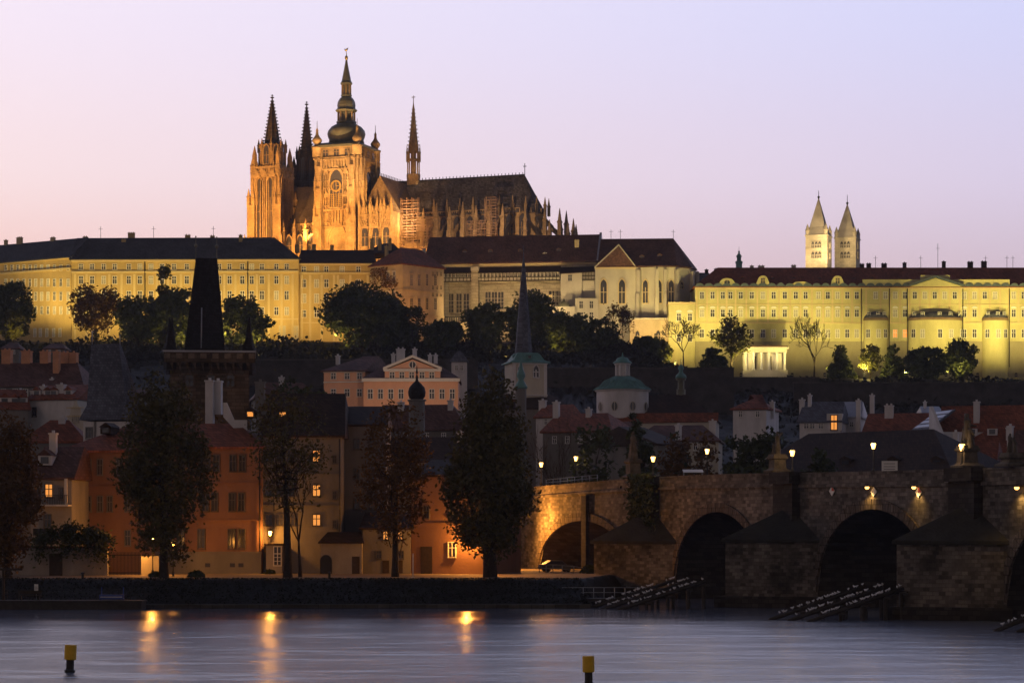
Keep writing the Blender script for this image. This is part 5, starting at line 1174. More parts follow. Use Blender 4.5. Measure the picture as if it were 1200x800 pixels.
c.build('dome', M_['copper'], t)
c = MB(); c.lathe(0,0,[(1.45,z(440)),(1.45,z(438.6)),(1.0,z(438.5)),(1.0,z(426)),(1.5,z(425.8)),(1.55,z(424))],16); l = c.build('lantern', M_['whitewash'], t)
for k in range(8): a = 2*math.pi*(k+.5)/8; c = MB(); c.lathe(1.25*math.cos(a),1.25*math.sin(a),[(.2,z(438.6)),(.17,z(425.8))],6); c.build('lantern_column', M_['whitewash'], l)
c = MB(); c.lathe(0,0,[(1.75,z(424)),(1.7,z(423)),(1.5,z(421.5)),(1.25,z(420.9)),(1.2,z(419.5)),(.9,z(417.5)),(.2,z(416)),(.06,z(411))],16,0,0,True); c.build('lantern_cap', M_['copper'], t)
for a, w in ((-110,1),(-70,1),(-150,1),(-30,1)):
    a = R(a); q = Matrix.Translation((r0*math.cos(a), r0*math.sin(a), 0)) @ Matrix.Rotation(a+math.pi/2, 4, 'Z'); link('window', win_mesh(1.05,1.6,'oval',M_['glass'],M_['pale'],None)[0], t, q @ Matrix.Translation((0,-.05,z(481))))
for a in (-125,-55): 
    a = R(a); c = MB(); c.lathe(r0*.72*math.cos(a), r0*.72*math.sin(a), [(.45,z(447)),(.4,z(445)),(.1,z(444))], 8); c.build('dome_vent', M_['copper'], t)
f = Fr(741, 436, 838, 434, zb(790,435)); hn, *_ = house('church_nave', 'dark nave roof with a hipped red end, right of the copper dome', 'church', f, 15, 491, 462.5, M_['pale'], M_['darkroof'], .01, 5.5, .5)
f2 = f; c = MB(); a, b = f.u(700), f.u(842); c.add([(a,-1.8,f.z(496,0)),(b,-1.8,f.z(494,0)),(b,-.3,f.z(484,0)),(a,-.3,f.z(484,0)),(a,-1.8,f.z(497,0)),(b,-1.8,f.z(495,0)),(b,-.3,f.z(485,0)),(a,-.3,f.z(485,0))],[(0,1,2,3),(7,6,5,4),(0,4,5,1),(1,5,6,2),(2,6,7,3),(3,7,4,0)]); c.build('aisle_roof', M_['redroof'], hn)
c = MB(); c.box(a+.4,b-.4,-1.5,-.01,0,f.z(496,0)); c.build('aisle_wall', M_['pale'], hn)
t = thing('ridge_turret', 'little green capped bell turret on the nave roof ridge', 'turret', Matrix.Translation((PX(798,443),443,PZ(464,443)))); z = lambda py: PZ(py,443)-PZ(464,443)
c = MB(); c.lathe(0,0,[(.85,-.6),(.85,z(456)),(.6,z(455.8)),(.6,z(446)),(.95,z(445.5)),(.95,z(443))],8); c.build('drum', M_['darkcopper'], t); c = MB(); c.lathe(0,0,[(1.05,z(443)),(.95,z(440)),(.4,z(436.5)),(.35,z(434)),(.55,z(431.5)),(.4,z(429)),(.08,z(426.5)),(.04,z(420))],10,0,0,True); c.build('cap', M_['copper'], t)
# --- roofs in the middle distance behind the bridge, left of the domed church
def roofhouse(lab, pa, Ya, pb, Yb, D, pe, pr, wm, rm, hl=.01, hr=.01, wins=(), chims=(), gable=None, name='town_house', zoff=None, o=.4, lit=(), wp=4):
    f = Fr(pa, Ya, pb, Yb, zb((pa+pb)/2, Ya) if zoff is None else zoff); h, rf, ze, zr = house(name, lab, 'house', f, D, pe, pr, M_[wm], M_[rm], hl, hr, o, None, M_[gable] if gable else None)
    for cols, rows, w, hh in wins: win_grid(h, f, cols, rows, w, hh, 'cross', lit=lit)
    for px, t, b, w in chims: chim_px(h, f, px, t, b, w, D*.4, M_['whitewash'])
    return h, f, ze, zr
roofhouse('russet roofed house behind the bridge end, left of the domed church', 636, 395, 716, 390, 12, 505, 484, 'greywall', 'redroof', .01, 3, [([650,665,680,695],[515],4,7)], [(652,470,488,7),(690,478,490,6)], 'greywall')
roofhouse('small pale house with white gable behind the needle tower', 628, 420, 662, 418, 9, 488, 474, 'whitewash', 'redroof', .01, .01, [([640,650],[494],3.5,6)], [(636,468,480,8)], 'whitewash')
roofhouse('low dark red roof beneath the domed church', 690, 405, 745, 402, 11, 512, 494, 'greywall', 'brownroof', 2, 2, [([705,720],[519],4,6)], [(716,488,498,4)])
roofhouse('long russet roof below the church nave', 742, 398, 842, 396, 12, 516, 498, 'pale', 'brownroof', 3, 3, [([755,770,785,800,815],[523],4,7)], [(835,492,503,8)])
roofhouse('steep dark gabled roof behind the bridge lamps', 770, 362, 800, 366, 16, 520, 500, 'greywall', 'darkroof', .01, .01, [], [(795,497,508,5)])
# right side
roofhouse('white house with a red pyramid roof and bare creepers', 859, 430, 898, 428, 10, 478.5, 462.5, 'whitewash', 'redroof', 4.2, 4.2, [([868,888],[485],4,6)], [(905,470,484,5)], o=.5)
h, f, ze, zr = roofhouse('house with blue-grey sheet roof, terrace and an orange lit door', 937, 415, 985, 413, 9, 493.5, 470.5, 'whitewash', 'bluegrey', .01, .01, [([945,952,962],[499],5,5)], [(940,467,488,6),(949,462,470,4),(1006,468,505,5)], 'whitewash')
u = f.u(977.5,-.2); window(h, f, u, f.z(503,u), 1.0, 2.4, 'cross', M_['lit'], M_['wood'], v=-.25, label='orange lit terrace door')
c = MB(); c.box(f.u(969), f.u(987), -.22, 1.2, f.z(505,0), f.z(485,0)); c.build('terrace_bay', M_['whitewash'], h)
roofhouse('house with a bright zinc sheet roof beside the blue-grey roof', 982, 420, 1008, 419, 9, 488, 470.5, 'whitewash', 'zinc', .01, .01, [([990,998],[497],3.5,5)], [(1022,462,480,5)], 'whitewash')
roofhouse('brown roofed house with white chimneys right of the zinc roof', 1012, 408, 1086, 405, 11, 508, 484, 'whitewash', 'redroof', .01, .01, [([1025,1045,1065],[515],4,6)], [(1042,474,486,10),(1037,497,508,9),(1065,501,508,8)], 'whitewash')
roofhouse('tiny white walled roof high behind the brown roofs', 1082, 470, 1104, 470, 7, 484, 476, 'whitewash', 'zinc', .01, .01, [], [(1084,470,477,3)])
h, f, ze, zr = roofhouse('large russet roofed house with a tall white chimney and framed dormer', 1098, 385, 1290, 378, 15, 530, 474.5, 'whitewash', 'redroof', .01, .01, [([1112,1128,1150],[540],5,8)], (), 'whitewash')
chim_px(h, f, 1144.5, 469.5, 493, 7, 5, M_['whitewash'], .9); chim_px(h, f, 1182, 500, 520, 6, 2, M_['whitewash'])
for px in (1163.5, 1140): u = f.u(px,3.5); dormer(h, u, 2.2, f.z(510,u,3), 1.6, 1.8, M_['whitewash'], M_['redroof'])
# white triangular gable with glazed roof
f = Fr(1070, 392, 1093, 384, zb(1090,388)); gh = thing('gabled_house', 'white gabled house with rows of glass panels on its blue-grey roof', 'house', f.M)
L = f.L; D = 9; ze = f.z(508,0); zr = f.z(481,0,0)
w = MB(); w.box(0, L, 0, D, 0, ze); w.build('wall', M_['whitewash'], gh)
c = MB(); g1, g2 = f.u(1092,0), f.u(1113,0); c.xz([(g1-.1,ze-6),(g2+1.0,ze-6),(g2,f.z(530,0)),(g1+.3,zr+.3),(g1-.2,zr+.3)], -.4, 0.1); c.build('gable_wall', M_['whitewash'], gh)
c = MB(); zE, zR, a, b = f.z(504,0), f.z(482,0,4), f.u(1070), f.u(1092.5); c.add([(a,-.4,zE),(b,-.4,zE),(b,4,zR),(a+.5,4,zR),(a,-.4,zE-.3),(b,-.4,zE-.3),(b,4,zR-.3),(a+.5,4,zR-.3)],[(0,1,2,3),(7,6,5,4),(0,4,5,1),(1,5,6,2),(2,6,7,3),(3,7,4,0)]); c.build('roof', M_['bluegrey'], gh)
for r_ in range(4):
    t0, t1 = .08+r_*.235, .08+r_*.235+.15; c = MB(); q = lambda t: (-.4+4.4*t, zE+(zR-zE)*t+.1)
    (y0, z0), (y1, z1) = q(t0), q(t1); c.add([(a+.4,y0,z0),(b-.5,y0,z0),(b-.5,y1,z1),(a+.6,y1,z1),(a+.4,y0,z0-.08),(b-.5,y0,z0-.08),(b-.5,y1,z1-.08),(a+.6,y1,z1-.08)],[(0,1,2,3),(0,4,5,1),(1,5,6,2),(2,6,7,3),(3,7,4,0)]); c.build('glass_panel', M_['zinc'], gh)
roofhouse('lower red tiled roof beside the statue on the bridge', 1118, 340, 1165, 338, 9, 548, 517, 'whitewash', 'redroof', .01, .01, [], [(1120,505,520,6)], 'whitewash')
roofhouse('dark roofed house at the right edge behind the bridge', 1176, 335, 1260, 330, 12, 545, 503, 'greywall', 'brownroof', .01, .01, [([1185,1195],[553],4,6)], [(1184,498,520,6)], 'whitewash')
h, f, ze, zr = roofhouse('long low dark roof with two dormers just behind the bridge', 868, 345, 1116, 318, 16, 556, 505, 'greywall', 'darkroof', 6, 9, [([1015,1030,1052,1062,1090],[560],4,5)], (), None, 'long_house')
for px in (998,1054,1105): u = f.u(px,3); dormer(h, u, 1.6, f.z(545,u,3), 2.0, 1.3, M_['darkroof'], M_['darkroof'])
# dark retaining walls across the slope
for pa, pb, Y, pt, lab in ((860,960,690,443,'dark garden wall stepping up under the columned pavilion'),(640,860,640,432,'long dark retaining wall behind the domed church'),(930,1330,660,449,'long dark retaining wall under the palace garden'),(240,560,640,422,'long dark retaining wall under the big tree')):
    f = Fr(pa, Y, pb, Y, GZ(PX((pa+pb)/2,Y),Y)-8); w_ = thing('retaining_wall', lab, 'wall', f.M); c = MB(); c.box(0, f.L, 0, 1.2, 0, f.z(pt,0)); c.build('wall', mat('dark_rubble_wall', (.05,.045,.04), .95, .5, .3, .4, 2), w_)
    c = MB(); n = int(f.L/6)
    c.box(-.1, f.L+.1, -.15, 1.35, f.z(pt,0)+.003, f.z(pt,0)+.35); c.build('coping', M_['quay'], w_)

# roofs filling in below the pink palace
roofhouse('dark brown roof just below the left half of the pink palace', 376, 398, 446, 396, 11, 500, 479, 'greywall', 'darkroof', 2, .01, [([390,405,425],[508],4,7)], [(398,472,486,6)])
roofhouse('dark roof under the right half of the pink palace, by the onion dome', 440, 385, 545, 383, 12, 503, 474, 'greywall', 'brownroof', .01, 3, [([455,475,500,520],[511],4,7)], [(470,470,482,7),(528,468,484,6)], 'greywall')
roofhouse('long dark roof behind the rusty bank tree', 398, 340, 560, 336, 12, 540, 512, 'greywall', 'darkroof', .01, 4, [([410,440,480,520],[550],5,8)], [(452,502,518,8),(540,505,520,7)])
roofhouse('brown roof peeking between the gate tower and pink palace', 300, 410, 372, 412, 10, 466, 448, 'greywall', 'brownroof', 2, 2, [([315,340],[474],4,6)], [(330,441,452,6)])
# ------------------------------------------------------------------ houses on the near bank
G0 = 2.7
DKF = mat('old_window_frame', (0.10,0.09,0.08), 0.7, 0.3, 2)
def nwin(root, f, cols, rows, wpx, hpx, **kw):
    kw.setdefault('frame', DKF); win_grid(root, f, cols, rows, wpx, hpx, split=True, **kw)
# orange house: left part
f = Fr(74.5, 289, 182, 286, G0)
oh1, rf, ze, zr = house('orange_house', 'orange plastered house with a broad hipped tile roof behind the big leafy tree', 'house', f, 13, 527.5, 497, M_['orange'], M_['redroof'], 6, 1, .6)
nwin(oh1, f, [104,117.5,140,158], [547], 5.5, 17, frame=M_['greywall']); nwin(oh1, f, [104,117.5,129,150], [590], 5.5, 17, frame=M_['greywall']); nwin(oh1, f, [104,118,150], [630], 6, 17, frame=M_['greywall'])
chim_px(oh1, f, 176, 490, 512, 8, 6, M_['whitewash']); dormer(oh1, f.u(127,3), 2.2, f.z(509,0,3), 1.4, 1.4, M_['darkroof'], M_['darkroof'])
band(oh1, f, 529.3, 2.2, M_['orange'], .3, name='cornice'); band(oh1, f, 569, 1.2, M_['orange'], .12)
c = MB(); c.box(f.u(82), f.u(84), -.12, -.003, .3, f.z(532,0)); c.tube([(f.u(76),-.15,.2),(f.u(76),-.15,ze-.4)], .07, 5); c.build('drainpipe', M_['iron'], oh1)
# orange house: lit right part
f = Fr(183, 286, 306.5, 285, G0)
oh2, rf, ze, zr = house('orange_house', 'orange house with its lower storey lit by the corner lamp, three window rows', 'house', f, 12, 523.5, 496, M_['orange'], M_['redroof'], .01, 4, .5)
nwin(oh2, f, [196,212,243,247.5+6,273,284], [542.5], 6.5, 18); nwin(oh2, f, [196,212,241,251.5,272,283], [588], 6.5, 20); nwin(oh2, f, [196,212,236,271.5,283], [631], 7.5, 21.5)
band(oh2, f, 525.8, 2.2, M_['orange'], .35, name='cornice'); band(oh2, f, 609, 1.5, M_['orange'], .2); band(oh2, f, 565, 1.2, M_['orange'], .12); band(oh2, f, 647, 2.0, M_['greywall'], .35, name='plinth_ledge')
c = MB(); c.box(.0, f.L, -.3, -.004, 0, f.z(648.2,0)); c.build('plinth', M_['greywall'], oh2)
for px in (244,273,283): 
    c = MB(); u = f.u(px); c.box(u-.3, u+.3, -.36, -.31, f.z(664,u), f.z(659.5,u)); c.build('cellar_window', M_['glass'], oh2)
c = MB(); c.tube([(f.u(304.5),-.2,.2),(f.u(304.5),-.2,ze-.4)], .08, 5); c.build('drainpipe', M_['iron'], oh2)
chim_px(oh2, f, 246, 444.5, 498, 9, 9, M_['whitewash'], 1.2); chim_px(oh2, f, 255.5, 445, 476, 9, 10, M_['whitewash'], 1.2)
# grey house
f = Fr(307.2, 286, 400, 286, G0)
gh_, rf, ze, zr = house('grey_house', 'tall grey house with a dark roof, two lit dormers and three lit windows', 'house', f, 15, 510, 461, M_['greywall'], M_['darkroof'], .01, .01, .5, None, M_['whitewash'])
litset = {(3,0),(3,1),(3,2)}
nwin(gh_, f, [315,328,341,371], [534,574.5,609], 8, 12, lit=litset); nwin(gh_, f, [392], [538,580,614], 3, 8)
for px, py, lt in ((294,484,1),(332,484.5,1),(362,486,0),(310,482,0)): 
    u = f.u(px, 4); 
    if u < 0: u = f.u(px,4)
    dormer(gh_, u, 3.2, f.z(py+5,u,3.2), 1.2, 1.3, M_['darkroof'], M_['darkroof'], M_['lit'] if lt else None)
for px, t, b, w in ((305,446,470,11),(279,470,497,0.1)): 
    if w > 1: chim_px(gh_, f, px, t, b, w, 8, M_['greywall'], 1.0)
for py in (555, 592): band(gh_, f, py, 1.2, M_['greywall'], .15)
band(gh_, f, 512, 2.0, M_['greywall'], .35, name='cornice')
c = MB(); c.tube([(f.u(398),-.2,.2),(f.u(398),-.2,ze-.4)], .08, 5); c.build('drainpipe', M_['iron'], gh_)
c = MB(); u0, u1 = f.u(313), f.u(331.5); c.box(u0, u1, -1.3, -.004, 0, f.z(638.5,0)); o = c.build('porch', M_['shadewhite'], gh_)
c = MB(); c.box(u0-.2, u1+.2, -1.6, -.004, f.z(638.3,0), f.z(636.5,0)); c.build('porch_roof', M_['darkroof'], o)
u = f.u(326.5); window(gh_, f, u, f.z(661,0), .8, 2.1, 'six', M_['glass'], M_['white'], v=-1.3, label='white framed porch door')
# white firewall gable between them
f = Fr(271, 287, 285.5, 287, 20); wg = thing('firewall_gable', 'white stepped firewall gable between the orange and grey roofs', 'wall', f.M); c = MB(); z = lambda py: f.z(py, 0)
c.xz([(f.u(258),z(487)),(f.u(270),z(500)),(f.u(286),z(510)),(f.u(286),z(490.5)),(f.u(271),z(490.5)),(f.u(262),z(470)),(f.u(258),z(470))], 3, 3.5); c.build('wall', M_['whitewash'], wg)
# grey narrow house to the right
f = Fr(401, 292, 452, 292, G0); nh, rf, ze, zr = house('grey_house', 'narrow pale grey house behind the rusty tree', 'house', f, 12, 497, 476, M_['greywall'], M_['darkroof'], .01, .01, .3, None, M_['greywall'])
nwin(nh, f, [418,436], [520,555,590], 5, 11)
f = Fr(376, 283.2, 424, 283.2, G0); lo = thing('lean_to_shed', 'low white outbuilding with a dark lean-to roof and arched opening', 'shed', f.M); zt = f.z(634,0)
c = MB(); c.box(0, f.L, 0, 2.6, 0, zt); c.build('wall', M_['shadewhite'], lo)
c = MB(); a, b = -.3, f.L+.3; c.add([(a,-.5,zt-.1),(b,-.5,zt-.1),(b-.6,2.7,f.z(623,0)),(a+.9,2.7,f.z(623,0)),(a,-.5,zt-.25),(b,-.5,zt-.25),(b-.6,2.7,zt-.1),(a+.9,2.7,zt-.1)],[(0,1,2,3),(7,6,5,4),(0,4,5,1),(1,5,6,2),(2,6,7,3),(3,7,4,0)]); c.build('roof', M_['darkroof'], lo)
c = MB(); u = f.u(382); c.xz([(u-.7,0.05),(u+.7,.05),(u+.7,1.6)]+[(u+.7*math.cos(t),1.6+.7*math.sin(t)) for t in [math.pi*k/8 for k in range(1,9)]], -.05, -.004); c.build('archway', M_['iron'], lo)
c = MB(); u = f.u(417); c.box(u-.45,u+.45,-.06,-.004,.05,2.1); c.build('door', M_['wood'], lo)
f = Fr(425, 285, 481, 285, G0); lh, rf, ze, zr = house('low_house', 'low grey house with small windows and one warm lit window behind the rusty tree', 'house', f, 9, 618, 600, M_['greywall'], M_['darkroof'], .01, .01, .4)
nwin(lh, f, [444,470], [649.5], 5, 8); nwin(lh, f, [452,469], [620+7,], 5, 9, lit={(0,0),(1,0)})
for px in (452,468): u = f.u(px); c = MB(); c.box(u-.4,u+.4,-.06,-.004,.1,1.6); c.build('door', M_['wood'], lh)
# orange lit house by the bridge
f = Fr(482, 286, 566, 282.5, G0); ol, rf, ze, zr = house('orange_house', 'small orange house with brown door, glowing under the wall lamp by the bridge', 'house', f, 12, 556, 538, M_['orange'], M_['darkroof'], .01, 3, .4)
nwin(ol, f, [500], [600], 6.5, 13, lit=()); nwin(ol, f, [530], [569.5], 5.5, 12); nwin(ol, f, [531], [601], 6, 12); nwin(ol, f, [530], [643.5], 8.5, 16, frame=M_['white'])
c = MB(); u = f.u(500); c.box(u-.75,u+.75,-.08,-.004,.02,f.z(640,u)); c.build('door', M_['wood'], ol); band(ol, f, 613, 1.5, M_['orange'], .15)
# white house at left with the balcony
f = Fr(36, 281.5, 84, 281, G0); wh, rf, ze, zr = house('white_house', 'white house with dark tiled roof, balcony and one glowing orange window', 'house', f, 11, 559.5, 523, M_['shadewhite'], M_['brownroof'], .01, .01, .5)
nwin(wh, f, [57.5], [574.5], 8, 14, lit={(0,0)}); nwin(wh, f, [56], [610], 8, 14); nwin(wh, f, [44,72], [578], 4.5, 12)
u = f.u(55.5,2.5); dormer(wh, u, 1.4, f.z(545,u,2), 1.6, 1.9, M_['whitewash'], M_['brownroof']); chim_px(wh, f, 62.5, 506, 528, 8, 4, M_['whitewash'])
c = MB(); c.box(f.u(42), f.u(84), -1.5, -.004, f.z(593,0), f.z(591,0)); bal = c.build('balcony', M_['whitewash'], wh)
c = MB(); a, b = f.u(42), f.u(84); c.box(a, b, -1.5, -1.42, f.z(580.6,0), f.z(580,0))
for k in range(22): x = a+(b-a)*k/21; c.box(x-.025, x+.025, -1.48, -1.44, f.z(591,0), f.z(580.6,0))
c.build('balcony_railing', M_['iron'], wh); c = MB(); c.box(f.u(79.5), f.u(82.5), -1.45, -1.2, f.z(591,0), f.z(561,0)); c.build('balcony_post', M_['whitewash'], wh)
c = MB(); c.box(a, f.u(64), -1.1, -1.04, f.z(627,0), f.z(619,0)); c.build('lower_railing', M_['iron'], wh)
f = Fr(-60, 281, 36, 281.5, G0); h, *_ = house('grey_house', 'shadowed grey house at the left frame edge behind the rusty tree', 'house', f, 11, 578, 545, M_['greywall'], M_['brownroof'], .01, .01, .5); nwin(h, f, [5,20], [605], 6, 12)
# garden wall with a gate in front of it
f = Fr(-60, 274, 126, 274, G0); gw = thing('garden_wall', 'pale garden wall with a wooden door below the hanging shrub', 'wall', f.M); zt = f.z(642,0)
c = MB(); c.box(0, f.L, 0, .6, 0, zt); c.build('wall', M_['shadewhite'], gw); c = MB(); c.box(-.05, f.L+.08, -.12, .72, zt+.003, zt+.22); c.build('coping', M_['redroof'], gw)
c = MB(); u = f.u(65.5); c.box(u-.75,u+.75,-.06,-.004,.02,f.z(648,u)); c.build('door', M_['wood'], gw)
f = Fr(126.5, 276, 165, 276, G0); fc = thing('iron_fence', 'dark iron fence closing the passage beside the garden wall', 'fence', f.M); c = MB(); c.box(0,f.L,-.03,.03,2.3,2.4); c.box(0,f.L,-.03,.03,.25,.35)
k = 0
while k*.16 < f.L: c.box(k*.16-.03,k*.16+.03,-.02,.02,0,2.7); k += 1
c.build('bars', M_['iron'], fc)
f = Fr(165.5, 278, 186, 279, G0); lw2 = thing('garden_wall', 'short low wall lit orange under the lamp behind the big tree', 'wall', f.M); c = MB(); c.box(0,f.L,0,.5,0,2.2); c.build('wall', M_['shadewhite'], lw2)

# ------------------------------------------------------------------ street lamps of the bank
SOD = (1.0, 0.38, 0.055)
def wall_lamp(px, py, Y, label, power, arm=0.9):
    p = P(px, py, Y); t = thing('wall_lamp', label, 'lamp', Matrix.Translation(p), 'lamps on the bank houses')
    c = MB(); c.tube([(0,arm,.1),(0,arm*.5,.5),(0,0,.42)], .04, 5); c.box(-.12,.12,arm,arm+.06,-.2,.4); c.build('bracket', M_['iron'], t)
    c = MB(); c.lathe(0,0,[(.12,-.3),(.2,.12),(.18,.2)],6); c.build('lantern_glass', M_['sodium'], t)
    c = MB(); c.lathe(0,0,[(.24,.2),(.1,.36),(.03,.46)],6); c.lathe(0,0,[(.05,-.4),(.13,-.305)],6); c.build('lantern_cap', M_['iron'], t)
    bulb(p.x, p.y-.28, p.z-.1, power, SOD, .15); return t
wall_lamp(316.5, 624, 284.7, 'orange wall lamp on the corner of orange and grey houses', 1150, 1.28)
wall_lamp(548, 625, 282.6, 'orange wall lamp on the small house beside the bridge', 3400, .5)
def post_lamp(px, py, Y, label, power):
    p = P(px, py, Y); t = thing('street_lamp', label, 'lamp', Matrix.Translation((p.x, p.y, G0)), 'lamps on the bank houses'); h = p.z-G0
    c = MB(); c.lathe(0,0,[(.16,0),(.14,.5),(.07,.7),(.05,h-.35)],8); c.build('post', M_['iron'], t)
    c = MB(); c.lathe(0,0,[(.12,h-.3),(.22,h+.15),(.2,h+.22)],6); c.build('lantern_glass', M_['sodium'], t); c = MB(); c.lathe(0,0,[(.27,h+.22),(.1,h+.4),(.02,h+.5)],6); c.build('lantern_cap', M_['iron'], t)
    bulb(p.x, p.y-.5, p.z, power, SOD, .2); return t
post_lamp(179, 632, 276.6, 'orange street lamp seen through leaves of the big tree', 2300)
post_lamp(607, 612, 315, 'orange street lamp behind the tallest bank tree, lighting the first arch', 9500)
# ------------------------------------------------------------------ river bank furniture
def rail_tube(pts, name, label, posts, h, m, cat='railing', bars=2):
    t = thing(name, label, cat, Matrix.Translation(pts[0])); o = Vector(pts[0]); c = MB(); p = [Vector(q)-o for q in pts]
    for i in range(len(p)-1):
        for b in range(bars): z = h*(1-b*.45); c.tube([p[i]+Vector((0,0,z)), p[i+1]+Vector((0,0,z))], .045, 4)
    c.build('rails', m, t); tot = len(p)-1
    for k in range(posts):
        q = k/(posts-1)*tot; i = min(int(q), tot-1); a = p[i].lerp(p[i+1], q-i); d = MB(); d.tube([a, a+Vector((0,0,h+.03))], .05, 4); d.build('post', m, t)
    return t
jt = thing('landing_stage', 'low dark landing stage under the railing before the bridge pier', 'jetty', Matrix.Translation((PX(658,249),249,0)))
c = MB(); c.box(0, 8.2, 0, 3, .5, .8); 
for k in range(5): c.box(.2+k*1.9, .5+k*1.9, .2, .5, -2, .5)
c.build('deck', M_['timber'], jt)
rail_tube([(PX(659,249),249.2,.8),(PX(757,249),249.2,.8)], 'railing', 'pale steel railing on the landing stage before the bridge pier', 9, 1.15, M_['steel'])
rail_tube([(PX(632,292),292,G0),(PX(652,290),290,G0),(PX(686,288),288,G0-.3)], 'railing', 'short steel railing lit orange at the first bridge arch', 6, 1.0, M_['steel'])
# pontoon on the left
pt = thing('pontoon', 'long dark mooring pontoon along the left bank', 'pontoon', Matrix.Translation((PX(-90,241),238.6,0)))
Lp = PX(168,240)-PX(-90,241); c = MB(); c.box(0, Lp, 0, 3.2, -.5, .75); c.box(-.1, Lp+.1, -.12, 3.3, .753, .9); c.build('hull', M_['timber'], pt)
c = MB()
for k in range(20): x = .4+k*(Lp-.8)/19; c.box(x-.03,x+.03,2.9,2.96,.9,1.9)
c.box(0, Lp, 2.9, 2.96, 1.85, 1.92); c.box(0, Lp, 2.9, 2.96, 1.4, 1.45); c.build('guard_rail', M_['iron'], pt)
t = thing('mooring_frame', 'dark timber gallows frame on the pontoon at the far left', 'frame', Matrix.Translation((PX(4,240.5),240.5,.9))); c = MB(); zz = PZ(668,240.5)-.9; c.box(-.12,.12,-.1,.1,0,zz); c.build('post', M_['wood'], t); c = MB(); c.box(-.3,1.9,-.1,.1,zz,zz+.22); c.tube([(.1,0,zz-.8),(.8,0,zz)],.07,4); c.build('beam', M_['wood'], t)
t = thing('river_sign', 'small white sign plate on a post above the pontoon', 'sign', Matrix.Translation((PX(42.5,241),241,.9))); zz = PZ(694.5,241)-.9; z1 = PZ(684,241)-.9; c = MB(); c.tube([(0,.05,0),(0,.05,z1)],.04,5); c.build('post', M_['steel'], t); c = MB(); c.box(-.2,.2,-.03,.0,zz,z1); c.build('plate', M_['white'], t); c = MB(); c.box(-.16,.16,-.036,-.031,zz+.42,zz+.47); c.box(-.16,.16,-.036,-.031,zz+.6,zz+.64); c.build('stripe', M_['iron'], t)
t = thing('bench', 'wooden bench with a plank back on the pontoon', 'bench', Matrix.Translation((PX(22,240.3),240.2,.9)))
c = MB(); c.box(0,2.2,0,.5,.42,.48); c.build('seat', M_['wood'], t); c = MB(); c.box(0,2.2,.48,.54,.6,.95); c.build('backrest', M_['wood'], t)
for x in (.15,2.0): c = MB(); c.box(x,x+.08,.05,.5,0,.42); c.build('leg', M_['iron'], t)
t = thing('boat_rack', 'blue painted rack with a white rail on the pontoon', 'rack', Matrix.Translation((PX(117,240.3),240.0,.9)))
c = MB(); c.box(0,2.4,0,.7,.1,.55); c.build('box', M_['bluepaint'], t); c = MB(); c.box(.1,2.3,-.04,-.005,.3,.36); c.build('rail', M_['white'], t); 
for x in (.05,2.25): c = MB(); c.box(x,x+.1,.72,.8,0,1.3); c.build('post', M_['bluepaint'], t)
t = thing('bollard', 'short dark bollard on the quay edge left of the rusty tree trunk', 'bollard', Matrix.Translation((PX(386,255.5),255.5,2.72))); c = MB(); c.lathe(0,0,[(.14,0),(.14,.6),(.18,.62),(.18,.72),(.05,.78)],10); c.build('post', M_['iron'], t)
t = thing('bollard', 'short dark bollard on the quay edge before the garden wall', 'bollard', Matrix.Translation((PX(97,255.5),255.5,2.72))); c = MB(); c.lathe(0,0,[(.14,0),(.14,.5),(.2,.52),(.2,.66),(.05,.72)],10); c.build('post', M_['iron'], t)
t = thing('white_pole', 'thin white pole on the promenade left of the brown house door', 'pole', Matrix.Translation((PX(484,262),262,2.72))); c = MB(); c.tube([(0,0,0),(0,0,PZ(648,262)-2.72)],.06,6); c.lathe(0,0,[(.18,0),(.18,.06),(.06,.07)],8); c.build('pole', M_['white'], t)
# a parked car under the first arch
def car(px, Y, ang):
    t = thing('parked_car', 'pale parked car beneath the first bridge arch', 'car', Matrix.Translation((PX(px,Y),Y,G0+.03)) @ Matrix.Rotation(R(ang),4,'Z'))
    c = MB(); prof = [(-2.1,.35),(2.1,.35),(2.15,.7),(1.9,.85),(1.1,.95),(.5,1.42),(-.9,1.45),(-1.7,1.0),(-2.1,.9)]; c.xz(prof, -.85, .85); c.build('body', mat('car_paint', (.12,.12,.12), .5, .05), t)
    c = MB(); c.xz([(.98,.98),(.45,1.38),(-.85,1.4),(-1.5,1.02)], -.86, .86); c.build('window', M_['glass'], t)
    for x in (-1.3,1.3):
        for y in (-.8,.62):
            c = MB(); n = 14; c.xz([(x+.33*math.cos(2*math.pi*k/n),.34+.33*math.sin(2*math.pi*k/n)) for k in range(n)], y, y+.2); c.build('wheel', M_['iron'], t)
car(652, 296, 15)
post_lamp(573, 630, 271.5, 'orange street lamp half hidden behind the trunk of the tallest tree', 1700)
post_lamp(203, 636, 268.5, 'orange street lamp right behind the trunk of the big leafy tree', 600)
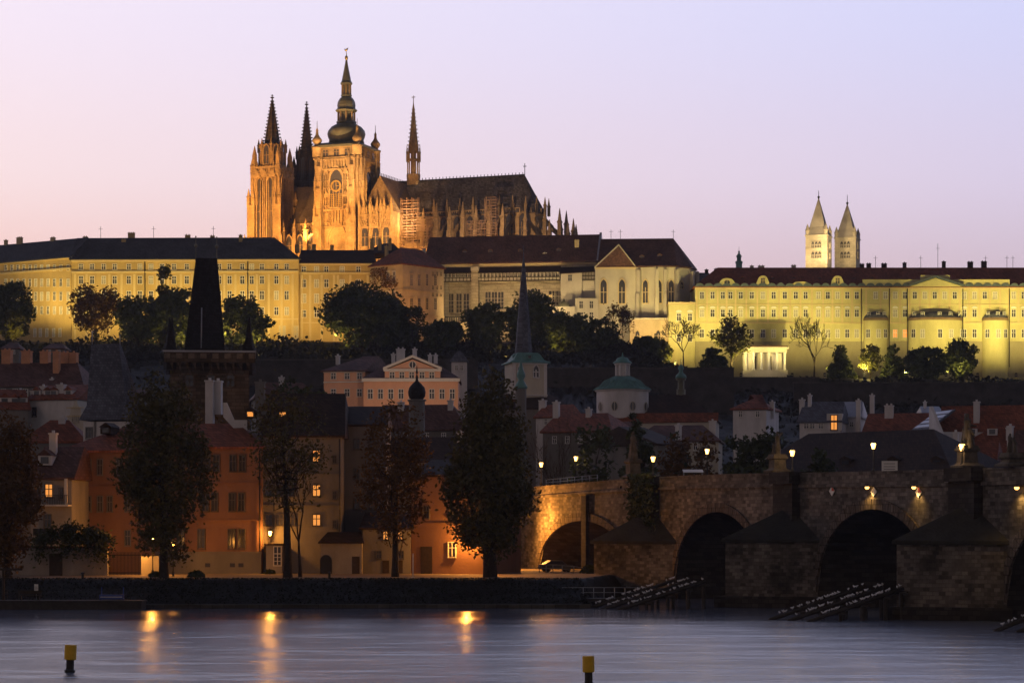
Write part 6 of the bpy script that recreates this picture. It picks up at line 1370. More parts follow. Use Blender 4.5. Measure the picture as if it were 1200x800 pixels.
# ------------------------------------------------------------------ two yellow river markers
for px, pt_, pm, pb, Y, lab in ((81.8,755,771.5,787,134,'yellow topped river marker post, fully visible, toward the left bank'), (690,768,786,803,122.5,'yellow topped river marker post cut off by the bottom of the picture')):
    t = thing('river_marker', lab, 'marker', Matrix.Translation((PX(px,Y),Y,0)) @ Matrix.Rotation(R(2 if px < 100 else -1), 4, 'Y'), 'yellow river markers'); s_ = Y/F
    c = MB(); r = 7.0*s_; z0, z1 = PZ(pm,Y), PZ(pt_,Y); c.lathe(0,0,[(r*.96,z0-.04),(r,z0),(r,z1-.03),(r*.95,z1)],20,0,0,False); c.build('cap', M_['yellow'], t)
    c = MB(); c.lathe(0,0,[(r*.66,-1.2),(r*.66,z0-.041)],14); c.build('pile', M_['timber'], t)
    c = MB(); c.lathe(0,0,[(r*.9,-.3),(r*.9,.12),(r*.7,.17)],14); c.build('collar', M_['iron'], t)
# ------------------------------------------------------------------ the stone bridge
C1 = Vector((43.3, 209.0)); C2 = Vector((31.1, 243.0)); dv = (C2-C1); PITCH = dv.length; dv /= PITCH
BA = math.atan2(dv.y, dv.x); MBR = Matrix.Translation((C1.x, C1.y, 0)) @ Matrix.Rotation(BA, 4, 'Z')
# local x runs along the bridge to the far left bank, local +y faces upstream (towards the river on the left), deck behind at -y
br = thing('stone_bridge', 'old sandstone arch bridge with pointed piers crossing the river at the right', 'bridge', MBR)
def bl(px, off=0.0):
    """distance along the bridge face (moved off metres upstream) where photo column px meets it"""
    k = (px-600)/F; ox = C1.x - dv.y*off; oy = C1.y + dv.x*off     # +y local = (-dv.y, dv.x)
    return (k*oy - ox)/(dv.x - k*dv.y)
def bY(t): return C1.y + dv.y*t
PW, BW = 12.6, 9.6
piers = [(-2*PITCH, -2*PITCH+PW), (-PITCH, -PITCH+PW), (0, PW), (PITCH, PITCH+PW), (2*PITCH, 2*PITCH+PW+1)]
END = bl(633); XE = 3*PITCH + 60
top = lambda t: 12.1 + 0.85*math.exp(-((t-75)/50.0)**2)      # roadway edge height, gently humped
arches = []
for (a0, a1), (b0, b1) in zip(piers[:-1], piers[1:]): arches.append((a1, b0, 1.6, 9.95))
arches.append((piers[-1][1]+.3, END+0.0, 3.0, 9.1))
w = MB(); ring = []
xs = []
def strip_face(y, flip):
    for (a, b, zs, zc) in arches:
        n = 24; pts = []
        for k in range(n+1):
            t = a+(b-a)*k/n; q = 2*k/n-1; pts.append((t, zs+(zc-zs)*math.sqrt(max(0,1-q*q))))
        for (t0, z0), (t1, z1) in zip(pts[:-1], pts[1:]):
            w.add([(t0,y,z0),(t1,y,z1),(t1,y,top(t1)),(t0,y,top(t0))], [(0,1,2,3)])
    sol = [(-2*PITCH-30, piers[0][1])] + [p for p in piers[1:]] + [(END, XE)]
    sol = [(arches[i-1][1] if i else -2*PITCH-30, arches[i][0] if i < len(arches) else XE) for i in range(len(arches)+1)]
    for a, b in sol:
        n = max(1, int((b-a)/4))
        for k in range(n):
            t0, t1 = a+(b-a)*k/n, a+(b-a)*(k+1)/n; w.add([(t0,y,-3),(t1,y,-3),(t1,y,top(t1)),(t0,y,top(t0))], [(0,1,2,3)])
strip_face(0, False); strip_face(-BW, True)
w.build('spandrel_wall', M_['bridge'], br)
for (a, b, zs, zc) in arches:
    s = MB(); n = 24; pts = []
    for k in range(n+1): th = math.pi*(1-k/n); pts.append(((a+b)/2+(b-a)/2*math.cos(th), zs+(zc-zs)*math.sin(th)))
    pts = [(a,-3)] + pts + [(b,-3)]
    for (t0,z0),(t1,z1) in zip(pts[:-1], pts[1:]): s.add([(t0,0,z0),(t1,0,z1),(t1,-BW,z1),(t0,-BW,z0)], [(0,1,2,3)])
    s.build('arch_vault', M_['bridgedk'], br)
    r = MB(); n = 34; th_ = 1.0
    for k in range(n):
        a0, a1 = math.pi*(1-k/n), math.pi*(1-(k+1)/n); q = lambda an, e: ((a+b)/2+((b-a)/2+e)*math.cos(an), zs+(zc-zs+e)*math.sin(an))
        g = .06; aa, bb = a0-.004, a1+.004
        v = [(*q(aa,0),), (*q(bb,0),), (*q(bb,th_),), (*q(aa,th_),)]
        r.add([(x,.003,z) for x,z in v] + [(x,.22,z) for x,z in v], [(4,5,6,7),(0,4,7,3),(1,2,6,5),(0,1,5,4),(3,7,6,2)])
    r.build('arch_ring', M_['voussoir'], br)
dk = MB(); n = 60
for k in range(n):
    t0, t1 = -2*PITCH-30+(XE+2*PITCH+30)*k/n, -2*PITCH-30+(XE+2*PITCH+30)*(k+1)/n
    dk.add([(t0,-BW,top(t0)-.02),(t1,-BW,top(t1)-.02),(t1,0,top(t1)-.02),(t0,0,top(t0)-.02)], [(0,1,2,3)])
dk.build('roadway', M_['paving'], br)
for y0, y1 in ((-.42, .06), (-BW-.06, -BW+.42)):
    pr = MB(); sc_ = MB()
    for k in range(n):
        t0, t1 = -2*PITCH-30+(XE+2*PITCH+30)*k/n, -2*PITCH-30+(XE+2*PITCH+30)*(k+1)/n
        for m_, (ya, yb, ha, hb) in ((pr,(y0,y1,0,1.05)), (pr,(y0-.07,y1+.07,1.053,1.24)), (sc_,(y0-.0,y1+.16,-.3,-.003))):
            z = [top(t0), top(t1)]
            m_.add([(t0,ya,z[0]+ha),(t1,ya,z[1]+ha),(t1,yb,z[1]+ha),(t0,yb,z[0]+ha),(t0,ya,z[0]+hb),(t1,ya,z[1]+hb),(t1,yb,z[1]+hb),(t0,yb,z[0]+hb)], [(0,3,2,1),(4,5,6,7),(0,1,5,4),(2,3,7,6)])
    pr.build('parapet', M_['bridge'], br); sc_.build('string_course', M_['bridge'], br)
# piers: plinth, pointed starling and its stone roof, pilaster up to the statue
for i, (a, b) in enumerate(piers):
    m = (a+b)/2; p = 7.4; ze = 6.65 if i < 4 else 6.3; za = 10.4
    s = MB(); s.prism([(b,.003),(a,.003),(m,p)][::-1], -3, ze); st = s.build('starling', M_['bridge'], br)
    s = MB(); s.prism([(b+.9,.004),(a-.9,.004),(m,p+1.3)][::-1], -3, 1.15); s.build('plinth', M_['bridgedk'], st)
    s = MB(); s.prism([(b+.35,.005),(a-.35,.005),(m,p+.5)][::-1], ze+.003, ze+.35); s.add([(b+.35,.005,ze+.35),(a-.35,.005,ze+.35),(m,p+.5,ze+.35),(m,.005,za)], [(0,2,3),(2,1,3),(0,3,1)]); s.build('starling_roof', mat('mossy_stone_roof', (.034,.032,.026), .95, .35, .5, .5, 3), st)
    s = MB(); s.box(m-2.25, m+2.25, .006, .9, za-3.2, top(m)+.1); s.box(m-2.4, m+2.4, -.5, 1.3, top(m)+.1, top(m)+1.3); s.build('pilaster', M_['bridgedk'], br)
# one dark upright slab against the bridge wall
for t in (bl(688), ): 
    s = MB(); s.box(t-.8, t+.8, .01, .5, 0, top(t)-.5); s.build('dark_slab', M_['bridgedk'], br)
# --- statues on the piers
def robed(b, x, y, z, h, lean=0.0, arm=None, seed=0):
    rr = random.Random(seed); n = 10; prof = [(.30,0),(.31,.12),(.27,.35),(.22,.52),(.21,.62),(.25,.74),(.24,.80),(.10,.845),(.085,.87)]
    vs = []; fs = []
    for r, q in prof:
        for k in range(n):
            a = 2*math.pi*k/n; f = 1+.16*math.sin(3*a+seed)*(1 if q < .6 else .3); vs.append((x+lean*q*h+r*h*.55*f*math.cos(a), y+r*h*.42*f*math.sin(a), z+q*h))
    for j in range(len(prof)-1):
        for k in range(n): fs.append((j*n+k,j*n+(k+1)%n,(j+1)*n+(k+1)%n,(j+1)*n+k))
    b.add(vs, fs, 0, True); hx = x+lean*h
    b.lathe(hx, y, [(.02*h,z+.855*h),(.05*h,z+.875*h),(.062*h,z+.92*h),(.055*h,z+.965*h),(.02*h,z+h)], 8, 0, 0, True)
    s = x+lean*.78*h
    for sd in (-1, 1):
        e = arm.get(sd) if arm else None; e = e or (sd*.17, .50, .12)
        b.tube([(s+sd*.12*h,y,z+.78*h),(s+sd*.17*h,y-.03*h,z+(.62 if e[1] < .7 else .84)*h),(s+e[0]*h,y-e[2]*h,z+e[1]*h)],[.05*h,.042*h,.028*h],6)
def statue(t, y, label, pdh, figs, group='statues on the bridge piers'):
    s = thing('statue', label, 'statue', MBR @ Matrix.Translation((t, y, top(t)+1.3)), group)
    b = MB(); b.sq(0,0,[(1.1,0),(1.1,.2),(.85,.3),(.7,.45),(.65,pdh-.3),(.85,pdh-.15),(.85,pdh)]); b.build('pedestal', M_['statue'], s)
    b = MB()
    b.sq(0,0,[(.8,pdh+.003),(.7,pdh+.3)])
    for k, f in enumerate(figs): robed(b, *f[:4], lean=f[4], arm=f[5], seed=k*2+1)
    b.build('figure', M_['statue'], s)
    return s
m1 = (piers[2][0]+piers[2][1])/2; m2 = (piers[3][0]+piers[3][1])/2; m3 = (piers[4][0]+piers[4][1])/2
statue(m1, .25, 'stone group of robed saints on a pedestal beside the bright bridge lamp', 1.7, [(0,0,2.0,2.9,0,{1:(.3,1.0,.1),-1:(-.22,.6,.2)}),(-.75,.1,1.75,2.1,.06,None),(.75,-.1,1.75,2.2,-.08,{1:(.28,.75,.1)}),(.1,-.6,1.75,1.5,.1,None)])
statue(bl(911,.25), .25, 'dark single robed statue with raised arm on the second pier', 1.6, [(0,0,1.9,2.4,0,{-1:(-.3,.95,.1)}),(.5,.2,1.7,1.5,-.1,None)])
statue(bl(742,.25), .25, 'tall dark statue group rising from the leafy pier nearest the bank', 2.0, [(0,0,2.3,3.3,0,{1:(.25,.98,.1)}),(-.7,0,2.05,2.3,.1,None),(.7,0,2.05,2.5,-.1,None)])
# right edge group: crowded statue and a small crowd of heads
statue(bl(1186,-.2), -.2, 'kneeling stone group at the right edge of the bridge parapet', .9, [(-.5,0,1.1,1.5,.1,None),(.4,0,1.1,1.8,-.05,{1:(.25,.9,.1)})])
# --- bridge lamps
LC = (1.0, 0.62, 0.26)
def bridge_lamp(px, py, side, label):
    off = (1.15 if px in (764,1125.5) else .0) if side == 'near' else -BW; 
    t = bl(px, off); Y = bY(t) + (dv.x*off); z = PZ(py, Y); zb_ = top(t)+(1.25)
    o = thing('bridge_lamp', label, 'lamp', MBR @ Matrix.Translation((t, off-.15 if side == 'near' else off+.15, zb_+.1)), 'lamps along the bridge')
    h = z - zb_ - .1; c = MB(); c.lathe(0,0,[(.22,0),(.2,.25),(.1,.4),(.07,.6),(.055,h-.45),(.12,h-.42),(.05,h-.36)],8); c.build('post', M_['iron'], o)
    c = MB(); c.lathe(0,0,[(.14,h-.34),(.27,h+.18),(.23,h+.26)],6); c.build('lantern_glass', M_['lamp'], o); c = MB(); c.lathe(0,0,[(.3,h+.26),(.13,h+.42),(.08,h+.46),(.03,h+.6)],6); c.build('lantern_cap', M_['iron'], o)
    w_ = MBR @ Vector((t, off, z)); bulb(w_.x-.45, w_.y-.5, w_.z, 80, LC, .2); return o
for px, py, side, lab in ((633,544,'near','bridge lamp nearest the leafy bank tree'),(676,537,'far','bridge lamp second from the leafy bank tree, on the far side'),(764,537.5,'near','bridge lamp right of the tall dark statue'),
    (830,528.5,'far','bridge lamp above the second arch'),(927,530.5,'near','bridge lamp beside the second pier statue'),(1025,522,'far','bridge lamp before the long dark roof'),(1125.5,523.5,'near','bridge lamp touching the big statue group')): bridge_lamp(px, py, side, lab)
# --- lamps and diamond marks above the middle arch
def arch_lamp(px, py, label, pw=110):
    t = bl(px); z = PZ(py, bY(t)); o = thing('arch_lamp', label, 'lamp', MBR @ Matrix.Translation((t, .0, z)), 'navigation lamps above the arches')
    c = MB(); c.box(-.06,.06,.01,.5,.12,.2); c.build('bracket', M_['iron'], o); c = MB(); c.lathe(0,.55,[(.1,-.12),(.22,.0),(.2,.12)],8); c.build('lamp_head', M_['lamp'], o); c = MB(); c.lathe(0,.55,[(.3,.12),(.06,.32)],8); c.build('shade', M_['iron'], o)
    p = MBR @ Vector((t, .75, z-.25)); q = MBR @ Vector((t, .0, z-3.5)); spot(p.x, p.y, p.z, q.x, q.y, q.z, pw*3.2, (1,.58,.16), 125, 1.0, .15)
for px, py, lab in ((1022,571.5,'lit lamp at the crown of the middle arch'),(1077,571.5,'lit lamp right of the middle arch crown'),(1198,572,'lit lamp at the right frame edge of the bridge')): arch_lamp(px, py, lab)
for px, py, lab, red in ((976,575,'red and white diamond mark on the bridge wall, unlit',True),(1025,576,'white diamond mark under the crown lamp',False),(1077.5,576.5,'white diamond mark under the right arch lamp',True)):
    t = bl(px); z = PZ(py, bY(t)); o = thing('navigation_mark', lab, 'sign', MBR @ Matrix.Translation((t, .05, z)), 'diamond marks on the bridge')
    c = MB(); s_ = .6; c.xz([(-s_,0),(0,-s_*.85),(s_,0),(0,s_*.85)], 0, .08); c.build('plate', M_['white'], o)
    if red: c = MB(); c.xz([(-s_,0),(0,0.0),(0,s_*.85)], .081, .1); c.build('red_half', M_['redpaint'], o)
t_ = bl(1042.5,-6); o = thing('notice_board', 'white notice board on trestles on the bridge deck by the dark roof', 'sign', MBR @ Matrix.Translation((t_, -6, top(t_))) @ Matrix.Rotation(-BA, 4, 'Z')); c = MB(); c.box(-.8,.8,-.05,.0,1.05,2.4); c.build('board', M_['white'], o); c = MB(); 
for z in (1.3,1.55,1.8,2.1): c.box(-.6,.55,-.06,-.051,z,z+.05)
c.build('dark_line', M_['iron'], o); c = MB(); c.box(-.75,-.68,-.02,.05,0,1.05); c.box(.68,.75,-.02,.05,0,1.05); c.build('trestle', M_['wood'], o)
# white van and lit kiosk glimpses on the deck near the bank
t_ = bl(812,-5); o = thing('market_stall', 'small pale stall with a white awning on the bridge deck', 'stall', MBR @ Matrix.Translation((t_, -5, top(t_))) @ Matrix.Rotation(-BA, 4, 'Z')); c = MB(); c.box(-1,1,-.4,.4,.0,1.0); c.build('counter', M_['wood'], o); c = MB(); c.add([(-1.2,-.8,1.85),(1.2,-.8,1.85),(1.2,.6,2.2),(-1.2,.6,2.2),(-1.2,-.8,1.8),(1.2,-.8,1.8),(1.2,.6,2.15),(-1.2,.6,2.15)],[(0,1,2,3),(7,6,5,4),(0,4,5,1),(1,5,6,2),(2,6,7,3),(3,7,4,0)]); c.build('awning', M_['white'], o); c = MB()
for x in (-1.1,1.1):
    for y in (-.7,.5): c.box(x-.03,x+.03,y-.03,y+.03,0,1.85)
c.build('pole', M_['steel'], o)
rail_tube([tuple(MBR @ Vector((bl(700,-1),-1,top(100)+1.25))), tuple(MBR @ Vector((bl(640,-1),-1,top(120)+1.25)))], 'railing', 'thin railing above the bridge parapet near the leafy tree', 8, .9, M_['steel'])
# --- timber ice breakers with gulls
gull = MB(); gull.lathe(0,0,[(.01,-.0)],3)
def gull_mesh():
    b = MB(); b.add([], [])
    pts = [(-.26,0,.16),(-.1,0,.17),(.08,0,.19),(.17,0,.24),(.2,0,.31),(.27,0,.31)]; b.tube(pts, [.02,.085,.10,.07,.06,.01], 6); b.tube([(-.12,-.07,.19),(-.3,-.03,.2)],[.06,.01],4); b.tube([(-.12,.07,.19),(-.3,.03,.2)],[.06,.01],4); b.tube([(.02,-.03,.12),(.02,-.03,0)],.012,3); b.tube([(.02,.03,.12),(.02,.03,0)],.012,3)
    return b.mesh('gull', [M_['gull']])
GM = gull_mesh(); grng = random.Random(11)
def icebreaker(p0, p1, nbeam, gap, lab, ngull, where):
    """sloping beams from the water at p0 up to p1, several side by side"""
    p0, p1 = Vector(p0), Vector(p1); t = thing('ice_breaker', lab, 'ice breaker', Matrix.Translation(p0)); d = p1-p0; side = Vector((0.55, -0.83, 0))*gap
    for k in range(nbeam):
        o = side*k; c = MB(); c.tube([o-d*.06, o+d], .19, 6); 
        c.build('beam', M_['timber'], t)
    c = MB()
    for q in (.3,.55,.8,.98):
        a = d*q - side*.3; b = d*q + side*(nbeam-.7); c.tube([a-Vector((0,0,.3)), b-Vector((0,0,.3))], .14, 5)
        for k in range(nbeam): o = side*k + d*q; c.tube([o-Vector((0,0,.2)), Vector((o.x,o.y,-p0.z-2))], .2, 5)
    c.build('trestle', M_['timber'], t)
    for g in range(ngull):
        k = g % nbeam; q = grng.uniform(.02,.99); w_ = p0 + side*k + d*q; o = bpy.data.objects.new('gull', GM); COL.objects.link(o)
        o.matrix_basis = Matrix.Translation((w_.x+grng.uniform(-.06,.06), w_.y, w_.z+.23)) @ Matrix.Rotation(grng.uniform(0,6.28),4,'Z') @ Matrix.Scale(grng.uniform(.65,.85),4)
        tag(o, where, 'gull', 'gulls on the ice breakers')
GL = 'tiny white gull perched on a sloping ice breaker beam before the bridge'
icebreaker(P(692,712,243), P(790,680,247), 3, 2.6, 'gull-covered timber ice breaker in front of the second arch', 84, GL)
icebreaker(P(908,724,212), P(1012,688,216), 3, 2.6, 'gull-covered timber ice breaker in front of the middle arch', 90, GL)
icebreaker(P(1172,737,188), P(1275,695,192), 3, 2.4, 'gull-covered timber ice breaker cut by the right frame edge', 34, GL)
# ------------------------------------------------------------------ trees on the near bank
tree('broad_tree', 'big dark leafy tree before the orange houses on the bank', 192, 262, 2.6, 419, 128, M_['leafnr'], 'column', .08, 15000, .24, 190, 1, None, dens=.74, droop=.5)
tree('broad_tree', 'tallest dark green tree on the bank, beside the bridge end', 574, 264, 2.6, 402, 130, M_['leafnr'], 'poplar', .13, 19000, .25, 220, 2, None, dens=.76, trunk=1.4, droop=.6)
tree('thin_tree', 'thin tree with visible limbs and a sparse dark top before the tall grey house', 337, 263, 2.6, 436, 112, M_['leafnr'], 'spread', .34, 3000, .2, 95, 52, None, trunk=1.1)
bare_tree('bare_tree', 'leafless sapling with fine twigs beside the thin tree', 352, 264.5, 2.6, 520, 80, 5, depth=6, minr=.018)
tree('rust_tree', 'thin rusty autumn tree on the bank, left of the tallest tree', 463, 266, 2.6, 458, 108, M_['leafrust'], 'column', .16, 6500, .21, 170, 3, None, dens=.8, droop=.3)
tree('rust_tree', 'rusty autumn tree cut by the left frame edge on the bank', 8, 262, 2.6, 468, 92, M_['leafrust'], 'column', .06, 11000, .24, 130, 4, None, droop=.5)
tree('broad_tree', 'dark leafy tree behind the grey house roof with its two lit dormers', 352, 318, 3, 432, 90, M_['leafdk'], 'round', .3, 5000, .35, 70, 5)
tree('rust_tree', 'small russet tree between the big leafy tree and the grey house', 258, 300, 3, 474, 60, M_['leafrust'], 'round', .3, 2600, .3, 50, 6)
tree('young_tree', 'small dark tree beside the pink palace wing', 372, 360, 3, 470, 42, M_['leafdk'], 'round', .25, 1800, .35, 40, 7)
t = thing('hanging_shrub', 'dark hanging shrub spilling over the pale garden wall door', 'shrub', Matrix.Translation((PX(85,273.5),273.5,2.7))); rng = np.random.default_rng(5)
cs = np.array([(rng.uniform(-4.2,4.4), rng.uniform(-.6,.5), 0) for _ in range(60)]); cs[:,2] = 3.9+1.6*np.sqrt(np.clip(1-(cs[:,0]/4.6)**2,0,1))*rng.random(60) - .8*(np.abs(cs[:,0])>2.5)*rng.random(60)
cen = cs[rng.integers(0,60,4200)] + rng.normal(size=(4200,3))*np.array([.35,.3,.4]); hang = rng.random(4200)<.25; cen[hang,2] -= rng.random(hang.sum())*2.2
link('foliage', quad_mesh('foliage', rhombs(cen, .2, rng, .5), M_['leafdk']), t); c = MB(); c.tube([(-1,.9,0),(-.8,.8,2),(.3,.2,4)],[.14,.1,.05],6); c.tube([(1,.9,0),(1.4,.7,2),(2,.1,4)],[.12,.09,.05],6); c.build('stem', M_['bark'], t)
for px, Y, s, lab in ((182,263,1.0,'low shrub at the foot of the big leafy tree'),(230,262,1.2,'low shrub on the promenade edge before the lit orange house'),(316,281.5,.9,'small bush under the corner wall lamp'),(692,287,1.6,'dark bush between the first arch and the bridge pier')):
    t = thing('shrub', lab, 'shrub', Matrix.Translation((PX(px,Y),Y,2.7))); rng = np.random.default_rng(int(px)); n = 700; d = rng.normal(size=(n,3)); d /= np.linalg.norm(d,axis=1)[:,None]; cen = d*(rng.random(n)**.4)[:,None]*np.array([.8,.6,.6])*s; cen[:,2] = np.abs(cen[:,2])+.1
    link('foliage', quad_mesh('foliage', rhombs(cen, .12*s, rng), M_['leafdk']), t); c = MB(); c.tube([(0,0,-.1),(.05,0,.3*s)],.04,4); c.build('stem', M_['bark'], t)
# trees behind the bridge
tree('broad_tree', 'dark leafy tree on the far bank behind the bridge, left of the second pier statue', 882, 330, 3, 486, 82, M_['leafdk'], 'round', .12, 4500, .38, 70, 11)
tree('rust_tree', 'brownish tree behind the bridge lamps right of the tall dark statue', 812, 342, 4, 500, 84, M_['leafrust'], 'round', .12, 2600, .36, 55, 12)
tree('poplar', 'narrow dark tree directly behind the tall dark statue', 748, 318, 4, 470, 44, M_['leafdk'], 'column', .1, 3800, .34, 60, 13)
tree('broad_tree', 'sparse dull green tree behind the bridge between first two lamps', 697, 335, 4, 488, 62, M_['leafdk'], 'round', .15, 1500, .36, 50, 14)
bare_tree('bare_tree', 'bare branching tree behind the bridge end lamps', 655, 330, 4, 486, 62, 15, depth=5, minr=.04)
tree('young_tree', 'dark tree behind the bridge, left of the domed church nave', 790, 366, 5, 500, 50, M_['leafdk'], 'round', .15, 1500, .4, 40, 16)
tree('broad_tree', 'low dark bushy tree behind the parapet at the second arch', 955, 322, 3, 520, 60, M_['leafdk'], 'round', .1, 2400, .36, 50, 17)
# ivy and saplings on the pier nearest the bank
t = thing('climbing_ivy', 'dark ivy covering the pilaster of the leafy pier', 'ivy', MBR @ Matrix.Translation(((piers[4][0]+piers[4][1])/2, 1.0, 6))); rng = np.random.default_rng(9); n = 2600
link('foliage', quad_mesh('foliage', rhombs(np.stack([rng.normal(size=n)*1.7, .25+.5*rng.random(n), rng.uniform(.5,8.5,n)],1), .28, rng), M_['leafdk']), t)
# ------------------------------------------------------------------ trees on the castle slope
def slope_tree(name, lab, px, Y, ptop, w, lm, shape, base, n, leaf, cl, seed, pbot=None, **k):
    z = GZ(PX(px, Y), Y) - .3 if pbot is None else PZ(pbot, Y); return tree(name, lab, px, Y, z, ptop, w, lm, shape, base, n, leaf, cl, seed, 'trees on the castle slope', **k)
L_ = M_
slope_tree('broad_tree', 'dark tree at the left frame edge before the angled palace wing', 12, 735, 326, 58, L_['leaf'], 'round', .12, 4940, 0.62, 88, 21, 400)
slope_tree('small_tree', 'pale yellow lit tree under the dark tree at the left edge', 16, 715, 362, 36, L_['leafyl'], 'round', .1, 2660, 0.55, 56, 22, 402)
slope_tree('rust_tree', 'brown autumn tree with visible limbs before the ochre palace', 112, 735, 333, 81, L_['leafrust'], 'spread', .28, 4180, 0.48, 96, 23, 402, trunk=1.4)
slope_tree('broad_tree', 'dense dark tree between the brown tree and the tall poplar', 162, 728, 345, 63, L_['leaf'], 'round', .1, 4560, 0.62, 88, 24, 408)
slope_tree('poplar', 'tall pointed greenish tree before the ochre palace', 193, 742, 306, 38, L_['leafyl'], 'poplar', .06, 3800, 0.58, 80, 25, 408)
slope_tree('broad_tree', 'lit green tree left of the black wedge roof', 212, 735, 328, 54, L_['leaf'], 'round', .1, 4180, 0.62, 80, 26, 412)
slope_tree('broad_tree', 'dark round tree right of the black wedge roof', 285, 728, 345, 67, L_['leaf'], 'round', .12, 4940, 0.62, 88, 27, 414)
slope_tree('broad_tree', 'largest dark tree before the ochre corner, with floodlight glow under it', 425, 715, 333, 125, L_['leafdk'], 'spread', .22, 9880, 0.62, 152, 28, 418, trunk=1.3)
slope_tree('broad_tree', 'dark tree joined to the right of the largest tree, below the red-roofed wing', 470, 722, 352, 65, L_['leafdk'], 'round', .1, 4560, 0.62, 88, 29, 416)
slope_tree('broad_tree', 'dark tree below the sandstone corner wing', 520, 712, 372, 52, L_['leafdk'], 'round', .1, 3610, 0.62, 72, 30, 424)
slope_tree('broad_tree', 'green tree left of the needle spire, below the hall windows', 570, 728, 352, 58, L_['leaf'], 'round', .1, 4560, 0.62, 80, 31, 420)
slope_tree('broad_tree', 'tall green tree directly behind the needle spire', 620, 738, 340, 69, L_['leaf'], 'round', .1, 5320, 0.62, 96, 32, 420)
slope_tree('broad_tree', 'dark green tree below the terrace pavilion', 664, 725, 362, 56, L_['leaf'], 'round', .1, 4180, 0.62, 80, 33, 424)
slope_tree('broad_tree', 'dark tree below the gothic church front', 700, 718, 372, 54, L_['leafdk'], 'round', .1, 4180, 0.62, 80, 34, 428)
bt = bare_tree('bare_tree', 'reddish nearly bare tree before the gothic apse', 731, 735, PZ(428,735), 356, 42, 35, 700, M_['leafrust'], .4, 'trees on the castle slope', 6, .05)
slope_tree('dark_bush', 'dark rounded bush below the orange terrace wall', 757, 725, 392, 36, L_['leafdk'], 'round', .05, 3420, 0.55, 64, 36, 428)
slope_tree('weeping_tree', 'yellow-green weeping tree lit from beside, right of the dark bush', 775, 730, 396, 27, L_['leafyl'], 'round', .05, 2090, 0.55, 56, 37, 428, droop=.8)
bare_tree('bare_tree', 'bare tree before the annex of the yellow palace', 801, 738, PZ(430,738), 370, 48, 38, 0, None, .3, 'trees on the castle slope', 6, .055)
slope_tree('small_tree', 'thin leaved leaning tree left of the columned pavilion', 857, 745, 369, 49, L_['leafyl'], 'round', .25, 2090, 0.48, 72, 39, 436, trunk=1.3)
slope_tree('conifer', 'small dark conifer left of the columned pavilion', 836, 722, 405, 49, L_['leafdk'], 'cone', .05, 3610, 0.51, 80, 40, 437)
bare_tree('bare_tree', 'tall bare tree right of the columned pavilion', 954, 744, PZ(446,744), 366, 54, 43, 0, None, .3, 'trees on the castle slope', 6, .06)
slope_tree('conical_tree', 'pointed dark tree right of the tall bare tree', 985, 738, 403, 38, L_['leaf'], 'cone', .08, 3230, 0.51, 72, 42, 446)
slope_tree('small_tree', 'sparse pale tree in the floodlight glare before the first domed bay', 1020, 742, 402, 29, L_['leafyl'], 'round', .2, 1520, 0.43, 56, 43, 446)
slope_tree('conical_tree', 'slim dark tree between the domed bays of the yellow palace', 1048, 740, 396, 31, L_['leaf'], 'cone', .08, 2850, 0.51, 72, 44, 446)
slope_tree('dark_bush', 'largest dark rounded tree before the central domed bay', 1086, 735, 404, 56, L_['leafdk'], 'round', .03, 5320, 0.58, 88, 45, 447)
slope_tree('broad_tree', 'dark green tree before the right end of the central bay', 1126, 738, 397, 40, L_['leaf'], 'round', .08, 3990, 0.55, 80, 46, 447)
# scrub covering the slope
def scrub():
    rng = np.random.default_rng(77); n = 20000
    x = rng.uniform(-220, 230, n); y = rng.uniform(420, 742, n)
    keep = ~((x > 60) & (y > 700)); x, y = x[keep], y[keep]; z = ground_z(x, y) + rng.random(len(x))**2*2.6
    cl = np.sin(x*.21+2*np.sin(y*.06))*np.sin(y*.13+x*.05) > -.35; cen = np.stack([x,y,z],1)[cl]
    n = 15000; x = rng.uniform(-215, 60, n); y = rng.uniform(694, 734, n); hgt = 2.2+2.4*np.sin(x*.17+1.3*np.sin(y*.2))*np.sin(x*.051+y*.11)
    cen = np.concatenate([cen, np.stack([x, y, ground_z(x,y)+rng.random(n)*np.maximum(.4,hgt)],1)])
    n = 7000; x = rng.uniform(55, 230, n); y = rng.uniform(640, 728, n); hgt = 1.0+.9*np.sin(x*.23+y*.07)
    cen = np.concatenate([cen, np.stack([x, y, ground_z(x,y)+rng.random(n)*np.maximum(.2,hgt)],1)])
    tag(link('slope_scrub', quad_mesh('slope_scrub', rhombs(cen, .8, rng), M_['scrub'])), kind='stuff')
scrub()
def bank_grass():
    rng = np.random.default_rng(78); n = 13000; x = rng.uniform(-75, 10, n); y = rng.uniform(244, 254, n); d = y-bank(x); k = (d > .6)
    x, y = x[k], y[k]; cen = np.stack([x, y, ground_z(x,y)+.1*rng.random(len(x))+.05],1)
    tag(link('bank_grass', quad_mesh('bank_grass', rhombs(cen, .12, rng), M_['scrub'])), kind='stuff')
bank_grass()
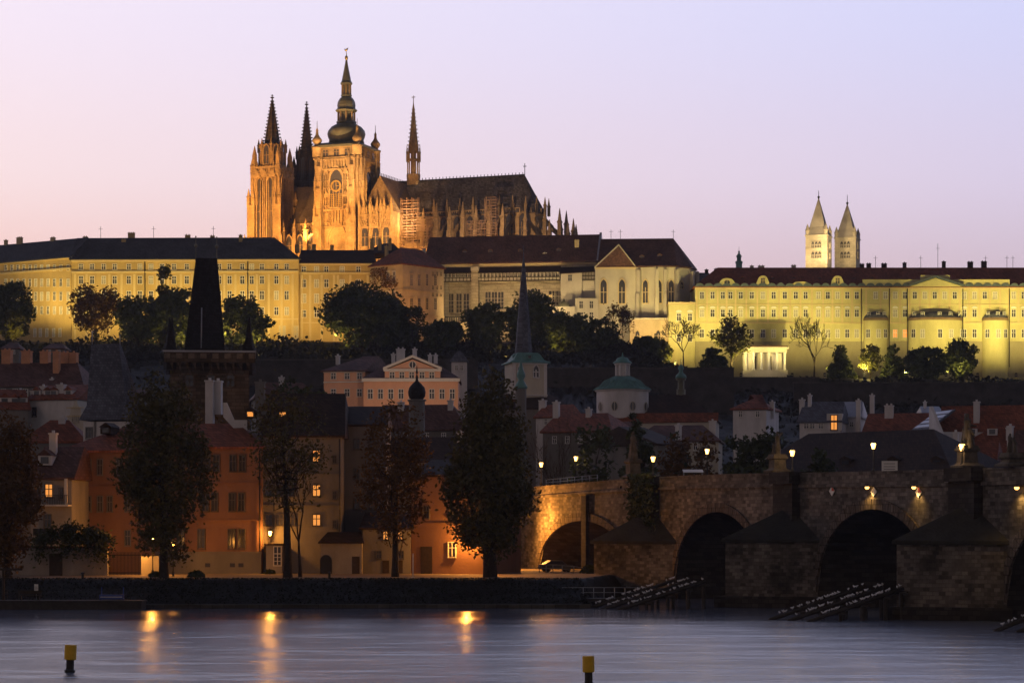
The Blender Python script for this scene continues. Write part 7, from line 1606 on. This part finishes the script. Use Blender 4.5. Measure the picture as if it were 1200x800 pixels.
# ------------------------------------------------------------------ castle floodlighting
def flood_proto():
    t = thing('floodlight', None, 'floodlight', None, 'floodlights in the castle gardens')
    c = MB(); c.box(-.35,.35,-.3,.3,.25,.75); c.build('housing', M_['iron'], t); c = MB(); c.box(-.3,.3,.301,.32,.3,.7); c.build('lens', M_['flood'], t)
    c = MB(); c.box(-.42,-.36,-.06,.06,0,.5); c.box(.36,.42,-.06,.06,0,.5); c.box(-.42,.42,-.15,.15,-.4,.02); c.build('stand', M_['iron'], t); return t
FP = flood_proto(); FN = [0]
YEL = (1.0, 0.69, 0.19); LEM = (1.0, 0.765, 0.22); ORG = (1.0, 0.43, 0.085); WHT = (1.0, 0.78, 0.42)
def flood(px, Y, py, tpx, tY, tpy, power, color, ang=80, where='', fixture=True):
    a = P(px, py, Y); b = P(tpx, tpy, tY); r = None
    if fixture:
        gz = max(a.z, GZ(a.x, a.y)+.45); a.z = gz
        r = FP if FN[0] == 0 else copy_tree(FP); FN[0] += 1
        r.matrix_basis = Matrix.Translation((a.x, a.y-.9, a.z-.5)) @ Matrix.Rotation(math.atan2(b.y-a.y, b.x-a.x)-math.pi/2, 4, 'Z'); r['label'] = where
    spot(a.x, a.y, a.z, b.x, b.y, b.z, power, color, ang, 1.0, .5)
# ochre palace
for px, w in ((22,'floodlight under the angled palace wing at the left edge'),(60,'floodlight at the bend of the ochre palace'),(95,'floodlight left of the brown autumn tree'),(133,'floodlight shining between the brown tree and dense tree'),(178,'floodlight behind the poplar'),(232,'floodlight behind the black wedge roof'),(297,'floodlight right of the dark round tree')):
    flood(px, 757 if px > 70 else 768, 398, px+4, 780, 335, 25000*(.75,1.15,.9,1.1,.85,1.1,.95)[int(px)%7], YEL, 92, w)
for px, w in ((325,'floodlight at the foot of the blind niches'),(372,'floodlight in the corner of the ochre palace'),(404,'floodlight glowing under the largest dark tree')):
    flood(px, 755, 404, px+5, 779, 345, 13000, (1,.62,.16), 100, w)
flood(505, 745, 400, 492, 770, 345, 11000, ORG, 100, 'floodlight before the right face of the corner wing'); flood(452, 748, 398, 480, 772, 340, 16000, ORG, 90, 'floodlight below the sandstone corner wing')
# hall and church
for px, w in ((540,'floodlight below the hall triple windows'),(600,'floodlight behind the needle spire'),(640,'floodlight below the terrace pavilion')): flood(px, 770, 376, px+8, 793, 345, 11000, (1,.68,.28), 110, w)
for px, w in ((690,'floodlight below the stair bay'),(722,'floodlight before the gothic church front'),(768,'floodlight below the gothic apse')): flood(px, 757, 392, px+3, 786, 340, 11000, (1,.72,.32), 100, w)
flood(752, 760, 410, 760, 778, 392, 5000, ORG, 120, 'small floodlight at the orange terrace wall')
# yellow palace
for px, w in ((790,'floodlight glaring beside the weeping tree'),(826,'floodlight behind the small conifer'),(868,'floodlight left of the pavilion'),(928,'floodlight right of the pavilion'),(966,'floodlight behind the tall bare tree'),(1012,'brightest floodlight glaring before the first domed bay'),(1062,'floodlight left of the largest rounded tree'),(1108,'floodlight right of the largest rounded tree'),(1145,'floodlight before the right domed bay'),(1190,'floodlight at the right edge of the garden'),(1235,'floodlight past the right frame edge')):
    flood(px, 739, 438, px+3, 775, 354, 56000*(1.12,.82,1.0,.88,1.08)[int(px)%5], LEM, 66, w)
p = P(897, 418, 753); bulb(p.x, p.y-1.5, p.z, 700, WHT, .3); bulb(p.x-4, p.y+7, p.z, 110, WHT, .3); bulb(p.x+4, p.y+7, p.z, 110, WHT, .3)
# cathedral
def cf(u, v, py, tu, tv, tz, power, color=ORG, ang=70):
    a = K.at(u, v, 0); z = PZ(py, a.y); b = K.at(tu, tv, tz); spot(a.x, a.y, z, b.x, b.y, b.z, power*4.1, color, ang, 1.0, .6)
uw = cu(307, 12)
cf(uw-6, -44, 299, uw, 6, 60, 78000, ORG, 60); cf(-6, 3, 288, -14, 40, 72, 26000, ORG, 42); cf(-9, -14, 292, -8, 24, 30, 5000, ORG, 80); cf(uw+8, -42, 298, uw+1, 6, 40, 30000, ORG, 60); cf(-8, -34, 296, -8, 14, 26, 24000)
cf(2, -26, 298, 7, 0, 58, 34000); cf(14, -26, 298, 9, 0, 34, 16000); cf(26, -34, 294, 23, 0, 14, 17000); cf(50, -28, 268, TW, 9, 54, 20000)
cf(24, -34, 292, 8, 8, 85, 60000, (1,.6,.25), 40)
cf(40, -12, 292, cu(484,26), 26, 70, 26000, (1,.66,.34), 40)
cf(uc1-6, -10, 285, uc1-2, 18, 26, 60000); cf(uc1+14, -6, 285, uc1+6, 18, 24, 60000); cf(uc1-30, -8, 285, uc1-30, 18, 22, 16000)
for u_, tu in ((-45,-25),(-15,0)): cf(u_, -58, 297, tu, 14, 55, 19000, (1,.45,.10), 75)
cf(52, -26, 266, TW, 10, 48, 46000, (1,.5,.14), 60); cf(70, -26, 264, 60, 26, 40, 16000, (1,.6,.3), 90)
# twin towers
for px in (948, 985): a = P(px, 318, 848); b = P(px+10, 270, 870); spot(a.x, a.y, a.z, b.x, b.y, b.z, 46000, (1,.70,.30), 75)
# pink palace glow from the street below it
for px in (400, 455, 510): a = P(px, 500, 408); b = P(px, 452, 428); spot(a.x, a.y, a.z, b.x, b.y, b.z, 1700, (1,.6,.35), 110)

# light spilling among the garden trees beside the floodlights
for px, py, Y, pw, lab in ((1017,431,736,2600,0),(392,396,708,2200,0),(790,424,727,2400,0),(212,398,728,1500,0),(20,392,708,1200,0),(135,392,727,1500,0),(297,402,722,1500,0),(592,412,715,1100,0),(650,405,718,900,0),(1126,432,732,900,0),(262,392,722,1200,0)):
    p = P(px, py, Y); bulb(p.x, p.y, max(p.z, GZ(p.x,p.y)+1.2), pw, LEM if px > 700 else YEL, .5)
# ------------------------------------------------------------------ the thin evening haze over the river and the hill
def make_haze():
    b = MB(); b.box(-3200, 3200, -700, 5200, -5, 215); o = b.build('haze', []); o.data.materials.clear()
    m = bpy.data.materials.new('haze'); m.use_nodes = True; nt = m.node_tree; nt.nodes.clear()
    out = nt.nodes.new('ShaderNodeOutputMaterial'); v = nt.nodes.new('ShaderNodeVolumePrincipled')
    v.inputs['Density'].default_value = 0.00008; v.inputs['Color'].default_value = (0.80, 0.82, 0.92, 1); v.inputs['Anisotropy'].default_value = 0.2
    nt.links.new(v.outputs[0], out.inputs['Volume']); o.data.materials.append(m); tag(o, kind='stuff')
make_haze()
SC.cycles.volume_bounces = 0
